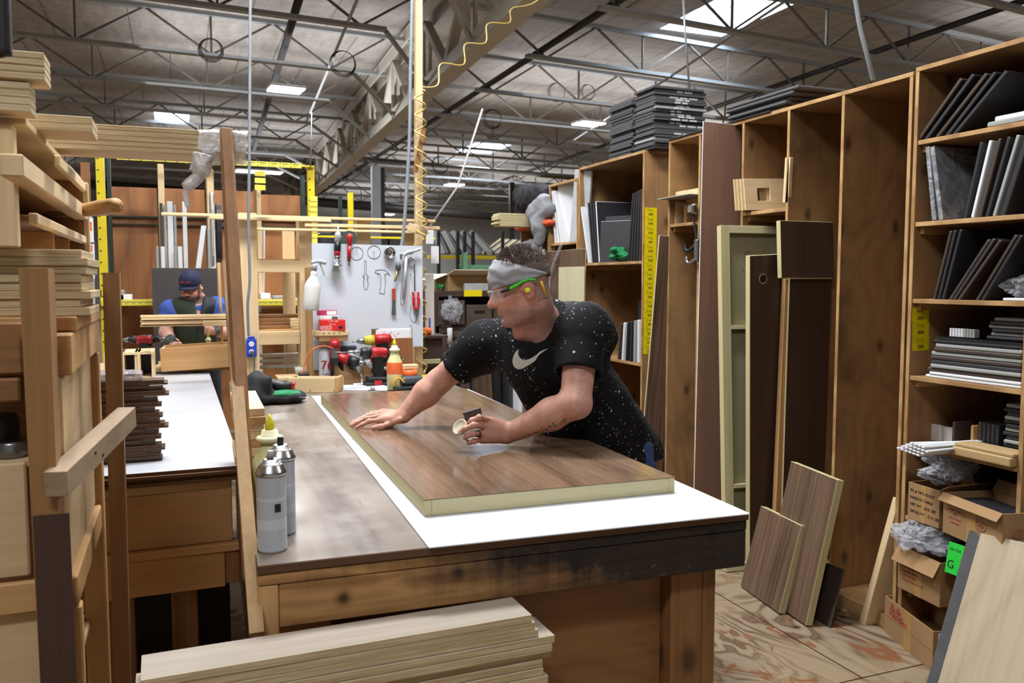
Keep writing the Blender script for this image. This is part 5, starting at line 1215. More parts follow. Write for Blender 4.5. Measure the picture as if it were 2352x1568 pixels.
# white boards in the next cabinet
zl=s2+.001
for i,(b_,t_) in enumerate((((1276,560),(1264,440)),((1283,560),(1268,438)),((1290,559),(1272,437)))): slat(b_,t_,.35,-.016,M_wpan,'white board leaning in the cabinet by the jackets, %s from the left'%ordw[i],'white boards by the jackets',zb=zl)
a=AX(1283,560,XC+.05);pl=plank('white_board',V(XC+.04,a.y-.02,zl),V(.1,-.3,0),V(.0,.02,.48),-.015,M_wpan);tag(pl,'wide white board facing out in the cabinet by the jackets','board')
pl=plank('wrapped_board',AX(1308,557,XC+.0),V(.06,AX(1330,555,XC).y-AX(1308,557,XC).y,0),V(0,-.09,.56),-.02,plain('frosted_wrap','BDC0C4',.3,0,.12,14));tag(pl,'frosted film wrapped white board at the cabinet edge by the jackets','board')
b=MB();b.tube(smoothpath([AX(1290,560,XC-.02),AX(1282,580,XC-.03),AX(1272,605,XC-.03),AX(1263,640,XC-.02),AX(1260,670,XC-.02)]),[.012]*32+[.006],7);tag(b.build('hanging_film_strip',fl),'twisted strip of clear film hanging from the white boards','plastic film')
# white mouldings in the far low cabinet
for i in range(7):
    a=AX(1218+i*6,640,XC+.03);c=AX(1220+i*6,572-(i%3)*3,XC+.03);b=MB();b.box(XC+.0,XC+.02,a.y-.012,a.y+.012,a.z-.3,c.z,.002);tag(b.build('white_moulding',M_white),'white wrapped moulding standing behind the head of the man, %s from the left'%ordw[i],'moulding','white mouldings behind the head')
a=AX(1200,580,XC-.02);crumple('plastic_film',(XC-.03,AX(1225,570,XC).y+.1,AX(1225,566,XC).z),(.06,.35,.06),'loose clear film over the white mouldings behind the head',seed=12,h=.01)
# wooden bits on the short bay shelf
zl=sb+.001
for i in range(3):
    a=AX(1548+i*16,505,XC+.05);b=MB();b.box(XC+.04+.03*i,XC+.12+.03*i,a.y-.03,a.y,zl,zl+.12+.02*(i==0),.002);tag(b.build('pine_block',[W_pinepz,W_pinez,W_oldz][i]),['pale','light brown','brown'][i]+' block standing on the short bay shelf above the clamp','block')
b=MB();b.box(XC-.06,XC+.3,4.28,4.63,zl+.155,zl+.161,.001);tag(b.build('grey_thin_plate',M_gpan),'thin grey plate jutting out of the short bay shelf','plate')
b=MB();b.box(XC+.03,XC+.3,4.285,4.56,zl+.162,zl+.20,.002);tag(b.build('pine_board',W_pinepx),'pine board lying on the thin grey plate','board')
b=MB();b.box(XC+.1,XC+.28,4.28,4.545,zl+.122,zl+.154,.002);tag(b.build('pine_board',W_pinex),'pine board under the thin grey plate','board') 
# bar clamp hanging
p=AX(1590,480,XC-.03);q=AX(1606,590,XC-.03);o=thing('bar_clamp','black and silver bar clamp hanging in front of the short bay shelf','clamp',p)
b=MB();b.bar(p,q,.012,.008);b.build('bar',M_dark,o)
b=MB();b.box(p.x-.02,p.x+.02,p.y-.035,p.y+.03,p.z-.03,p.z+.03,.01);b.build('head',M_chrome,o)
for i,(x,y) in enumerate(((1585,570),(1588,598))):
    r0=AX(x,y,XC-.03);b=MB();b.tube(smoothpath([r0+V(-.0,.05,.02),r0+V(0,.04,-.01),r0+V(0,-.0,-.012),r0+V(0,-.06,.02),r0+V(0,-.065,.05)]),.011,8);b.build('jaw',[M_black,M_chrome][i],o)
b=MB();r0=AX(1601,565,XC-.03);b.box(r0.x-.014,r0.x+.014,r0.y-.02,r0.y+.015,r0.z-.09,r0.z+.04,.006);b.build('trigger_block',M_grey,o)
# cut out pale boards on the other short shelf
zl=sa+.001
for i in range(4):
    o0=AX(1703+i*5,470,XC-.05);pl=None;M=frame(V(XC-.03-.012*i,AX(1722,468,XC).y+.013*i,zl+.004),V(1,-.06,.04),V(-.3-.05*i,.12,1));b=MB()
    P=[(0,0),(.33,0),(.33,.17),(0,.17)];b.box(0,.08,0,.17,0,.008,.001,M=M);b.box(.16,.33,0,.17,0,.008,.001,M=M);b.box(.0805,.1595,0,.05,0,.008,.001,M=M);b.box(.0805,.1595,.12,.17,0,.008,.001,M=M)
    tag(b.build('cut_out_board',W_pinepx),'pale thin board with a square cut out on the bay shelf, %s from the front'%ordw[i],'board','cut out boards on the bay shelf')
for i in range(2):
    pl=plank('pine_strip',AX(1797+7*i,466,XC+.0),V(.02,0,0) if i else V(.02,0,0),AX(1803+7*i,362,XC)-AX(1797+7*i,466,XC),.018,W_pinep);tag(pl,['left','right'][i]+' of two thin pale strips standing on the bay shelf by the cut out boards','strip')
# jackets and bits on the farthest cabinet
def cloth(name,prims,h,mat,label,amp=.011,fr=52,k=.04):
    s=SDF()
    for p in prims:
        if len(p)==4: s.cap(p[0],p[1],p[2],p[3],k)
        else: s.ell(p[0],p[1],k=k)
    o=sdfobj(name,s,h,mat,None,lambda P,D:D+amp*np.sin(P[:,1]*fr+2*np.sin(P[:,2]*fr*.6))*np.sin(P[:,2]*fr*.7+P[:,0]*20));return tag(o,label,'jacket')
J=lambda x,y,d=0:AX(x,y,XC+.08+d)
cloth('black_jacket',[(J(1222,460),(.13,.22,.13)),(J(1205,450),(.1,.15,.1)),(J(1240,450),(.12,.14,.11)),(J(1212,490),J(1210,512,-.03),.10,.06),(J(1250,462),J(1260,445),.08,.06)],.014,plain('black_jacket_fabric','14161C',.85,0,.3,30),'black jacket heaped on the farthest plywood cabinet')
cloth('grey_sweatshirt',[(J(1250,470,-.1),J(1233,490,-.13),.09,.085),(J(1233,490,-.13),J(1240,520,-.14),.085,.065),(J(1240,520,-.14),J(1239,552,-.14),.065,.045),(J(1262,480,-.1),J(1245,500,-.12),.06,.06)],.012,plain('grey_sweatshirt_fabric','85878C',.9,0,.12,40),'grey sweatshirt hanging over the edge of the farthest plywood cabinet',.006,60)
cloth('orange_rag',[(J(1200,524,-.09),(.06,.12,.025))],.01,plain('orange_cloth','D8562A',.8),'orange cloth under the jackets on the farthest cabinet',.004,60)
cloth('orange_rag',[(J(1258,512,-.1),(.05,.1,.03))],.01,plain('orange_cloth','D8562A',.8),'orange cloth beside the grey sweatshirt on the farthest cabinet',.004,60)
zq=2.0006
for i in range(6):
    a=AY(1144,500,6.72);c=AY(1215,500,6.72);b=MB();e=random.Random(i).uniform(-.015,.015);b.box(a.x+e,c.x+.35,6.70,6.86,zq,zq+.0178,.002,0,1,2);zq+=.0184
    tag(b.build('short_pine_board',[W_pinex,M_edge]),'short pine board in the stack left of the black jacket, %s from the bottom'%ordw[i],'board','short boards by the jacket')
# ================= LEFT: rack, crates, second table =================
def ybox(nm,x0,x1,ya,yb,Y,th,mat,par=None,c=.003,me=None,ax=2):
    """box whose near face at depth Y spans the pixel rectangle"""
    a=AY(x0,ya,Y);q=AY(x1,yb,Y);b=MB();b.box(a.x,q.x,Y,Y+th,q.z,a.z,c,0,me,ax);return b.build(nm,mat,par)
W_oldpost=wood('aged_amber_post','9E7548','765130','z',3,10,5,.5,.25,.5,2.)
W_paint=wood('chipped_dark_paint','4A332C','2E1F1B','z',5,6,3,.4,.3,.45)
W_ply=wood('pale_plywood_face','D2B78E','BB9C70','y',1.8,4,5,.35,.18,.6)
W_plyX=wood('pale_plywood_face_across','D2B78E','BB9C70','x',1.8,4,5,.35,.18,.6)
M_ple=plyedge('plywood_layered_edge','D8C6A2','9A7F57','z',1900)
rk=thing('pine_rack','rough pine rack with two square posts and a nailed rail at the left','rack',V(-.2,2.0,0));HASKIDS.add(rk.name)
def tpost(x0,x1,y0,xb0,xb1,Y,th,m=W_oldpost):
    a,a2=AY(x0,y0,Y),AY(x1,y0,Y);c,c2=AY(xb0,1568,Y),AY(xb1,1568,Y)
    k=(a.z)/(a.z-c.z);bx0=a.x+(c.x-a.x)*k;bx1=a2.x+(c2.x-a2.x)*k
    b=MB();b.add([(bx0,Y,0),(bx1,Y,0),(bx1,Y+th,0),(bx0,Y+th,0),(a.x,Y,a.z),(a2.x,Y,a.z),(a2.x,Y+th,a.z),(a.x,Y+th,a.z)],[(3,2,1,0),(4,5,6,7),(0,1,5,4),(1,2,6,5),(2,3,7,6),(3,0,4,7)])
    return b.build('post',m,rk)
tpost(42,110,615,92,150,1.83,.09)
a=AY(78,1185,1.828);c=AY(142,1568,1.828);b=MB();q=AY(98,1568,1.828);b.add([(a.x-.002,1.826,a.z),(a.x+.061,1.826,a.z),(q.x+.064,1.826,0.001),(q.x-.0,1.826,0.001)]+[(a.x-.002,1.829,a.z),(a.x+.061,1.829,a.z),(q.x+.064,1.829,.001),(q.x,1.829,.001)],[(3,2,1,0),(4,5,6,7),(0,1,5,4),(1,2,6,5),(2,3,7,6),(3,0,4,7)]);b.build('painted_patch',W_paint,rk)
tpost(235,274,626,262,300,2.3,.05)
b=MB();n0=AY(128,1112,1.80);f0=AY(292,957,2.27)
b.bar(n0,f0,.042,.05);b.build('rail',wood('grey_weathered_rail','A38D73','7B6650','y',3,10,5,.4,.25,.6),rk)
for k in range(2):
    t=.35+.1*k;b=MB();pp=n0+(f0-n0)*t;b.lathe([(.004,0),(.004,.0015)],8,0,T(pp.x+.0205,pp.y-.006,pp.z+.008-.02*k)@RY(90)@RX(20));b.build('nail_head',M_dark,rk)
# crates inside the rack
cr=thing('wooden_crate','plywood sided crate with thick timber rim standing inside the left rack','crate',V(-.4,2.2,0))
def xb(nm,x0,x1,y0,y1,z0,z1,m): b=MB();b.box(x0,x1,y0,y1,z0,z1,.004);return b.build(nm,m,cr)
xb('rim_beam',-.29,-.205,1.93,2.62,1.35,1.435,W_pine);xb('side_panel',-.245,-.225,1.93,2.6,.93,1.348,W_ply)
xb('corner_post',-.262,-.206,2.55,2.61,.0,1.346,W_pinez);xb('lower_rail',-.27,-.21,1.93,2.54,.86,.928,W_pine)
xb('corner_post',-.262,-.206,1.945,1.99,.0,.858,W_pinez)
xb('front_panel',-.60,-.30,1.96,1.98,.93,1.17,W_plyX);xb('front_panel',-.60,-.275,1.95,1.97,.60,.86,W_plyX);xb('front_rail',-.62,-.27,1.93,1.948,.862,.928,W_pinex)
xb('top_beam',-.62,-.30,1.93,1.99,1.30,1.348,W_oldx);xb('upper_board',-.62,-.295,1.94,1.98,1.355,1.46,W_oldx)
xb('back_board',-.62,-.265,2.622,2.638,.6,1.434,W_oldx);xb('bottom_board',-.6,-.25,2.0,2.6,.58,.6,W_plyX)  # back board added to cover the white sheet, standing for dark clutter
b=MB();b.box(-.6,-.2,2.0,2.64,1.4365,1.468,.003);tag(b.build('pine_slab',W_pine),'thick pine slab under the pale plywood stack at the left','slab')
# junk tray: jars
for i,(x,z,m) in enumerate(((-.36,1.172,M_dark),(-.42,1.172,plain('dark_plum_plastic','2C1D27',.35)),(-.335,1.172,M_grey))):
    b=MB();r=.035;b.lathe([(r*.9,0),(r,.01),(r,.07),(r*.8,.085)] if i<2 else [(.03,0),(.034,.008),(.034,.03),(.03,.034)],18,0,T(x,2.03+.05*(i<2),z-.24+.0005 if False else z));
    o=b.build('jar',m);tag(o,['dark jar at the left end of the crate ledge','plum coloured jar behind the dark jar on the crate ledge','low metal tin on the crate ledge'][i],'jar')
b=MB();b.box(-.6,-.262,1.985,2.2,1.155,1.171,.002);b.build('ledge_board',W_plyX,cr)
# pale plywood stack
z=1.4686
for i in range(8):
    e=random.Random(i).uniform(-.012,.012);b=MB();b.box(-1.2,-.185+e,2.03+.004*(i%2),2.32,z,z+.0172,.0015,0,1,2);z+=.0178
    tag(b.build('plywood_strip',[W_plyX,M_ple]),'pale plywood strip in the stack at eye height on the left, %s from the bottom'%ordw[i],'plywood','pale plywood strips on the left rack')
# pigeonhole
pg=thing('pigeonhole_shelf','open wooden pigeonhole shelf under the overhead boards at the left','shelf',V(-.6,2.5,1.6))
def pb(nm,*bx,m=W_pine): b=MB();b.box(*bx,.003);return b.build(nm,m,pg)
xr=-.27
a=AX(65,390,xr);c=AX(205,465,xr)
y0_,y1_=2.02,3.1
pb('corner_post',-.46,-.30,1.98,2.02,z+.001,1.86,m=W_pinepz)
pb('back_board',-.98,-.96,y0_,y1_,z+.001,1.864,m=W_oldz);pb('end_board',-.959,xr-.01,y1_-.02,y1_,z+.001,1.864,m=W_oldz)
pb('end_strip',xr-.009,xr+.01,y1_-.02,y1_+.0,z+.001,1.862,m=W_pinepz)
pb('top_board',-.98,xr-.012,y0_+.0,y1_,1.865,1.883,m=W_plyX)
for k,zz in enumerate((1.775,)):
    pb('shelf_board',-.958,xr-.035,y0_+.001,y1_-.021,zz-.02,zz+.0)
    pb('shelf_lip',xr-.034,xr+.006,y0_-.18,y1_-.022,zz-.035,zz+.008,m=W_pinep)
zz=1.683;pb('shelf_board',-.958,xr-.02,y0_+.02,y1_-.021,zz-.012,zz,m=W_oldx);pb('shelf_lip',xr-.019,xr,y0_+.02,y1_-.022,zz-.02,zz+.004,m=W_pinep)
for yy in (2.45,2.78): pb('divider_board',-.9,xr-.02,yy,yy+.012,z+.002,1.67,m=W_pine)
pb('top_lip',xr-.011,xr+.004,y0_+.4,y1_-.03,1.83,1.86,m=W_pinep)
# rounded handle end sticking out
a=AY(192,483,2.95);c=AY(276,470,2.8);b=MB();b.tube([a+V(-.1,0,-.01),a,a+(c-a)*.6,c+V(-.012,0,0),c],[.02,.024,.03,.026,.012],12)
for v in b.v: v.z=(v.z-a.z)*.85+a.z
tag(b.build('rounded_timber',W_pinex),'rounded timber end sticking out of the pigeonhole shelf','timber')
# overhead boards lying across the rack (along x)
def obundle(x1px,ytop,ybot,Y,th,n,x0,lab,grp,ragged=0):
    zt=AY(x1px,ytop,Y).z;zb=AY(x1px,ybot,Y).z;xe=AY(x1px,(ytop+ybot)/2,Y).x;h=(zt-zb)/n
    for i in range(n):
        e=random.Random(i+int(Y*100)).uniform(-ragged,ragged);b=MB();b.box(x0,xe+e,Y+abs(e)*.3,Y+th,zb+i*h,zb+(i+1)*h-.0006,.0015,0,1,2)
        tag(b.build('plywood_strip',[W_plyX,M_ple]),'%s, %s from the bottom'%(lab,ordw[i]),'plywood',grp)
    return xe,zb,zt
xe,zb_,zt_=obundle(558,304,362,2.62,.16,5,-1.6,'long pale plywood strip in the bundle with a film wrapped end','long strips with a wrapped end',.012)
s_=obundle(212,268,305,2.18,.14,2,-1.4,'pale plywood strip with a cut end above the pigeonhole shelf','strips above the pigeonhole')
s_=obundle(70,190,258,1.95,.07,4,-1.3,'pale plywood strip in the lower stack at the upper left corner','lower corner stack')
s_=obundle(102,120,185,1.96,.09,4,-1.3,'pale plywood strip in the topmost stack at the upper left corner','topmost corner stack')
b=MB();zs=AY(70,258,1.95).z;b.box(-.62,-.3,1.985,2.0,1.72,zs-.001,.003) if False else None
# film around the bundle end
b=MB();N=26;vs=[]
for k in range(4):
    for q in range(N):
        an=2*math.pi*q/N;cy,cz=2.70,(zb_+zt_)/2;rng=random.Random(k*50+q);ry,rz=.098,(zt_-zb_)*.72
        sgn=lambda v:math.copysign(abs(v)**.45,v)
        vs.append((xe-.12+.045*k+rng.uniform(-.008,.008),cy+ry*sgn(math.cos(an))+rng.uniform(-.006,.006),cz+rz*.78*sgn(math.sin(an))+rng.uniform(-.006,.006)))
b.add(vs,[(k*N+q,k*N+(q+1)%N,(k+1)*N+(q+1)%N,(k+1)*N+q) for k in range(3) for q in range(N)],0,True)
b.tube(smoothpath([V(xe-.11,2.60,zb_),V(xe-.125,2.60,zb_-.06),V(xe-.16,2.6,zb_-.1),V(xe-.155,2.6,zb_-.15)]),[.03]*8+[.018]*8+[.008]*9,7)
tag(b.build('film_wrap',film('milky_film_wrap',1.1,'EDEDEF')),'torn milky film wrapped around the end of the long strip bundle','plastic film')
# ---- partition boards standing between the tables ----
W_part=wood('brown_varnished_board','976A41','6A4627','z',3,10,5,.5,.25,.4)
for i,(x0,y0,x1,y1,xb0,xb1,yb,Y,w,m,lab) in enumerate(((508,290,0,0,588,600,1450,2.2,.022,W_part,'tall narrow brown board standing upright between the two work tables'),(545,592,0,0,587,600,1450,1.93,.016,wood('pale_upright_board','B08F62','8B6A42','z',3,10,5,.5,.25,.55),'tall pale board with an angled top fixed at the left side of the workbench'))):
    if i==0: a=AY(516,290,2.6);c=AY(578,1330,2.02);
    else: a=AY(560,592,2.55);c=AY(590,1452,1.80)
    d=a-c;M=frame(c,(1,.0,0),d)
    b=MB();wd=.036 if i==0 else .03;L=d.length
    if i==0: b.box(-wd/2,wd/2,0,L,-.05,0,.006,M=M)
    else: b.prism([(-wd/2,0),(wd/2,0),(wd/2,L-.03),(wd/2-.012,L),(-wd/2,L-.012)],-.14 if False else .02,0,None,M@T(0,0,-.02))
    tag(b.build('upright_board',m),lab,'board')
# a second pale strip beside
c=AY(572,1100,2.35);a=AY(532,600,2.75);M=frame(c,(1,0,0),a-c);b=MB();b.box(-.012,.012,0,(a-c).length,-.02,0,.003,M=M);tag(b.build('upright_board',W_pinez),'thin pine strip between the brown and the pale upright boards','board')
# ---- second table with the white sheet ----
ZS=.88;W_dkz0=wood('under_table_shade','3B2C20','251B14','x',3,6,5,.4,.3,.6)
tb=thing('assembly_table','wooden assembly table covered by a white sheet left of the workbench','table',V(-.3,4.8,0));HASKIDS.add(tb.name)
def tx(nm,*bx,m=W_pinex): b=MB();b.box(*bx,.003);return b.build(nm,m,tb)
XL,XR2,YF0,YB=-1.3,.165,3.14,6.45
tx('table_top',XL,XR2,YF0+.02,YB,ZS-.085,ZS-.05,m=W_plyX)
tx('front_panel',XL,XR2,YF0+.02,YF0+.04,.60,ZS-.086,m=wood('amber_plywood_panel','C49B6C','A67C50','x',2,4,5,.4,.2,.5,1.5))
tx('ledge',XL,XR2+.02,YF0-.01,YF0+.06,.57,.599,m=W_pinex)
tx('apron_board',XL,XR2-.03,YF0+.0,YF0+.035,.44,.569,m=W_pinex);tx('apron_end',XR2-.028,XR2+.02,YF0+.0,YF0+.05,.45,.569,m=W_oldz)
for x in (-.26,-.05): tx('leg',x,x+.09,YF0+.06,YF0+.15,0,.569,m=W_oldz)
tx('under_shade_panel',XL,XR2,YF0+.35,YF0+.37,.0,.44,m=W_dkz0);tx('side_apron',XR2-.03,XR2,YF0+.07,YB,.5,ZS-.086,m=W_oldx)  # first panel is dark, added in place of shade under the table
for x in (-1.25,.03): tx('leg',x,x+.09,YB-.2,YB-.11,0,ZS-.086,m=W_oldz)
W_lamedge=wood('brown_sheet_edge','6B4A30','4A3120','x',4,12,5,.4,.3,.6)
for i in range(4):
    e=random.Random(i).uniform(0,.02);b=MB();zq=ZS-.0496+i*.0124;b.box(XL+.02,XR2+.04-e,YF0-e*.8,YB-.01,zq,zq+.0116,.001,0,1,2)
    o=b.build('laminate_sheet',[plain('offwhite_sheet','B9BABF',.45,0,.02,3) if i==3 else W_lamedge,W_lamedge]);tag(o,'white faced sheet lying on top of the assembly table' if i==3 else 'brown edged sheet under the white one on the assembly table, %s from the bottom'%ordw[i],'sheet','brown edged sheets on the assembly table' if i<3 else None)
ZS2=ZS+.0006
# stack of brown laminate strips
q=AZ(380,1058,ZS2);z=ZS2
W_str=wood('brown_laminate_strip','6A5040','4A372B','x',3,10,4,.4,.3,.35)
for i in range(15):
    r_=random.Random(40+i);e=r_.uniform(-.035,.02);b=MB();hh=.0195;b.box(q.x-.42,q.x+e,q.y+.01+r_.uniform(0,.015),q.y+.10,z,z+hh*.45,.0015);b.box(q.x-.42,q.x+e-.035*(i%2)-.012,q.y+.012,q.y+.09,z+hh*.45,z+hh,.0015)
    tag(b.build('laminate_strip',W_str),'brown laminate strip in the staggered stack on the white sheet, %s from the bottom'%ordw[i],'strip','brown strips on the white sheet');z+=hh+.0006
b=MB();b.box(q.x-.40,q.x-.07,q.y+.0,q.y+.10,z+.0005,z+.032,.008);o=tag(b.build('wrapped_strip_bundle',film('strip_bundle_film',.7,'B9B2B4')),'film wrapped bundle lying on top of the brown strip stack','bundle')
# wooden drawer box
p=AZ(372,856,ZS2);q2=AZ(510,850,ZS2);M=frame(p+V(0,-.15,.0),V(q2.x-p.x,-.03,0),(0,1,0));L=.50
o=thing('drawer_box','unfinished wooden drawer box standing on the far end of the white sheet','drawer box',M)
for nm,bx,m in (('front_board',(.0,L,0,.018,0,.165),W_pinex),('back_board',(0,L,.30,.318,0,.165),W_pinex),('end_board',(0,.018,.0185,.2995,0,.16),W_pinep),('end_board',(L-.018,L,.0185,.2995,0,.16),W_oldx),('bottom_board',(.019,L-.019,.019,.299,.01,.016),W_plyX)):
    b=MB();b.box(*bx,.0015,M=M@RY(-2.5)@T(0,0,.022));b.build(nm,m,o)
b=MB();b.box(L-.0,L+.035,-.01,.03,.0,.23,.003,M=M);b.build('clamped_block',W_oldz,o)
for i,(x0,x1) in enumerate(((262,292),(296,322),(326,356))):
    p=AZ(x0,862,ZS2);w=.12;M=T(p.x-.03,6.05+.01*i,ZS2);o=thing('open_frame_box','small open pine frame beside the drawer box, %s from the left'%ordw[i],'frame',M)
    b=MB()
    for bx in ((0,.018,0,.3,0,.19),(w-.018,w,0,.3,0,.19),(.018,w-.018,0,.3,.172,.19),(.018,w-.018,0,.3,0,.018)): b.box(*bx,.001,M=M)
    b.build('frame_sides',W_pinep,o);b=MB();b.box(.018,w-.018,.28,.3,.0185,.171,.001,M=M);b.build('back_board',M_bpan,o)
# ---- plywood stack at the bottom edge of the picture ----
z0=.80;fr_,nr,nl,fl_=AZ(1196,1376,z0),AZ(1246,1406,z0),AZ(321,1561,z0),AZ(324,1517,z0)
th=.0182
ct=thing('low_trolley','low pine trolley under the plywood strip stack at the bottom edge','trolley',V(.33,1.7,0))
u=(nr-nl);u.z=0;ang=math.atan2(u.y,u.x);LU=u.length;WDT=.115
n=14;MS=T(nl.x,nl.y,0)@Matrix.Rotation(ang,4,'Z')
b=MB();b.box(0,LU-.05,.0,WDT+.02,z0-n*th-.04,z0-n*th-.001,.003,M=MS);b.build('deck',W_pinex,ct)
for x in (.05,LU-.15):
    b=MB();b.box(x,x+.07,.02,.10,0,z0-n*th-.041,.003,M=MS);b.build('leg',W_pinez,ct)
W_top=wood('grey_pale_ply_face','A59A8C','82776A','x',2,6,4,.5,.25,.6,0,.3,'8B7D6B')
for i in range(n):
    r_=random.Random(60+i);e=r_.uniform(-.02,.012)+(.02 if i<n-3 else (-.0 if i<n-1 else -.015));dy=r_.uniform(-.008,.006)
    b=MB();za=z0-(n-i)*th;b.box(-.0+r_.uniform(-.01,.01),LU+e,dy,WDT+dy,za,za+th-.0006,.001,0,1,2,M=T(0,0,0))
    o=b.build('plywood_strip',[W_top,M_ple],None,T(0,0,0));o.matrix_world=MS@T(0,0,0);
    # keep the layered edge pattern tied to each board
    me=o.data
    for v in me.vertices: v.co.z-=za
    o.matrix_world=MS@T(0,0,za);WM[o.name]=o.matrix_world.copy()
    tag(o,'pale plywood strip in the stack in front of the workbench, %s from the bottom'%ordw[i],'plywood','plywood strips in front of the workbench')
# ================= BACK LEFT: yellow pallet rack, plywood wall =================
M_yr=plain('yellow_rack_steel','E0C91A',.4,0,.06,12);M_gr=plain('dark_green_rack_steel','2B3A35',.45,.2,.1,12)
YK=8.2
pr=thing('pallet_rack','yellow and green pallet rack with plywood backing behind the man in the cap','rack',V(.3,YK,0));HASKIDS.add(pr.name)
def up(x0,x1,y0,Y,th,m=M_yr,nm='upright',holes=True,y1=None):
    a=AY(x0,y0,Y);c=AY(x1,y0,Y);b=MB();b.box(a.x,c.x,Y,Y+th,0 if y1 is None else AY(x0,y1,Y).z,a.z,.003)
    o=b.build(nm,m,pr)
    if holes:
        b=MB();k=.1
        while k<a.z-.05: b.lathe([(.008,0),(.008,.001)],8,0,T(a.x+.018,Y-.0003,k)@RX(90));k+=.1 if nm=='upright' else .2
        b.build('bolt_holes',M_dark,o)
    return o
up(218,238,348,YK,.06);up(706,722,383,YK,.06)
up(243,252,352,YK+.6,.06,M_gr);up(690,700,402,YK+.6,.06,M_gr)
def beam(x0,x1,y0,y1,Y,th,m,nm='beam'):
    a=AY(x0,y0,Y);c=AY(x1,y1,Y);z0_=AY(x0,y1 if y1>y0 else y0,Y).z;b=MB();b.box(a.x,c.x,Y,Y+th,c.z,a.z,.002);return b.build(nm,m,pr),a,c
o,a,c=beam(262,722,358,384,YK-.05,.05,M_yr);HASKIDS.add(o.name)
M_lab=plain('faded_yellow_label','E7DB55',.6,0,.08,40)
zc=(a.z+c.z)/2
def beamlabels(par,x0,x1,Y,z,n,w=.095,h=.05):
    for i in range(n):
        x=x0+(x1-x0)*i/n;b=MB();b.box(x,x+(x1-x0)/n*.93,Y-.0012,Y-.0002,z-h/2,z+h/2,.0001);q=b.build('label',M_lab,par)
        b=MB()
        for k in range(5): b.box(x+.015+.007*k,x+.018+.007*k,Y-.0016,Y-.0012,z-h*.3,z,.0001)
        b.box(x+.01,x+.07,Y-.0016,Y-.0012,z+h*.15,z+h*.3,.0001);b.build('print',M_ink,q)
beamlabels(o,a.x+.02,a.x+1.6,YK-.05,zc,16,h=.045)
for (x0,x1,n) in ((232,422,6),(585,692,4)):
    o,a,c=beam(x0,x1,689,701,YK-.05,.05,M_yr);beamlabels(o,a.x+.01,c.x-.01,YK-.05,(a.z+c.z)/2,n*2,h=.035)
o,a,c=beam(708,1000,540,550,YK+.3,.05,M_yr);
for i in range(9):
    a=AY(712,450+12*i,YK-.004);b=MB();b.box(a.x,a.x+.07,YK-.0035,YK-.0006,a.z-.055,a.z,.0002);b.build('label',M_lab,pr)
zd=AY(300,689,YK).z
b=MB();b.box(-.62,1.2,YK,YK+.75,zd-.02,zd-.002,.002);b.build('deck_board',W_plyX,pr)
W_wall=wood('orange_plywood_wall','AE774A','6B4426','z',1.6,3.,9,.6,.2,.45,0,.4)
YW=9.0
for i,(x0,x1,y0,y1) in enumerate(((184,222,372,800),(252,372,428,800),(373,480,432,800),(481,594,436,800),(595,702,446,800))):
    a=AY(x0,y0,YW);c=AY(x1,y1,YW);b=MB();b.box(a.x,c.x-.004,YW,YW+.018,.02,a.z,.001);b.build('back_panel',W_wall,pr)
for y in (498,515):
    a=AY(250,y,YW-.03);c=AY(712,y+8,YW-.03);b=MB();b.box(a.x,c.x,YW-.05,YW-.001,c.z,a.z,.002);b.build('back_rail',M_gr,pr)
for (x0,x1,y0) in ((361,375,376),(474,490,388),(589,599,428)):
    a=AY(x0,y0,YK+.2);c=AY(x1,y0,YK+.2);b=MB();b.box(a.x,c.x,YK+.2,YK+.55,zd,a.z,.003);b.build('divider_board',W_pinepz,pr)
# yellow cards hung on the divider
for i in range(3):
    a=AY(585+3*i*0,392+16*i,YK+.1);c=AY(610,405+16*i,YK+.1)
    b=MB();b.box(a.x,c.x,YK+.1,YK+.104,c.z,a.z,.0005);tag(b.build('hanging_label',M_lab),'yellow card hanging under the rack top beam, %s from the top'%ordw[i],'label','cards hanging under the rack beam')
# white boards and mouldings stored upright in the rack
def stick(x0,x1,yt,yb,Y,th,mat,lab,nm='white_moulding',lean=0,grp=None,cat='moulding'):
    a=AY(x0,yt,Y);c=AY(x1,yb,Y);w=max(.012,abs(AY(x1,yt,Y).x-a.x));b=MB();zb=max(c.z,zd+.0006);M=T(a.x,Y,zb)@Matrix.Shear('XZ',4,(0,0)) if False else T(a.x,Y,zb)
    b.box(0,w,0,th,0,a.z-zb,.003,M=M)
    if lean:
        for v in b.v: v.x-= lean*(a.z-v.z)/(a.z-zb)
    return tag(b.build(nm,mat),lab,cat,grp)
gg='white boards upright behind the man in the cap'
L_=[(366,373,466,M_bpan),(375,381,470,M_gpan),(383,396,462,M_wpan),(398,404,470,M_gpan),(418,428,463,M_wpan)]
for i,(x0,x1,yt,m) in enumerate(L_): stick(x0,x1,yt,689,YK+.1+.02*i,.05,m,['brown wrapped board leftmost','grey board left of the wide white one','wide white wrapped board','grey strip right of the wide white board','slim white moulding with torn top'][i]+' standing in the yellow rack','stored_board')
for i,(x0,x1) in enumerate(((358,364),(369,378),(400,405),(408,418))): stick(x0,x1,566,689,YK+.02,.06,M_wpan if i%2 else M_gpan,'short white edged board behind the navy cap, %s from the left'%ordw[i],'short_board',0,'short boards behind the cap','board')
for i,(x0,x1,yt,ln) in enumerate(((462,474,518,.10),(476,483,525,.0),(486,496,528,.02),(500,505,575,0))): stick(x0,x1,yt,689,YK+.05+.03*i,.05,M_wpan if i!=1 else M_gpan,'white moulding leaning right of the cap wearing man, %s from the left'%ordw[i],'white_moulding',ln,'mouldings right of the cap')
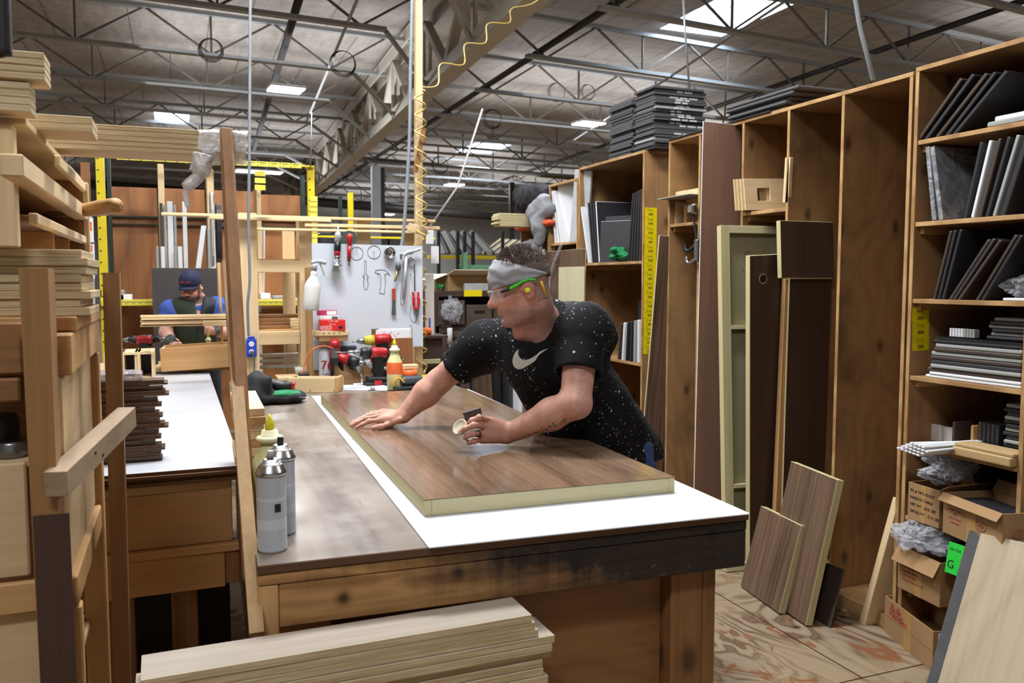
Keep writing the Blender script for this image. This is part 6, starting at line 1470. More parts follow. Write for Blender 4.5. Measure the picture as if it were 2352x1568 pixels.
for i,(x0,x1) in enumerate(((593,597),(599,603),(605,609))): stick(x0,x1,518+i*3,689,YK+.3,.05,M_wpan,'thin white strip standing behind the pine rack post, %s from the left'%ordw[i],'white_strip',.02,'strips behind the pine post')
# dark rounded boards hung near the partition
for i,(x0,x1,y0,y1,Y,m) in enumerate(((484,494,435,612,5.9,M_gpan),(497,512,462,602,5.95,M_black),(526,533,452,560,5.9,M_gpan),(535,540,470,570,5.95,M_dpan))):
    a=AY(x0,y0,Y);c=AY(x1,y1,Y);w=c.x-a.x;hh=a.z-c.z;P=[]
    for k in range(20):
        an=2*math.pi*k/20;P.append((.17*math.copysign(abs(math.cos(an))**.6,math.cos(an)),hh/2*math.copysign(abs(math.sin(an))**.6,math.sin(an))))
    b=MB();b.prism(P,w,0,None,T(a.x,Y+.17,(a.z+c.z)/2)@RZ(90)@RX(90)@RZ(0) if False else Matrix(((0,0,1,a.x),(1,0,0,Y+.17),(0,1,0,(a.z+c.z)/2),(0,0,0,1))))
    tag(b.build('rounded_board',m),['pale edged rounded board hanging left of the brown upright','thick black rounded board hanging left of the brown upright','pale rounded board hanging right of the brown upright','thin dark rounded board hanging right of the brown upright'][i],'board')
# the grey slab behind the man in the cap
a=AY(348,615,7.85);c=AY(503,800,7.85);b=MB();b.box(a.x,c.x,7.85,7.89,.3,a.z,.002);o=tag(b.build('grey_slab',plain('slate_laminate','4A4645',.35,0,.15,3)),'large slate grey slab standing upright behind the man in the cap','slab')
b=MB();b.box(a.x+.1,c.x-.1,7.80,7.95,0,.299,.003);tag(b.build('support_block',W_pinex),'timber block carrying the slate grey slab','block')
# papers on the left upright
for i,(x0,x1,y0,y1,m) in enumerate(((196,216,500,560,M_paper),(194,218,556,600,M_paper),(198,218,600,640,M_paper))):
    a=AY(x0,y0,YK-.1);c=AY(x1,y1,YK-.1);b=MB();b.box(a.x,c.x,YK-.1,YK-.098,c.z,a.z,.0003);o=tag(b.build('posted_paper',m),'posted white paper beside the yellow rack upright, %s from the top'%ordw[i],'paper','papers by the rack upright');HASKIDS.add(o.name)
    b=MB();d=(c.x-a.x);b.box(a.x+d*.35,a.x+d*.8,YK-.1008,YK-.1001,c.z+(a.z-c.z)*.5,c.z+(a.z-c.z)*.85,.0001);hang(b.build('orange_patch',M_org),o)
b=MB();a=AY(186,480,YK-.09);c=AY(222,800,YK-.09);b.box(a.x,c.x,YK-.095,YK-.07,0,a.z,.002);tag(b.build('notice_board',plain('pale_notice_board','B9BABC',.6)),'pale notice panel beside the left yellow upright','board')
# clutter on the rack deck and on the cap man's table
for i,(x,w,h) in enumerate(((610,.09,.055),(640,.1,.03),(668,.08,.05),(280,.16,.05),(268,.12,.09))):
    a=AY(x,680,YK+.02);b=MB();b.box(a.x-w/2,a.x+w/2,YK+.03,YK+.2,zd-.0015,zd+h,.006);tag(b.build('small_box',[M_white,M_gpan,M_wpan,M_white,M_gpan][i]),['white roll box on the yellow rack deck behind the pine rack','low grey box on the rack deck behind the pine rack','white box at the right end of the rack deck','flat white pack on the rack deck left of the slate slab','tall grey pack on the rack deck left of the slate slab'][i],'box')
t2=thing('far_table','pale work table in front of the man in the cap','table',V(-.2,6.9,0));b=MB();b.box(-1.0,.55,6.56,7.08,.88,.915,.003);b.build('table_top',W_plyX,t2)
for x in (-.95,.45):
    for y in (6.6,6.98):
        b=MB();b.box(x,x+.07,y,y+.07,0,.8795,.003);b.build('leg',W_pinez,t2)
def on2(px,Y): return AY(px,800,Y).x
drill(T(on2(322,6.75),6.75,.915+.192)@RZ(160)@Matrix.Scale(1,4),'red power drill on the table beside the man in the cap',bit=0)
drill(T(on2(345,6.8),6.8,.915+.192)@RZ(-30),'teal grey power drill on the table beside the man in the cap',c_body=plain('teal_grey_plastic','3C5560',.4),bit=.03)
g=AY(479,800,6.72);glue_bottle((g.x,6.72,.9155),'pale glue bottle with yellow tip on the table of the man in the cap',.22,.034,None,plain('pale_green_bottle','D5DBB8',.4))
b=MB();a=AY(292,800,6.7);b.box(a.x-.05,a.x+.12,6.62,6.82,.9156,.97,.006);tag(b.build('grey_tray',M_gpan),'grey tray of tools on the table left of the drills','tray')
# mouldings held across
for i in range(5):
    y=724+5.2*i;a=AY(322+(i%2)*2,y,6.62);c=AY(570,y+1,6.62);b=MB();b.box(a.x,c.x,6.62-.012*(i%2),6.68,a.z-.0175,a.z,.003);b.box(a.x,c.x,6.605-.012*(i%2),6.62,a.z-.0175,a.z-.009,.002)
    tag(b.build('pale_moulding',W_pinepx),'long pale moulding held across by the man in the cap, %s from the top'%ordw[i],'moulding','mouldings held by the man in the cap')
a=AY(466,742,6.60);b=MB();b.box(a.x,a.x+.25,6.57,6.6,a.z-.022,a.z+.018,.003);tag(b.build('moulding_offcut',W_pinepx),'short pale offcut in front of the held mouldings','offcut')
# tall strip rising by the right hand of the man in the cap
a=AY(502,600,6.7);c=AY(512,800,6.7);b=MB();b.bar(V(c.x,6.72,.9156),a,.02,.008);tag(b.build('thin_strip',W_pinepz),'thin pale strip standing up beside the man in the cap','strip')
# ---- far middle: dark shelving, boxes, moulding rack, far wall things ----
W_dk=wood('dark_grimy_wood','4A3A30','2E231D','x',3,6,5,.4,.3,.6)
W_dkz=wood('dark_grimy_wood_upright','4A3A30','2E231D','z',3,6,5,.4,.3,.6)
M_bin=plain('grimy_brown_bin','4B3F37',.6,0,.4,16)
YD=6.3
ds=thing('dark_shelving','dark grimy shelving unit with bins behind the right side of the tool board','shelving',V(1.6,YD,0))
def db_(nm,x0,x1,y0,y1,Y,th,m=W_dk):
    a=AY(x0,y0,Y);c=AY(x1,y1,Y);b=MB();b.box(a.x,c.x,Y,Y+th,c.z,a.z,.003);return b.build(nm,m,ds)
for y in (668,748,850): db_('shelf_board',1000,1260,y,y+12,YD,.5)
zf=AY(1100,668,YD).z
for x in (1000,1255):
    a=AY(x,668,YD);b=MB();b.box(a.x,a.x+.03,YD+.0,YD+.5,0,zf-.04,.003);b.build('side_board',W_dkz,ds)
a=AY(1000,700,YD);c=AY(1258,700,YD);b=MB();b.box(a.x,c.x,YD+.5,YD+.515,0,zf-.05,.002);b.build('back_board',W_dk,ds)
b=MB();b.box(a.x+.03,c.x,YD-.0,YD+.49,.1,.13,.003);b.build('shelf_board',W_dk,ds)
for i,(x0,x1,y0,y1) in enumerate(((1008,1068,690,746),(1072,1130,700,746),(1010,1070,762,848),(1074,1150,775,848),(1010,1080,868,960),(1085,1160,868,960),(1135,1200,700,746))):
    a=AY(x0,y0,YD-.02);c=AY(x1,y1,YD-.02);o=thing('storage_bin','grimy brown bin on the dark shelving, %s'%['behind the hanging film','right of the film on the upper shelf','below the film on the middle shelf','right one on the middle shelf','left one on the lowest shelf','right one on the lowest shelf','behind the forehead of the man'][i],'bin',V((a.x+c.x)/2,YD,c.z))
    b=MB();zb=c.z+.001
    b.box(a.x,c.x,YD-.02,YD-.004,zb,a.z,.003);b.build('front_board',M_bin,o);b=MB();b.box(a.x,a.x+.012,YD-.0035,YD+.4,zb,a.z-.01,.002);b.box(c.x-.012,c.x,YD-.0035,YD+.4,zb,a.z-.01,.002);b.box(a.x+.0125,c.x-.0125,YD-.0035,YD+.4,zb,zb+.01,.002);b.build('tray',M_bin,o)
    b=MB();xm=(a.x+c.x)/2;b.box(xm-.045,xm+.045,YD-.0212,YD-.0195,a.z-.07,a.z-.045,.0003);b.build('hand_slot',plain('dark_slot','0E0B0A',.9),o)
a=AY(1036,715,YD-.05);crumple('plastic_film',(a.x,YD-.05,a.z),(.11,.05,.13),'clear film bag hanging over the front of the dark shelving',h=.008,seed=21)
# opened carton and boxes on top
a=AY(1025,640,YD+.1);M=T(a.x,YD+.05,zf+.0006)@RZ(8)
o=thing('open_carton','open pale carton on top of the dark shelving','box',M)
for bx in ((0,.42,0,.006),(0,.42,.25,.256),(0,.006,.0065,.2495),(.414,.42,.0065,.2495)):
    b=MB();b.box(*bx,.0,.13,.001,M=M);b.build('side_wall',M_card,o)
b=MB();b.box(0,.42,-.12,.0,.0,.005,.001,M=M@T(0,0,.131)@RX(-15));b.build('flap',plain('pale_card','D9C7A8',.8),o);b=MB();b.box(-.14,0,0,.25,0,.005,.001,M=M@T(0,0,.131)@RY(-20));b.build('flap',plain('pale_card','D9C7A8',.8),o)
a=AY(1095,652,YD);b=MB();b.box(a.x-.1,a.x+.1,YD+.0,YD+.04,zf+.0006,zf+.06,.003);tag(b.build('printed_box',plain('grey_printed_box','A9AAAE',.6)),'grey printed box in front of the open carton','box')
b=MB();a=AY(1085,672,YD);b.box(a.x-.07,a.x+.08,YD-.004,YD-.0005,a.z-.03,a.z+.02,.001);tag(b.build('yellow_tag',M_ylab),'yellow card taped to the front edge of the dark shelving','label')
a=AY(1022,660,YD);crumple('green_twine',(a.x,YD+.1,zf+.035),(.04,.05,.03),'small green cord bundle on the dark shelving',h=.006,mat=plain('green_twine','2B9A4A',.5),seed=3)
# caulk tube hanging
a=AY(1033,760,YD-.06);M=T(*a);o=thing('sealant_tube','white sealant tube hanging from the dark shelving','sealant tube',M)
b=MB();b.lathe([(.02,-.08),(.021,0),(.021,.04),(.018,.045)],16,0,M@T(0,0,-.02));b.build('tube',M_white,o);b=MB();b.lathe([(.002,-.17),(.006,-.1),(.012,-.08)],12,0,M@T(0,0,-.02));b.build('nozzle',M_white,o)
b=MB();b.tube(smoothpath([M@V(-.07,0,.03),M@V(0,0,.04),M@V(.02,0,.02)]),.008,8);b.build('plunger',M_black,o)
# white unit right of the tool board with cards
a=AY(978,600,5.5);c=AY(998,780,5.5)
b=MB();b.box(a.x,c.x,5.5,5.53,AY(980,775,5.5).z,AY(980,628,5.5).z,.003);tag(b.build('white_side_panel',M_white),'narrow white upright panel right of the tool board','board')
b=MB();a=AY(968,762,5.45);c=AY(1008,775,5.45);zq=AY(980,770,5.45).z;b.box(a.x,c.x+.05,5.4,5.8,zq-.02,zq,.002);b.box(a.x+.02,c.x+.02,5.43,5.75,0,zq-.021,.003);tag(b.build('dark_pedestal',W_dkz),'dark wooden pedestal with a pale top right of the tool board','pedestal')
b=MB();a=AY(968,745,5.45);b.lathe([(.03,0),(.04,0),(.04,.05),(.03,.05)],18,0,T(a.x+.03,5.5-.04,zq+.0006));tag(b.build('orange_tape_roll',M_org),'orange tape roll on the dark pedestal','tape roll')
b=MB();a=AY(985,700,5.44);b.box(a.x,a.x+.012,5.44,5.45,zq+.0006,zq+.12,.003);tag(b.build('blue_marker',plain('blue_marker','2C6CC4',.4)),'blue marker standing on the dark pedestal','marker')
for i,(x,y,m) in enumerate(((990,590,M_paper),(978,545,M_paper))):
    a=AY(x,y-25,5.48);c=AY(x+18,y+15,5.48);b=MB();b.box(a.x,c.x,5.478,5.48,c.z,a.z,.0003);o=tag(b.build('posted_paper',m),['lower','upper orange topped'][i]+' paper card posted right of the tall pine post','paper');HASKIDS.add(o.name)
    if i: b=MB();b.box(a.x,c.x,5.477,5.4779,a.z-.02,a.z,.0001);hang(b.build('orange_band',M_org),o)
pl=plank('moulding_stick',AY(968,836,5.38),AY(1012,828,5.38)-AY(968,836,5.38),V(0,0,.03),-.02,M_poplarx);tag(pl,'pale greenish moulding lying beside the dark pedestal','moulding')
# boards standing between bench and man
for i,(x0,x1,m) in enumerate(((1122,1136,W_walnut),(1140,1152,M_black),(1155,1172,M_dpan),(1176,1190,M_wpan),(1194,1206,W_walnut))):
    a=AY(x0,820+i*8,4.7-.1*i);c=AY(x1,905,4.7-.1*i);pl=plank('edge_standing_board',V(c.x+.03,4.75-.1*i,.001),V(.02,.0,0),V(-.02+.02*i,.1,a.z),-.3,m);tag(pl,['walnut board','black board','charcoal board','white board','second walnut board'][i]+' standing behind the waist of the man in the headband','board')
# yellow moulding rack near the far wall
YM=16.
mr=thing('moulding_rack','black and yellow moulding rack near the pale far wall','rack',V(4.5,YM,0))
a=AY(985,586,YM);c=AY(1205,596,YM);b=MB();b.box(a.x,c.x,YM,YM+.1,c.z,a.z,.003);b.build('beam',M_yr,mr)
for x in (1003,1047,1063,1082,1150,1200):
    p=AY(x,560,YM);b=MB();b.box(p.x,p.x+.06,YM-.06,YM-.001,0,p.z+.25,.003);b.build('upright',M_dark,mr)
zb=AY(1000,584,YM).z
for i in range(14):
    a=AY(1003+i*7,530+(i%3)*4,YM+.1);c=AY(1015+i*9,584,YM+.1);b=MB();b.bar(V(c.x,YM+.05+.02*(i%3),zb+.02),V(a.x,YM+.3,a.z),.10,.035,(0,1,0));tag(b.build('grey_moulding',[M_gpan,plain('slate_grey_moulding','6F7276',.5),M_bpan][i%3]),'grey moulding leaning on the far yellow rack, %s from the left'%ordw[i],'moulding','mouldings on the far yellow rack')
for i in range(12):
    a=AY(1110+i*6,582-i*.5,YM);c=AY(1135+i*6,550+i*.3,YM+.5);b=MB();b.bar(V(a.x,YM+.06,zb+.03),V(c.x+.15,YM+.5,c.z),.06,.03,(0,1,0));tag(b.build('long_stick',[W_pinep,M_dark,M_gpan][i%3]),'stick in the slanting bundle on the far yellow rack, %s from the left'%ordw[i],'stick','slanting sticks on the far rack')
gf=plain('green_painted_steel','4F7B5C',.5);b=MB();a=AY(1058,608,10);c=AY(1135,600,10);b.box(a.x,c.x,10,10.06,a.z-.06,a.z,.003);p=AY(1060,580,10);b.box(p.x,p.x+.06,9.93,9.99,0,p.z,.003);tag(b.build('green_stand',gf),'green steel stand behind the dark shelving','stand')
# tall far racking and columns
for i,(x,y0,Y,w,m,lab) in enumerate(((800,442,17,.1,M_yr,'yellow rack column far behind the tool board'),(778,450,17.5,.07,M_gr,'dark green rack column left of the far yellow column'),(855,380,14,.14,M_steel,'grey steel roof column far behind the tool board'),(872,385,20,.12,M_dark,'dark brown pipe column beside the grey steel column'),(1172,418,24,.14,M_dark,'dark brown roof column left of the black jacket'))):
    a=AY(x,y0,Y);b=MB();b.box(a.x,a.x+w,Y,Y+w,0,a.z,.005);tag(b.build('steel_column',m),lab,'column')
for i in range(6):
    x0=AY(735+i*40,520,18).x;b=MB();b.box(x0,x0+.34,18,18.8,0,AY(735,535-(i%3)*14,18).z,.01);tag(b.build('goods_stack',[M_dpan,M_bpan,M_gpan][i%3]),'dark stacked goods far behind the tool board, %s from the left'%ordw[i],'stack','far stacked goods')
# ================= PEOPLE =================
from mathutils.bvhtree import BVHTree
M_skin=vcol('skin',.48,.12,.4,.05)
def hframe(f,pitch):
    f=V(*f).normalized();l=V(0,0,1).cross(f).normalized()
    u=V(0,0,1);R=Matrix.Rotation(math.radians(pitch),3,l);f=R@f;u=R@u
    return Matrix(((f.x,l.x,u.x),(f.y,l.y,u.y),(f.z,l.z,u.z)))
def head(s,O,R,k_=1.,ears=True):
    R4=R.to_4x4()
    def W(x,y,z): return np.array(O+R@V(x*k_,y*k_,z*k_))
    def e(c,r,k=.02,sub=False): s.ell(W(*c),[q*k_ for q in r],R4,k,sub)
    def c(a,b,ra,rb,k=.015,sub=False): s.cap(W(*a),W(*b),ra*k_,rb*k_,k,sub)
    e((.0,0,.045),(.1,.077,.092));e((.052,0,.052),(.052,.062,.058),.03);e((.045,0,-.03),(.062,.058,.085),.03)
    e((.035,0,-.078),(.058,.054,.038),.03);e((.084,0,-.1),(.021,.027,.019),.02)
    for y in (-1,1):
        c((-.005,y*.052,-.05),(.062,y*.03,-.096),.018,.016,.03);e((.07,y*.038,-.032),(.03,.027,.03),.025)
        e((.108,y*.0145,-.034),(.011,.0085,.009),.006)
    c((.094,-.034,.02),(.094,.034,.02),.013,.013,.02)
    c((.1,0,.014),(.124,0,-.024),.008,.0135,.012);e((.125,0,-.03),(.0145,.014,.0125),.01)
    for y in (-1,1): e((.108,y*.032,.0),(.016,.018,.012),.012,True)
    for y in (-1,1): e((.089,y*.031,.0),(.0135,.0155,.0125),.004)
    e((.099,0,-.057),(.013,.023,.006),.008);e((.097,0,-.068),(.013,.02,.0072),.008)
    c((.112,-.02,-.0622),(.112,.02,-.0622),.0022,.0022,.004,True)
    e((.10,0,-.083),(.012,.02,.006),.012,True)
    for y in (-1,1):
        e((-.006,y*.079,.0),(.019,.0075,.033),.006);e((.002,y*.075,.004),(.022,.012,.016),.012)
        e((-.002,y*.09,.003),(.010,.006,.018),.005,True);e((.002,y*.083,-.024),(.009,.006,.011),.006)
    return W
def finger(s,pts,r0,k=.006):
    n=len(pts)-1
    for i in range(n):
        ra=r0*(1-.09*i);rb=r0*(1-.09*(i+1));s.cap(pts[i],pts[i+1],ra,rb,k)
    for i in range(1,n): s.ell(pts[i],(r0*(1.06-.09*i),)*3,k=k)
def loc(P,O,R,k_=1.): return ((P-np.array(O))@np.array(R))/k_
def noise3(P,f,seed=0):
    q=P*f+seed;return (np.sin(q[:,0]*1.3+np.sin(q[:,1]*1.7)*1.5)+np.sin(q[:,1]*1.1+np.sin(q[:,2]*1.9)*1.5)+np.sin(q[:,2]*1.2+np.sin(q[:,0]*1.5)*1.4))/3
# ---------------- the man in the headband ----------------
f1=-RTv*math.cos(math.radians(9))-V(FWv.x,FWv.y,0).normalized()*math.sin(math.radians(9))
R1=hframe(f1,13);O1=AY(1203,664,2.64);K1=.955
body=SDF();W1=head(body,O1,R1,K1)
shL=AY(1338,752,2.53);shR=AY(1108,792,2.93);nb=AY(1238,752,2.73);ch=AY(1262,815,2.74)
elL=AY(1322,925,2.43);wrL=AY(1168,996,2.60);elR=AY(1008,876,3.06);wrR=AY(926,953,3.09)
pv=V(1.60,2.86,.93)
body.cap(W1(-.022,0,-.045),nb,.066,.07,.03);body.cap(W1(.02,0,-.07),nb+V(-.04,-.03,-.02),.045,.06,.03)
body.cap(nb,ch,.08,.12,.05);body.cap(ch,pv,.11,.11,.05);body.cap(shL+V(.05,.05,-.01),shR+V(.05,.04,-.01),.05,.05,.03)
body.cap(shL,elL,.06,.05,.03);body.cap(elL,elL+(wrL-elL)*.35,.048,.052,.02);body.cap(elL+(wrL-elL)*.35,wrL,.052,.031,.02)
body.ell(elL+V(.012,.0,-.008),(.036,.036,.036),k=.02)
body.cap(shR,elR,.06,.047,.03);body.cap(elR,elR+(wrR-elR)*.35,.046,.05,.02);body.cap(elR+(wrR-elR)*.35,wrR,.05,.03,.02)
# near (left) hand closed on the block
Pn=lambda x,y,Y:AY(x,y,Y)
kn=[Pn(1126,966,2.60),Pn(1117,980,2.592),Pn(1111,995,2.59),Pn(1107,1009,2.595)]
for i,kk in enumerate(kn):
    a=wrL+(Pn(1160,978+9*i,2.60)-wrL)*.8;body.cap(a,kk,.02,.0145,.016)
body.ell(Pn(1132,992,2.612),(.034,.026,.026),k=.02)
fg=[[kn[0],Pn(1101,958,2.575),Pn(1084,965,2.585),Pn(1074,975,2.60)],[kn[1],Pn(1088,976,2.56),Pn(1068,984,2.57),Pn(1056,993,2.59)],[kn[2],Pn(1086,996,2.56),Pn(1072,1001,2.575),Pn(1068,1006,2.60)],[kn[3],Pn(1089,1013,2.57),Pn(1077,1016,2.585),Pn(1076,1017,2.605)]]
for q,r in zip(fg,(.0105,.0108,.0102,.009)): finger(body,q,r,.005)
finger(body,[wrL+(kn[0]-wrL)*.3+V(0,.03,.01),Pn(1112,968,2.67),Pn(1085,968,2.668),Pn(1068,975,2.655)],.0125,.008)
# far (right) hand flat on the slab
zt=ZD+.0095
Kn=[AZ(872,965,1.014),AZ(869,957,1.019),AZ(872,950,1.015),AZ(879,945,1.006)]
for i,kk in enumerate(Kn):
    a=wrR+V(-.0,-.018+.012*i,-.004);body.cap(a,kk,.019,.0135,.015)
body.ell((wrR+Kn[1])/2+V(0,-.0,-.012),(.04,.038,.02),k=.02)
tips=[AZ(819,981,zt-.002),AZ(805,977,zt-.002),AZ(808,971,zt-.002),AZ(826,963,zt-.002)]
for kk,tt,r in zip(Kn,tips,(.0098,.0102,.0098,.0088)):
    body_p=[kk,kk+(tt-kk)*.45+V(0,0,.009),kk+(tt-kk)*.76+V(0,0,.004),tt];finger(body,body_p,r,.005)
th0=wrR+V(-.02,-.03,-.012);finger(body,[th0,AZ(896,973,1.003),AZ(874,980,zt+.004),AZ(857,982,zt)],.0118,.008)
for sy,hx in ((-.16,1.64),(.17,1.62)):
    hp=pv+V(.0,sy*.55,-.02);kn_=V(hx-.02,pv.y+sy,.5);an=V(hx+.05,pv.y+sy*1.1,.09)
    body.cap(hp,kn_,.075,.05,.04);body.cap(kn_,an,.05,.038,.02);body.cap(an,an+V(-.14,-.01,-.05),.035,.028,.02)
def skincol(P,O,R,k_,beard,hair,bz=-.02):
    L=loc(P,O,R,k_);N=len(P);c=np.tile(np.array([.56,.30,.225]),(N,1))
    n=noise3(P,55);n2=noise3(P,190,3);c*=(1+.10*n+.05*n2)[:,None]
    inh=(np.abs(L)<.16).all(1)
    red=np.exp(-(((L[:,0]-.075)/.04)**2+((L[:,2]+.028)/.03)**2))*inh+np.exp(-(((L[:,0]-.125)/.018)**2+((L[:,2]+.025)/.025)**2))*inh
    c+=red[:,None]*np.array([.03,-.055,-.045])
    ear=inh*(np.abs(L[:,1])>.074)*(np.abs(L[:,0])<.03);c+=ear[:,None]*np.array([.0,-.06,-.045])
    st=inh*np.clip((-.045-L[:,2]+.25*(L[:,0]-.03)*.6)/.03,0,1)*(L[:,2]>-.125)*(L[:,0]>-.01)
    c=c*(1-beard*st[:,None])+np.array(hair)*(beard*st)[:,None]
    mu=inh*(np.exp(-(((L[:,2]+.049)/.006)**2+((L[:,1])/.024)**4))*(L[:,0]>.085));c=c*(1-.55*mu[:,None])+np.array(hair)*.55*mu[:,None]
    lip=inh*(np.exp(-(((L[:,2]+.062)/.0075)**2+(L[:,1]/.021)**4))*(L[:,0]>.088));c=c*(1-.6*lip[:,None])+np.array([.42,.15,.13])*.6*lip[:,None]
    br=inh*(np.exp(-(((L[:,2]-.021)/.006)**2+((np.abs(L[:,1])-.033)/.02)**4))*(L[:,0]>.07));c=c*(1-.7*br[:,None])+np.array(hair)*.7*br[:,None]
    hr=inh*np.clip((.012-L[:,0]+.35*(L[:,2]))/.02,0,1)*(L[:,2]>-.05)*(np.abs(L[:,1])<.075+.0)*((L[:,0]<-.02)|(L[:,2]>.02));c=c*(1-.62*hr[:,None])+np.array(hair)*.62*hr[:,None]
    ey=inh*(np.exp(-(((np.abs(L[:,1])-.031)/.010)**4+((L[:,2]+.001)/.0055)**4))*(L[:,0]>.095));c=c*(1-.75*ey[:,None])+np.array([.3,.27,.25])*.75*ey[:,None]
    return np.clip(c,0.01,1)
man=thing('person','man in a grey headband and speckled black shirt leaning over the workbench wiping the slab','person',V(1.6,2.85,0))
bo=sdfobj('body',body,.0042,M_skin,man,None,lambda P:skincol(P,O1,R1,K1,.4,(.17,.12,.09)),it=1)
# shirt
def hemcut(P,D): 
    D=np.maximum(D,.86-P[:,2])
    w=noise3(P,16,5);fold=.0085*np.sin(24*(P[:,0]*.55+P[:,2]*.9-P[:,1]*.3)+3*noise3(P,7,2))*np.clip(.5+w,0,1)
    D=D+fold
    # openings at the sleeves and the neck
    for a,b in ((shL,elL),(shR,elR)):
        a_=np.array(a);b_=np.array(b);ax=(b_-a_)/np.linalg.norm(b_-a_);t=(P-a_)@ax;Ln=np.linalg.norm(b_-a_)
        rr=np.linalg.norm(P-a_-t[:,None]*ax,axis=1);cut=CUT[0 if a is shL else 1]*Ln
        hole=np.where(t>cut-.03,.068-rr,-1.);D=np.maximum(D,np.where((t>cut-.03)&(rr<.2),hole,-1))
        D=np.maximum(D,np.where((rr<.13)&(t>cut-.02)&(t<Ln+.3),t-cut,-1.))
    L=loc(P,O1,R1,K1)
    npt=np.array(nb);axn=np.array(W1(-.022,0,-.045))-npt;axn/=np.linalg.norm(axn);t=(P-npt)@axn;rr=np.linalg.norm(P-npt-t[:,None]*axn,axis=1)
    D=np.maximum(D,np.where((rr<.112)&(t>-.06),t-.045+.5*((P-npt)@np.array(f1)).clip(-.02,.12),-1.))
    return D
CUT=(.62,.60)
sh=SDF()
sh.cap(nb+(ch-nb)*.1,ch,.10,.15,.06);sh.cap(ch,AY(1330,930,2.78),.168,.168,.06);sh.cap(AY(1330,930,2.78),V(1.60,2.87,.85),.168,.172,.06)
sh.ell(ch+V(.12,.06,.06),(.16,.17,.13),k=.06)
sh.cap(shL+V(.02,.03,-.01),nb+V(.03,.0,-.02),.085,.075,.06);sh.cap(shR+V(.02,0,-.01),nb+V(.02,.0,-.03),.085,.075,.06)
sh.cap(shL+V(.04,.04,-.02),shR+V(.04,.03,-.02),.075,.075,.05);sh.cap(shL,shL+(elL-shL)*.75,.082,.080,.05);sh.cap(shR,shR+(elR-shR)*.75,.082,.076,.05)
sh.cap(nb,nb+(V(*W1(-.022,0,-.045))-nb)*.4,.082,.078,.03)
def shirt_mat():
    t=NT('speckled_black_cotton');co=t.n('ShaderNodeTexCoord').outputs['Object']
    col=srgb('0A0B0E')
    def dots(sc,th,seed,br):
        vo=t.n('ShaderNodeTexVoronoi');t.l(t.vm('ADD',co,(seed,seed*.7,0)),vo.inputs['Vector']);vo.inputs['Scale'].default_value=sc
        sp=t.n('ShaderNodeSeparateColor');t.l(vo.outputs['Color'],sp.inputs[0])
        lim=t.math('MULTIPLY',t.math('POWER',sp.outputs[0],3.),th)
        cl=t.noise(co,5.,2);m=t.math('MULTIPLY',t.math('LESS_THAN',vo.outputs['Distance'],lim),t.math('GREATER_THAN',t.math('ADD',cl,t.math('MULTIPLY',sp.outputs[1],.25)),.53))
        return t.math('MULTIPLY',m,br)
    m=t.math('MAXIMUM',dots(48,.27,1.,.8),dots(105,.36,4.,.5))
    t.l(t.mix(m,col,srgb('C9C8D2')),t.b.inputs['Base Color']);t.P(rough=.8,spec=.2);t.bump(t.noise(co,9,4,.6,.6),.35,.012);return t.m
so=sdfobj('t_shirt',sh,.0065,shirt_mat(),man,hemcut,it=2)
def bvh(o): 
    W=WM[o.name];return BVHTree.FromPolygons([W@v.co for v in o.data.vertices],[tuple(p.vertices) for p in o.data.polygons])
BS=bvh(so);BB=bvh(bo);EYE=V(0,0,H)
def cast(bv,x,y,off=.0015):
    d=ray(x,y).normalized();h=bv.ray_cast(EYE,d);
    return None if h[0] is None else h[0]+(h[1] if h[1].dot(d)<0 else -h[1])*off
# chest emblem (a curved tick)
lo=[(1192,801),(1183,811),(1178,827),(1181,841),(1190,847),(1200,846),(1215,838),(1229,828),(1236,818),(1243,811),(1258,801)]
up=[(1192,801.5),(1191,807),(1191,813),(1193,818),(1197,823),(1204,826),(1213,825),(1222,821),(1233,814),(1241,807),(1258,800)]
lo=smoothpath([V(x,y,0) for x,y in lo],4);up=smoothpath([V(x,y,0) for x,y in up],4)
b=MB();vs=[];ok=True;Q=5
for a,c in zip(lo,up):
    for k in range(Q+1):
        p=cast(BS,*(a+(c-a)*k/Q).xy);ok=ok and p is not None;vs.append(p or V(0,0,0))
if ok:
    b.add(vs,[(i*(Q+1)+k,i*(Q+1)+k+1,(i+1)*(Q+1)+k+1,(i+1)*(Q+1)+k) for i in range(len(lo)-1) for k in range(Q)],0,True);hang(b.build('chest_emblem',plain('silver_print','B9BAB4',.6,0,.25,260),man),so) if False else b.build('chest_emblem',plain('silver_print','B9BAB4',.6,0,.25,260),man)
# jeans and shoes
je=SDF()
for sy,hx in ((-.16,1.64),(.17,1.62)):
    hp=pv+V(.0,sy*.55,-.02);kn_=V(hx-.02,pv.y+sy,.5);an=V(hx+.05,pv.y+sy*1.1,.06);je.cap(hp,kn_,.08,.065,.04);je.cap(kn_,an,.075,.06,.03)
je.ell(pv+V(.0,0,-.02),(.105,.125,.1),k=.03)
sdfobj('jeans',je,.012,plain('blue_denim','2A3F6B',.85,0,.15,40),man,lambda P,D:np.maximum(np.maximum(D,.045-P[:,2]),P[:,2]-.985))
for sy,hx in ((-.16,1.64),(.17,1.62)):
    s_=SDF();an=V(hx+.05,pv.y+sy*1.1,.05);s_.cap(an,an+V(-.17,-.01,-.01),.046,.038,.02);sdfobj('shoe',s_,.009,plain('dark_work_shoe','221F1D',.6),man,lambda P,D:np.maximum(D,.001-P[:,2]))
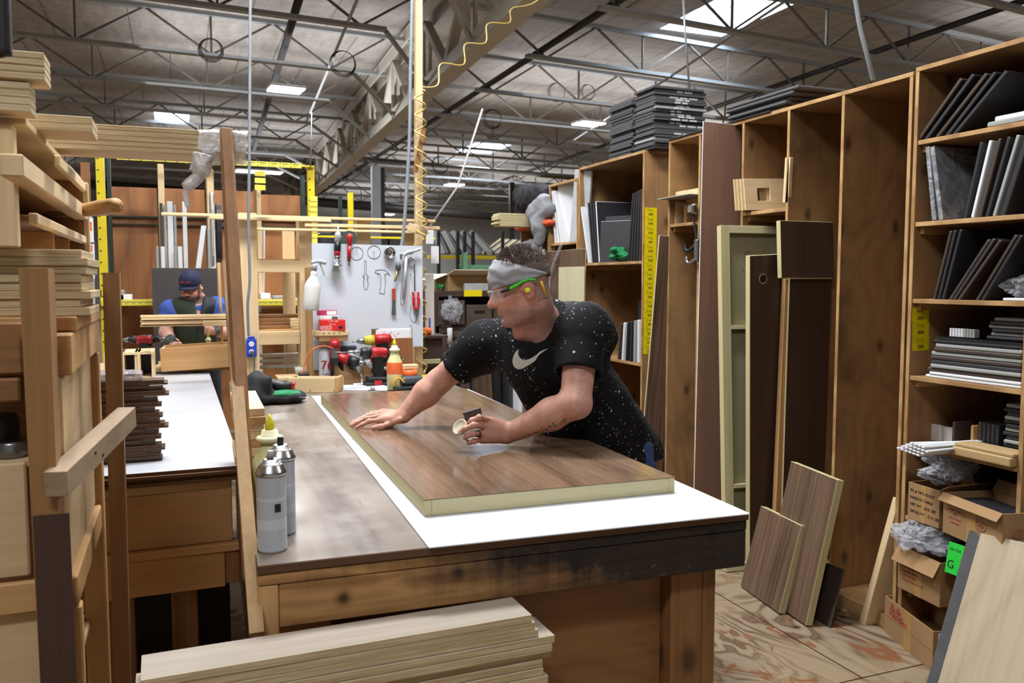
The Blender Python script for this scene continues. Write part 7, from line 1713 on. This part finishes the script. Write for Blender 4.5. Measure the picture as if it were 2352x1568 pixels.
# headband
hb=SDF();R4=R1.to_4x4()
hb.ell(W1(.0,0,.047),[q*K1 for q in (.107,.084,.098)],R4);hb.ell(W1(.056,0,.055),[q*K1 for q in (.058,.068,.066)],R4,.03)
def bandcut(P,D):
    L=loc(P,O1,R1,K1);D=D+.0022*np.sin(160*(L[:,2]-.25*L[:,0])+4*noise3(L,30))
    D=np.maximum(D,(L[:,2]-(.085+.52*L[:,0]))*K1);D=np.maximum(D,((.030-.05*L[:,0]-.012*(L[:,0]<-.0)*0)-L[:,2])*K1);return D
hbo=sdfobj('headband',hb,.004,plain('grey_stretch_fabric','98989E',.8,0,.07,60),man,bandcut,it=1)
# hair strands on the crown
b=MB();rng=random.Random(3)
hs=SDF();hs.ell(W1(-.010,0,.050),[q*K1 for q in (.098,.078,.096)],R4)
sdfh=sdfobj('hair',hs,.006,plain('grey_brown_hair','5C5047',.7,0,.35,200),man,lambda P,D:np.maximum(D+.003*noise3(P,200),(((.072+.50*loc(P,O1,R1,K1)[:,0])-loc(P,O1,R1,K1)[:,2]))*K1),it=0)
for i in range(1500):
    th_=rng.uniform(0,2*math.pi);ph=rng.uniform(0,1.15)
    n=V(math.sin(ph)*math.cos(th_),math.sin(ph)*math.sin(th_),math.cos(ph));p=V(-.010+.097*n.x,.077*n.y,.050+.095*n.z)
    if p.z<.070+.50*p.x: continue
    Ln=rng.uniform(.010,.02)*(1.45 if p.x>.02 else 1.);d=(n*.6+V(-.35 if p.x<.02 else .1,rng.uniform(-.35,.35),.5+rng.uniform(-.2,.4))).normalized()
    if p.x<-.05: d=(n*.5+V(-.5,rng.uniform(-.2,.2),-.4)).normalized();Ln*=.7
    a=V(*W1(*p));q=V(*W1(*(p+d*Ln)));m=V(*W1(*(p+d*Ln*.55+n*.002)));b.tube([a,m,q],[.0016,.0013,.0004],3,cap=False)
b.build('hair_tuft',plain('grey_brown_hair','5C5047',.7,0,.35,200),man)
# safety glasses, plug, pencil
M_lens=NT('clear_lens');M_lens.P(rough=.05,spec=.8,alpha=.22);M_lens.b.inputs['Base Color'].default_value=(.85,.87,.9,1);M_lens=M_lens.m
WV=lambda x,y,z:V(*W1(x,y,z))
b=MB();N=24;vs=[]
for j in range(7):
    z=.019-.041*j/6
    for i in range(N+1):
        an=(i/N-.5)*2.05;rr=.083;vs.append(WV(.045+rr*math.cos(an)-.004*j/6,.079*math.sin(an)*1.02,z-.012*(abs(an)>.9)*(j<1)*0))
b.add(vs,[(j*(N+1)+i,j*(N+1)+i+1,(j+1)*(N+1)+i+1,(j+1)*(N+1)+i) for j in range(6) for i in range(N)],0,True);gl=b.build('safety_glasses',M_lens,man)
b=MB();b.tube([WV(.0455+.083*math.cos((i/N-.5)*2.05),.0805*math.sin((i/N-.5)*2.05),.019) for i in range(N+1)],.0016,5);b.build('lens_rim',plain('clear_rim','B9BEC4',.2),gl)
for y in (-1,1):
    b=MB();P=[WV(.093,y*.072,.012),WV(.075,y*.078,.014),WV(.058,y*.081,.018)];b.tube(P,[.004,.0062,.0055],8);b.build('temple_hinge',M_black,gl)
    b=MB();P=[WV(.062,y*.0815,.017),WV(.04,y*.083,.022),WV(.015,y*.085,.03),WV(-.01,y*.086,.033),WV(-.035,y*.086,.026)];b.tube(P,[.005,.0062,.004,.0035,.0032],8);b.build('green_temple',plain('bright_green_plastic','3FD32B',.4),gl)
b=MB();M=Matrix.Translation(WV(.003,.0905,-.002))@R4@RX(-90);b.lathe([(.0075,-.014),(.0085,-.004),(.0085,.004),(.006,.0065)],14,0,M);b.build('ear_plug',plain('neon_yellow_foam','E4F21A',.6),man)
a=AY(1243,646,2.545);c=AY(1257,688,2.55);b=MB();b.tube([a,a+(c-a)*.82],.0037,6);pc=b.build('pencil',plain('yellow_pencil_paint','E0A81E',.4),man)
b=MB();b.tube([a+(c-a)*.82,a+(c-a)*.93],.004,8);b.build('ferrule',plain('green_ferrule','3E8A4A',.3,.6),pc);b=MB();b.tube([a+(c-a)*.93,c],.0037,8);b.build('eraser',plain('pink_eraser','C86A7C',.7),pc)
# ring, tattoo
rp=fg[2][0]+(fg[2][1]-fg[2][0])*.55;ax=(fg[2][1]-fg[2][0]).normalized();u_=ax.orthogonal().normalized();w_=ax.cross(u_)
b=MB();b.tube([rp+(u_*math.cos(t*.3927)+w_*math.sin(t*.3927))*.0108 for t in range(16)],.0022,6,closed=True);b.build('finger_ring',plain('dark_ring_metal','3A3A3D',.25,.9),man)
b=MB();rng=random.Random(11)
for i in range(15):
    x=1206+i*6.3;y=1006-i*3.0
    pts=[]
    for k in range(7):
        p=cast(BB,x+rng.uniform(-1,6.5),y+rng.uniform(-7,6),.0004)
        if p is not None and (p-wrL).length<.32: pts.append(p)
    if len(pts)>2: b.tube(pts[:4],.0010,4)
if b.v: b.build('tattoo',plain('tattoo_ink','2E2A31',.6),man)
# things in his hands
c=(AY(1057,981,2.60));n=(-RTv*.55-V(FWv.x,FWv.y,0)*.6+V(0,0,.55)).normalized();M=frame(c,n.orthogonal(),n.cross(n.orthogonal()))
b=MB();b.lathe([(.023,-.003),(.0275,-.003),(.0285,.004),(.026,.006),(.023,.003),(.0,.0025)],26,0,M,False);tag(b.build('clear_cap',plain('cloudy_clear_plastic','B9AE9C',.25,0,.06)),'round clear plastic cap held in the near hand of the man in the headband','cap')
c=AY(1086,951,2.66);M=Matrix.Translation(c)@RZ(-22)@RY(-16);b=MB();b.box(-.03,.03,-.014,.014,-.016,.016,.004,M=M);b.box(-.032,.03,-.015,.015,.010,.0165,.002,M=M);tag(b.build('scrub_block',plain('dark_rubber_block','4E463E',.45,0,.25,40)),'small dark wiping block held above the near hand of the man in the headband','block')
# ---------------- the man in the cap ----------------
YQ=7.25
f2=RTv*.0-V(FWv.x,FWv.y,0).normalized()
R2=hframe(f2,15);K2=.93;O2=AY(440,661,YQ)
b2=SDF();W2=head(b2,O2,R2,K2)
nb2=AY(452,697,YQ+.06);s2L=AY(500,706,YQ+.0);s2R=AY(394,711,YQ+.0);ch2=AY(448,745,YQ+.03);pv2=AY(450,800,YQ+.1);pv2.z=.98
b2.cap(W2(-.02,0,-.04),nb2,.062,.065,.03);b2.cap(nb2,ch2,.09,.12,.04);b2.cap(ch2,pv2,.13,.13,.04);b2.cap(s2L,s2R,.06,.06,.03)
e2R=AY(381,762,YQ-.03);w2R=AY(396,786,YQ-.26);e2L=AY(520,765,YQ-.05);w2L=AY(492,760,YQ-.32)
for a,e_,w in ((s2R,e2R,w2R),(s2L,e2L,w2L)): b2.cap(a,e_,.058,.05,.03);b2.cap(e_,w,.052,.036,.02)
def fist(s,w,d,side):
    pw=w+d*.07
    s.cap(w,pw,.034,.034,.02)
    for i in range(4):
        o=V(0,0,.024-.016*i);k=pw+o+side*.004;finger(s,[k,k+d*.03+side*.02,k+d*.02+side*.045,k-d*.004+side*.045],.0105,.005)
    finger(s,[w+d*.02+V(0,0,.02),w+d*.05+V(0,0,.045)+side*.015,w+d*.07+V(0,0,.04)+side*.035],.0115,.006)
for (w,e_,sd) in ((w2R,e2R,V(.8,-.5,0)),(w2L,e2L,V(-.6,-.6,0))): fist(b2,w,(w-e_).normalized(),sd.normalized())
for sy in (-1,1):
    hp=pv2+V(sy*.09,0,-.05);kn_=V(hp.x+sy*.02,hp.y-.02,.5);an=V(kn_.x,kn_.y+.03,.08);b2.cap(hp,kn_,.08,.055,.04);b2.cap(kn_,an,.055,.04,.02);b2.cap(an,an+V(0,-.14,-.045),.036,.03,.02)
man2=thing('person','bearded man in a navy cap and green vest working at the far table','person',V(pv2.x,pv2.y,0))
gl_pts=[np.array(w2R),np.array(w2L)]
def col2(P):
    c=skincol(P,O2,R2,K2,.9,(.075,.042,.03))
    for g in gl_pts:
        m=np.linalg.norm(P-g-0,axis=1)<.085;n=(np.linalg.norm(P-g,axis=1)<.06)|(m&(P[:,2]>g[2]+.0))
        c[n]=np.array([.05,.055,.05])
    return c
bo2=sdfobj('body',b2,.0075,M_skin,man2,None,col2,it=1)
t2s=SDF()
for a,e_ in ((s2R,e2R),(s2L,e2L)): t2s.cap(a,a+(e_-a)*.78,.088,.082,.04)
t2s.cap(s2L,s2R,.066,.066,.04);t2s.cap(ch2,nb2,.09,.06,.04)
def slcut(P,D):
    for a,e_ in ((s2R,e2R),(s2L,e2L)):
        a_=np.array(a);d=np.array(e_)-a_;Ln=np.linalg.norm(d);d/=Ln;t=(P-a_)@d;rr=np.linalg.norm(P-a_-t[:,None]*d,axis=1)
        D=np.maximum(D,np.where(rr<.12,t-.72*Ln,-1))
    return D+.005*np.sin(45*P[:,2]+5*noise3(P,9))
sdfobj('blue_shirt',t2s,.011,plain('royal_blue_cotton','35509F',.8,0,.12,30),man2,slcut,it=1)
ve=SDF();ve.cap(nb2+V(0,0,-.05),ch2,.12,.16,.05);ve.cap(ch2,pv2+V(0,0,-.02),.165,.165,.05);ve.cap(s2L+(s2R-s2L)*.12+V(0,0,-.0),s2R+(s2L-s2R)*.12,.092,.092,.05);ve.cap(s2L+(s2R-s2L)*.25,nb2,.08,.07,.04);ve.cap(s2R+(s2L-s2R)*.25,nb2,.08,.07,.04);ve.cap(nb2+V(0,.02,-.05),nb2+V(0,.03,.03),.09,.08,.03)
xm=AY(452,760,YQ).x
def vmat(q):
    xs=(q[:,0]-(xm+.03*(q[:,2]-1.2)));up_=q[:,2]>1.13
    return np.where((xs>.0)&up_,1,0)
def vcut(P,D):
    npt=np.array(nb2);D=D+.003*np.sin(30*P[:,2]+4*noise3(P,8))
    r2=np.hypot(P[:,0]-npt[0],P[:,1]-npt[1]+.0);D=np.maximum(D,np.where(P[:,2]>npt[2]-.02,.066-r2,-1))
    vv=np.where((P[:,1]<npt[1]-.03)&(P[:,2]>npt[2]-.13),(.022*((P[:,2]-(npt[2]-.13))/.1)-np.abs(P[:,0]-npt[0]-.01)),-1);return np.maximum(D,vv)
vo=sdfobj('fleece_vest',ve,.010,[plain('dark_green_fleece','26301F',.9,0,.15,50),plain('navy_vest_panel','12161F',.7,0,.15,40)],man2,vcut,it=1,matfn=vmat)
BV=bvh(vo);b=MB();pts=[cast(BV,453-.1*k,735+k*7.5,.002) for k in range(10)];pts=[p for p in pts if p is not None]
if len(pts)>2: b.tube(pts,.004,5);b.build('zip',M_black,man2)
j2=SDF()
for sy in (-1,1):
    hp=pv2+V(sy*.09,0,-.05);kn_=V(hp.x+sy*.02,hp.y-.02,.5);an=V(kn_.x,kn_.y+.03,.06);j2.cap(hp,kn_,.1,.08,.05);j2.cap(kn_,an,.08,.06,.03)
sdfobj('trousers',j2,.016,plain('dark_trousers','23262B',.85),man2,lambda P,D:np.maximum(D,.05-P[:,2]))
for sy in (-1,1):
    s_=SDF();an=V(pv2.x+sy*.11,pv2.y+.01,.045);s_.cap(an,an+V(0,-.16,-.005),.045,.038,.02);sdfobj('shoe',s_,.012,plain('dark_work_shoe','221F1D',.6),man2,lambda P,D:np.maximum(D,.001-P[:,2]))
# beard, cap, glasses
R42=R2.to_4x4();bd=SDF()
bd.ell(W2(.045,0,-.082),[q*K2 for q in (.063,.06,.048)],R42,.02);bd.ell(W2(.075,0,-.112),[q*K2 for q in (.03,.034,.035)],R42,.03)
for y in (-1,1): bd.cap(W2(.02,y*.06,-.02),W2(.04,y*.056,-.07),.012*K2,.02*K2,.02)
bd.ell(W2(.106,0,-.05),[q*K2 for q in (.012,.03,.007)],R42,.01);bd.ell(W2(.115,0,-.064),[q*K2 for q in (.012,.02,.008)],R42,.008,True)
sdfobj('beard',bd,.006,plain('dark_brown_beard','2A1D17',.85,0,.4,150),man2,lambda P,D:D+.0025*noise3(P,260),it=0)
cp=SDF();cp.ell(W2(.0,0,.055),[q*K2 for q in (.115,.09,.105)],R42);cp.ell(W2(.04,0,.08),[q*K2 for q in (.07,.075,.075)],R42,.03)
M_cap=plain('navy_cap_cloth','151C3C',.8,0,.1,40)
cpo=sdfobj('cap',cp,.008,M_cap,man2,lambda P,D:np.maximum(D,(.035-loc(P,O2,R2,K2)[:,2])*K2),it=1)
b=MB();N=16;vs=[]
for j in range(5):
    for i in range(N+1):
        an=(i/N-.5)*2.6;r0=.098+.075*j/4*max(0,math.cos(an*.62))**.8;p=(r0*math.cos(an)*1.0+.0,.086*math.sin(an)*(1+.12*j/4),.042-.012*j/4-.018*(math.sin(an)**2))
        vs.append(W2(*p))
n0_=len(vs)
for p in list(vs): vs.append(p+np.array(R2@V(0,0,.004)))
Fq=[(j*(N+1)+i,(j+1)*(N+1)+i,(j+1)*(N+1)+i+1,j*(N+1)+i+1) for j in range(4) for i in range(N)]
b.add([V(*p) for p in vs],Fq+[tuple(n0_+k for k in q[::-1]) for q in Fq]+[(4*(N+1)+i,n0_+4*(N+1)+i,n0_+4*(N+1)+i+1,4*(N+1)+i+1) for i in range(N)],0,True);b.build('cap_brim',M_cap,man2)
fc=R2@V(1,0,0);M=Matrix.Translation(V(*W2(.1165,.01,.088)));up2=R2@V(0,0,1);lf=R2@V(0,1,0)
# lettering on the cap front
xv=lf;zv=(up2*.85-fc*.5).normalized();nv=xv.cross(zv);Mc=Matrix(((xv.x,zv.x,nv.x,0),(xv.y,zv.y,nv.y,0),(xv.z,zv.z,nv.z,0),(0,0,0,1)));Mc.translation=V(*W2(.117,0,.082))
text('lettering','Doherty',Mc,.024,plain('red_embroidery','B01E2C',.7),man2,.001)
b=MB()
for y in (-1,1): b.tube([WV2 for WV2 in [V(*W2(.118-.004*abs(math.sin(t*.3927)),y*.032+.021*math.cos(t*.3927),-.002+.0165*math.sin(t*.3927))) for t in range(16)]],.0022,5,closed=True)
b.tube([V(*W2(.12,-.011,.004)),V(*W2(.122,0,.006)),V(*W2(.12,.011,.004))],.002,5)
for y in (-1,1): b.tube([V(*W2(.112,y*.054,.006)),V(*W2(.08,y*.074,.008)),V(*W2(.0,y*.084,.008))],.0022,5)
b.build('glasses',plain('dark_glasses_frame','1E1A1E',.3),man2)
b=MB();b.lathe([(.007,-.01),(.008,.006)],10,0,Matrix.Translation(V(*W2(.003,.09,-.002)))@R42@RX(-90));b.build('ear_plug',plain('neon_yellow_foam','E4F21A',.6),man2)
# ================= CAMERA AND LIGHT =================
cd=bpy.data.cameras.new('camera');co_=bpy.data.objects.new('camera',cd);COL.objects.link(co_)
cd.sensor_width=36;cd.sensor_fit='HORIZONTAL';cd.lens=F/2352*36;cd.clip_start=.05;cd.clip_end=200
R=Matrix((RTv,UPv,-FWv)).transposed().to_4x4();co_.matrix_world=Matrix.Translation((0,0,H))@R
cd.dof.use_dof=True;cd.dof.focus_distance=2.85;cd.dof.aperture_fstop=6.3
S.camera=co_
def area(p,w,h,e,c=(.93,.96,1.),rot=None):
    l=bpy.data.lights.new('lamp_or_fill_light','AREA');l.shape='RECTANGLE';l.size=w;l.size_y=h;l.energy=e;l.color=c
    o=bpy.data.objects.new('lamp_or_fill_light',l);COL.objects.link(o);o.location=p
    if rot is not None:o.rotation_euler=rot
    return o
for p in LAMPS[:4]: area(V(*p)-V(0,0,.03),.62,.45,300)
area(V(*LAMPS[4])-V(0,0,.03),1.2,.5,420)
area((1.1,7.4,4.7),.9,.45,170)       # lamp over the far rack
area((1.6,3.2,4.9),1.2,.4,120)
for p,e in zip(UNSEEN,(300,330,90,170,90)): area(p,1.2,.5,e)
for p in LAMPS+UNSEEN: area(V(*p)+V(0,0,.05),4.6,4.6,170,(.95,.96,1.),(math.pi,0,0))   # added wide fill aimed up to brighten the roof
for x in (-6,-11,14,20):
    for y in (8,20,32): area((x,y,4.9),1.2,.5,170);area((x,y,4.95),4.6,4.6,170,(.95,.96,1.),(math.pi,0,0))  # the wide upward light is added fill for the roof
for s_ in SKY: area(((s_[0]+s_[1])/2,(s_[2]+s_[3])/2,6.2),s_[1]-s_[0],s_[3]-s_[2],200,(.8,.9,1.))
w=bpy.data.worlds.new('world');S.world=w;w.use_nodes=True;w.node_tree.nodes['Background'].inputs[0].default_value=(.75,.85,1,1);w.node_tree.nodes['Background'].inputs[1].default_value=.6
vs_=S.view_settings;vs_.view_transform='Standard';vs_.look='None';vs_.exposure=-.45;vs_.gamma=1;vs_.use_curve_mapping=False
try:
    S.cycles.use_denoising=True;S.cycles.max_bounces=6;S.cycles.diffuse_bounces=3;S.cycles.glossy_bounces=3;S.cycles.transmission_bounces=4;S.cycles.transparent_max_bounces=10;S.cycles.caustics_reflective=False;S.cycles.caustics_refractive=False;S.cycles.sample_clamp_indirect=4
except Exception: pass
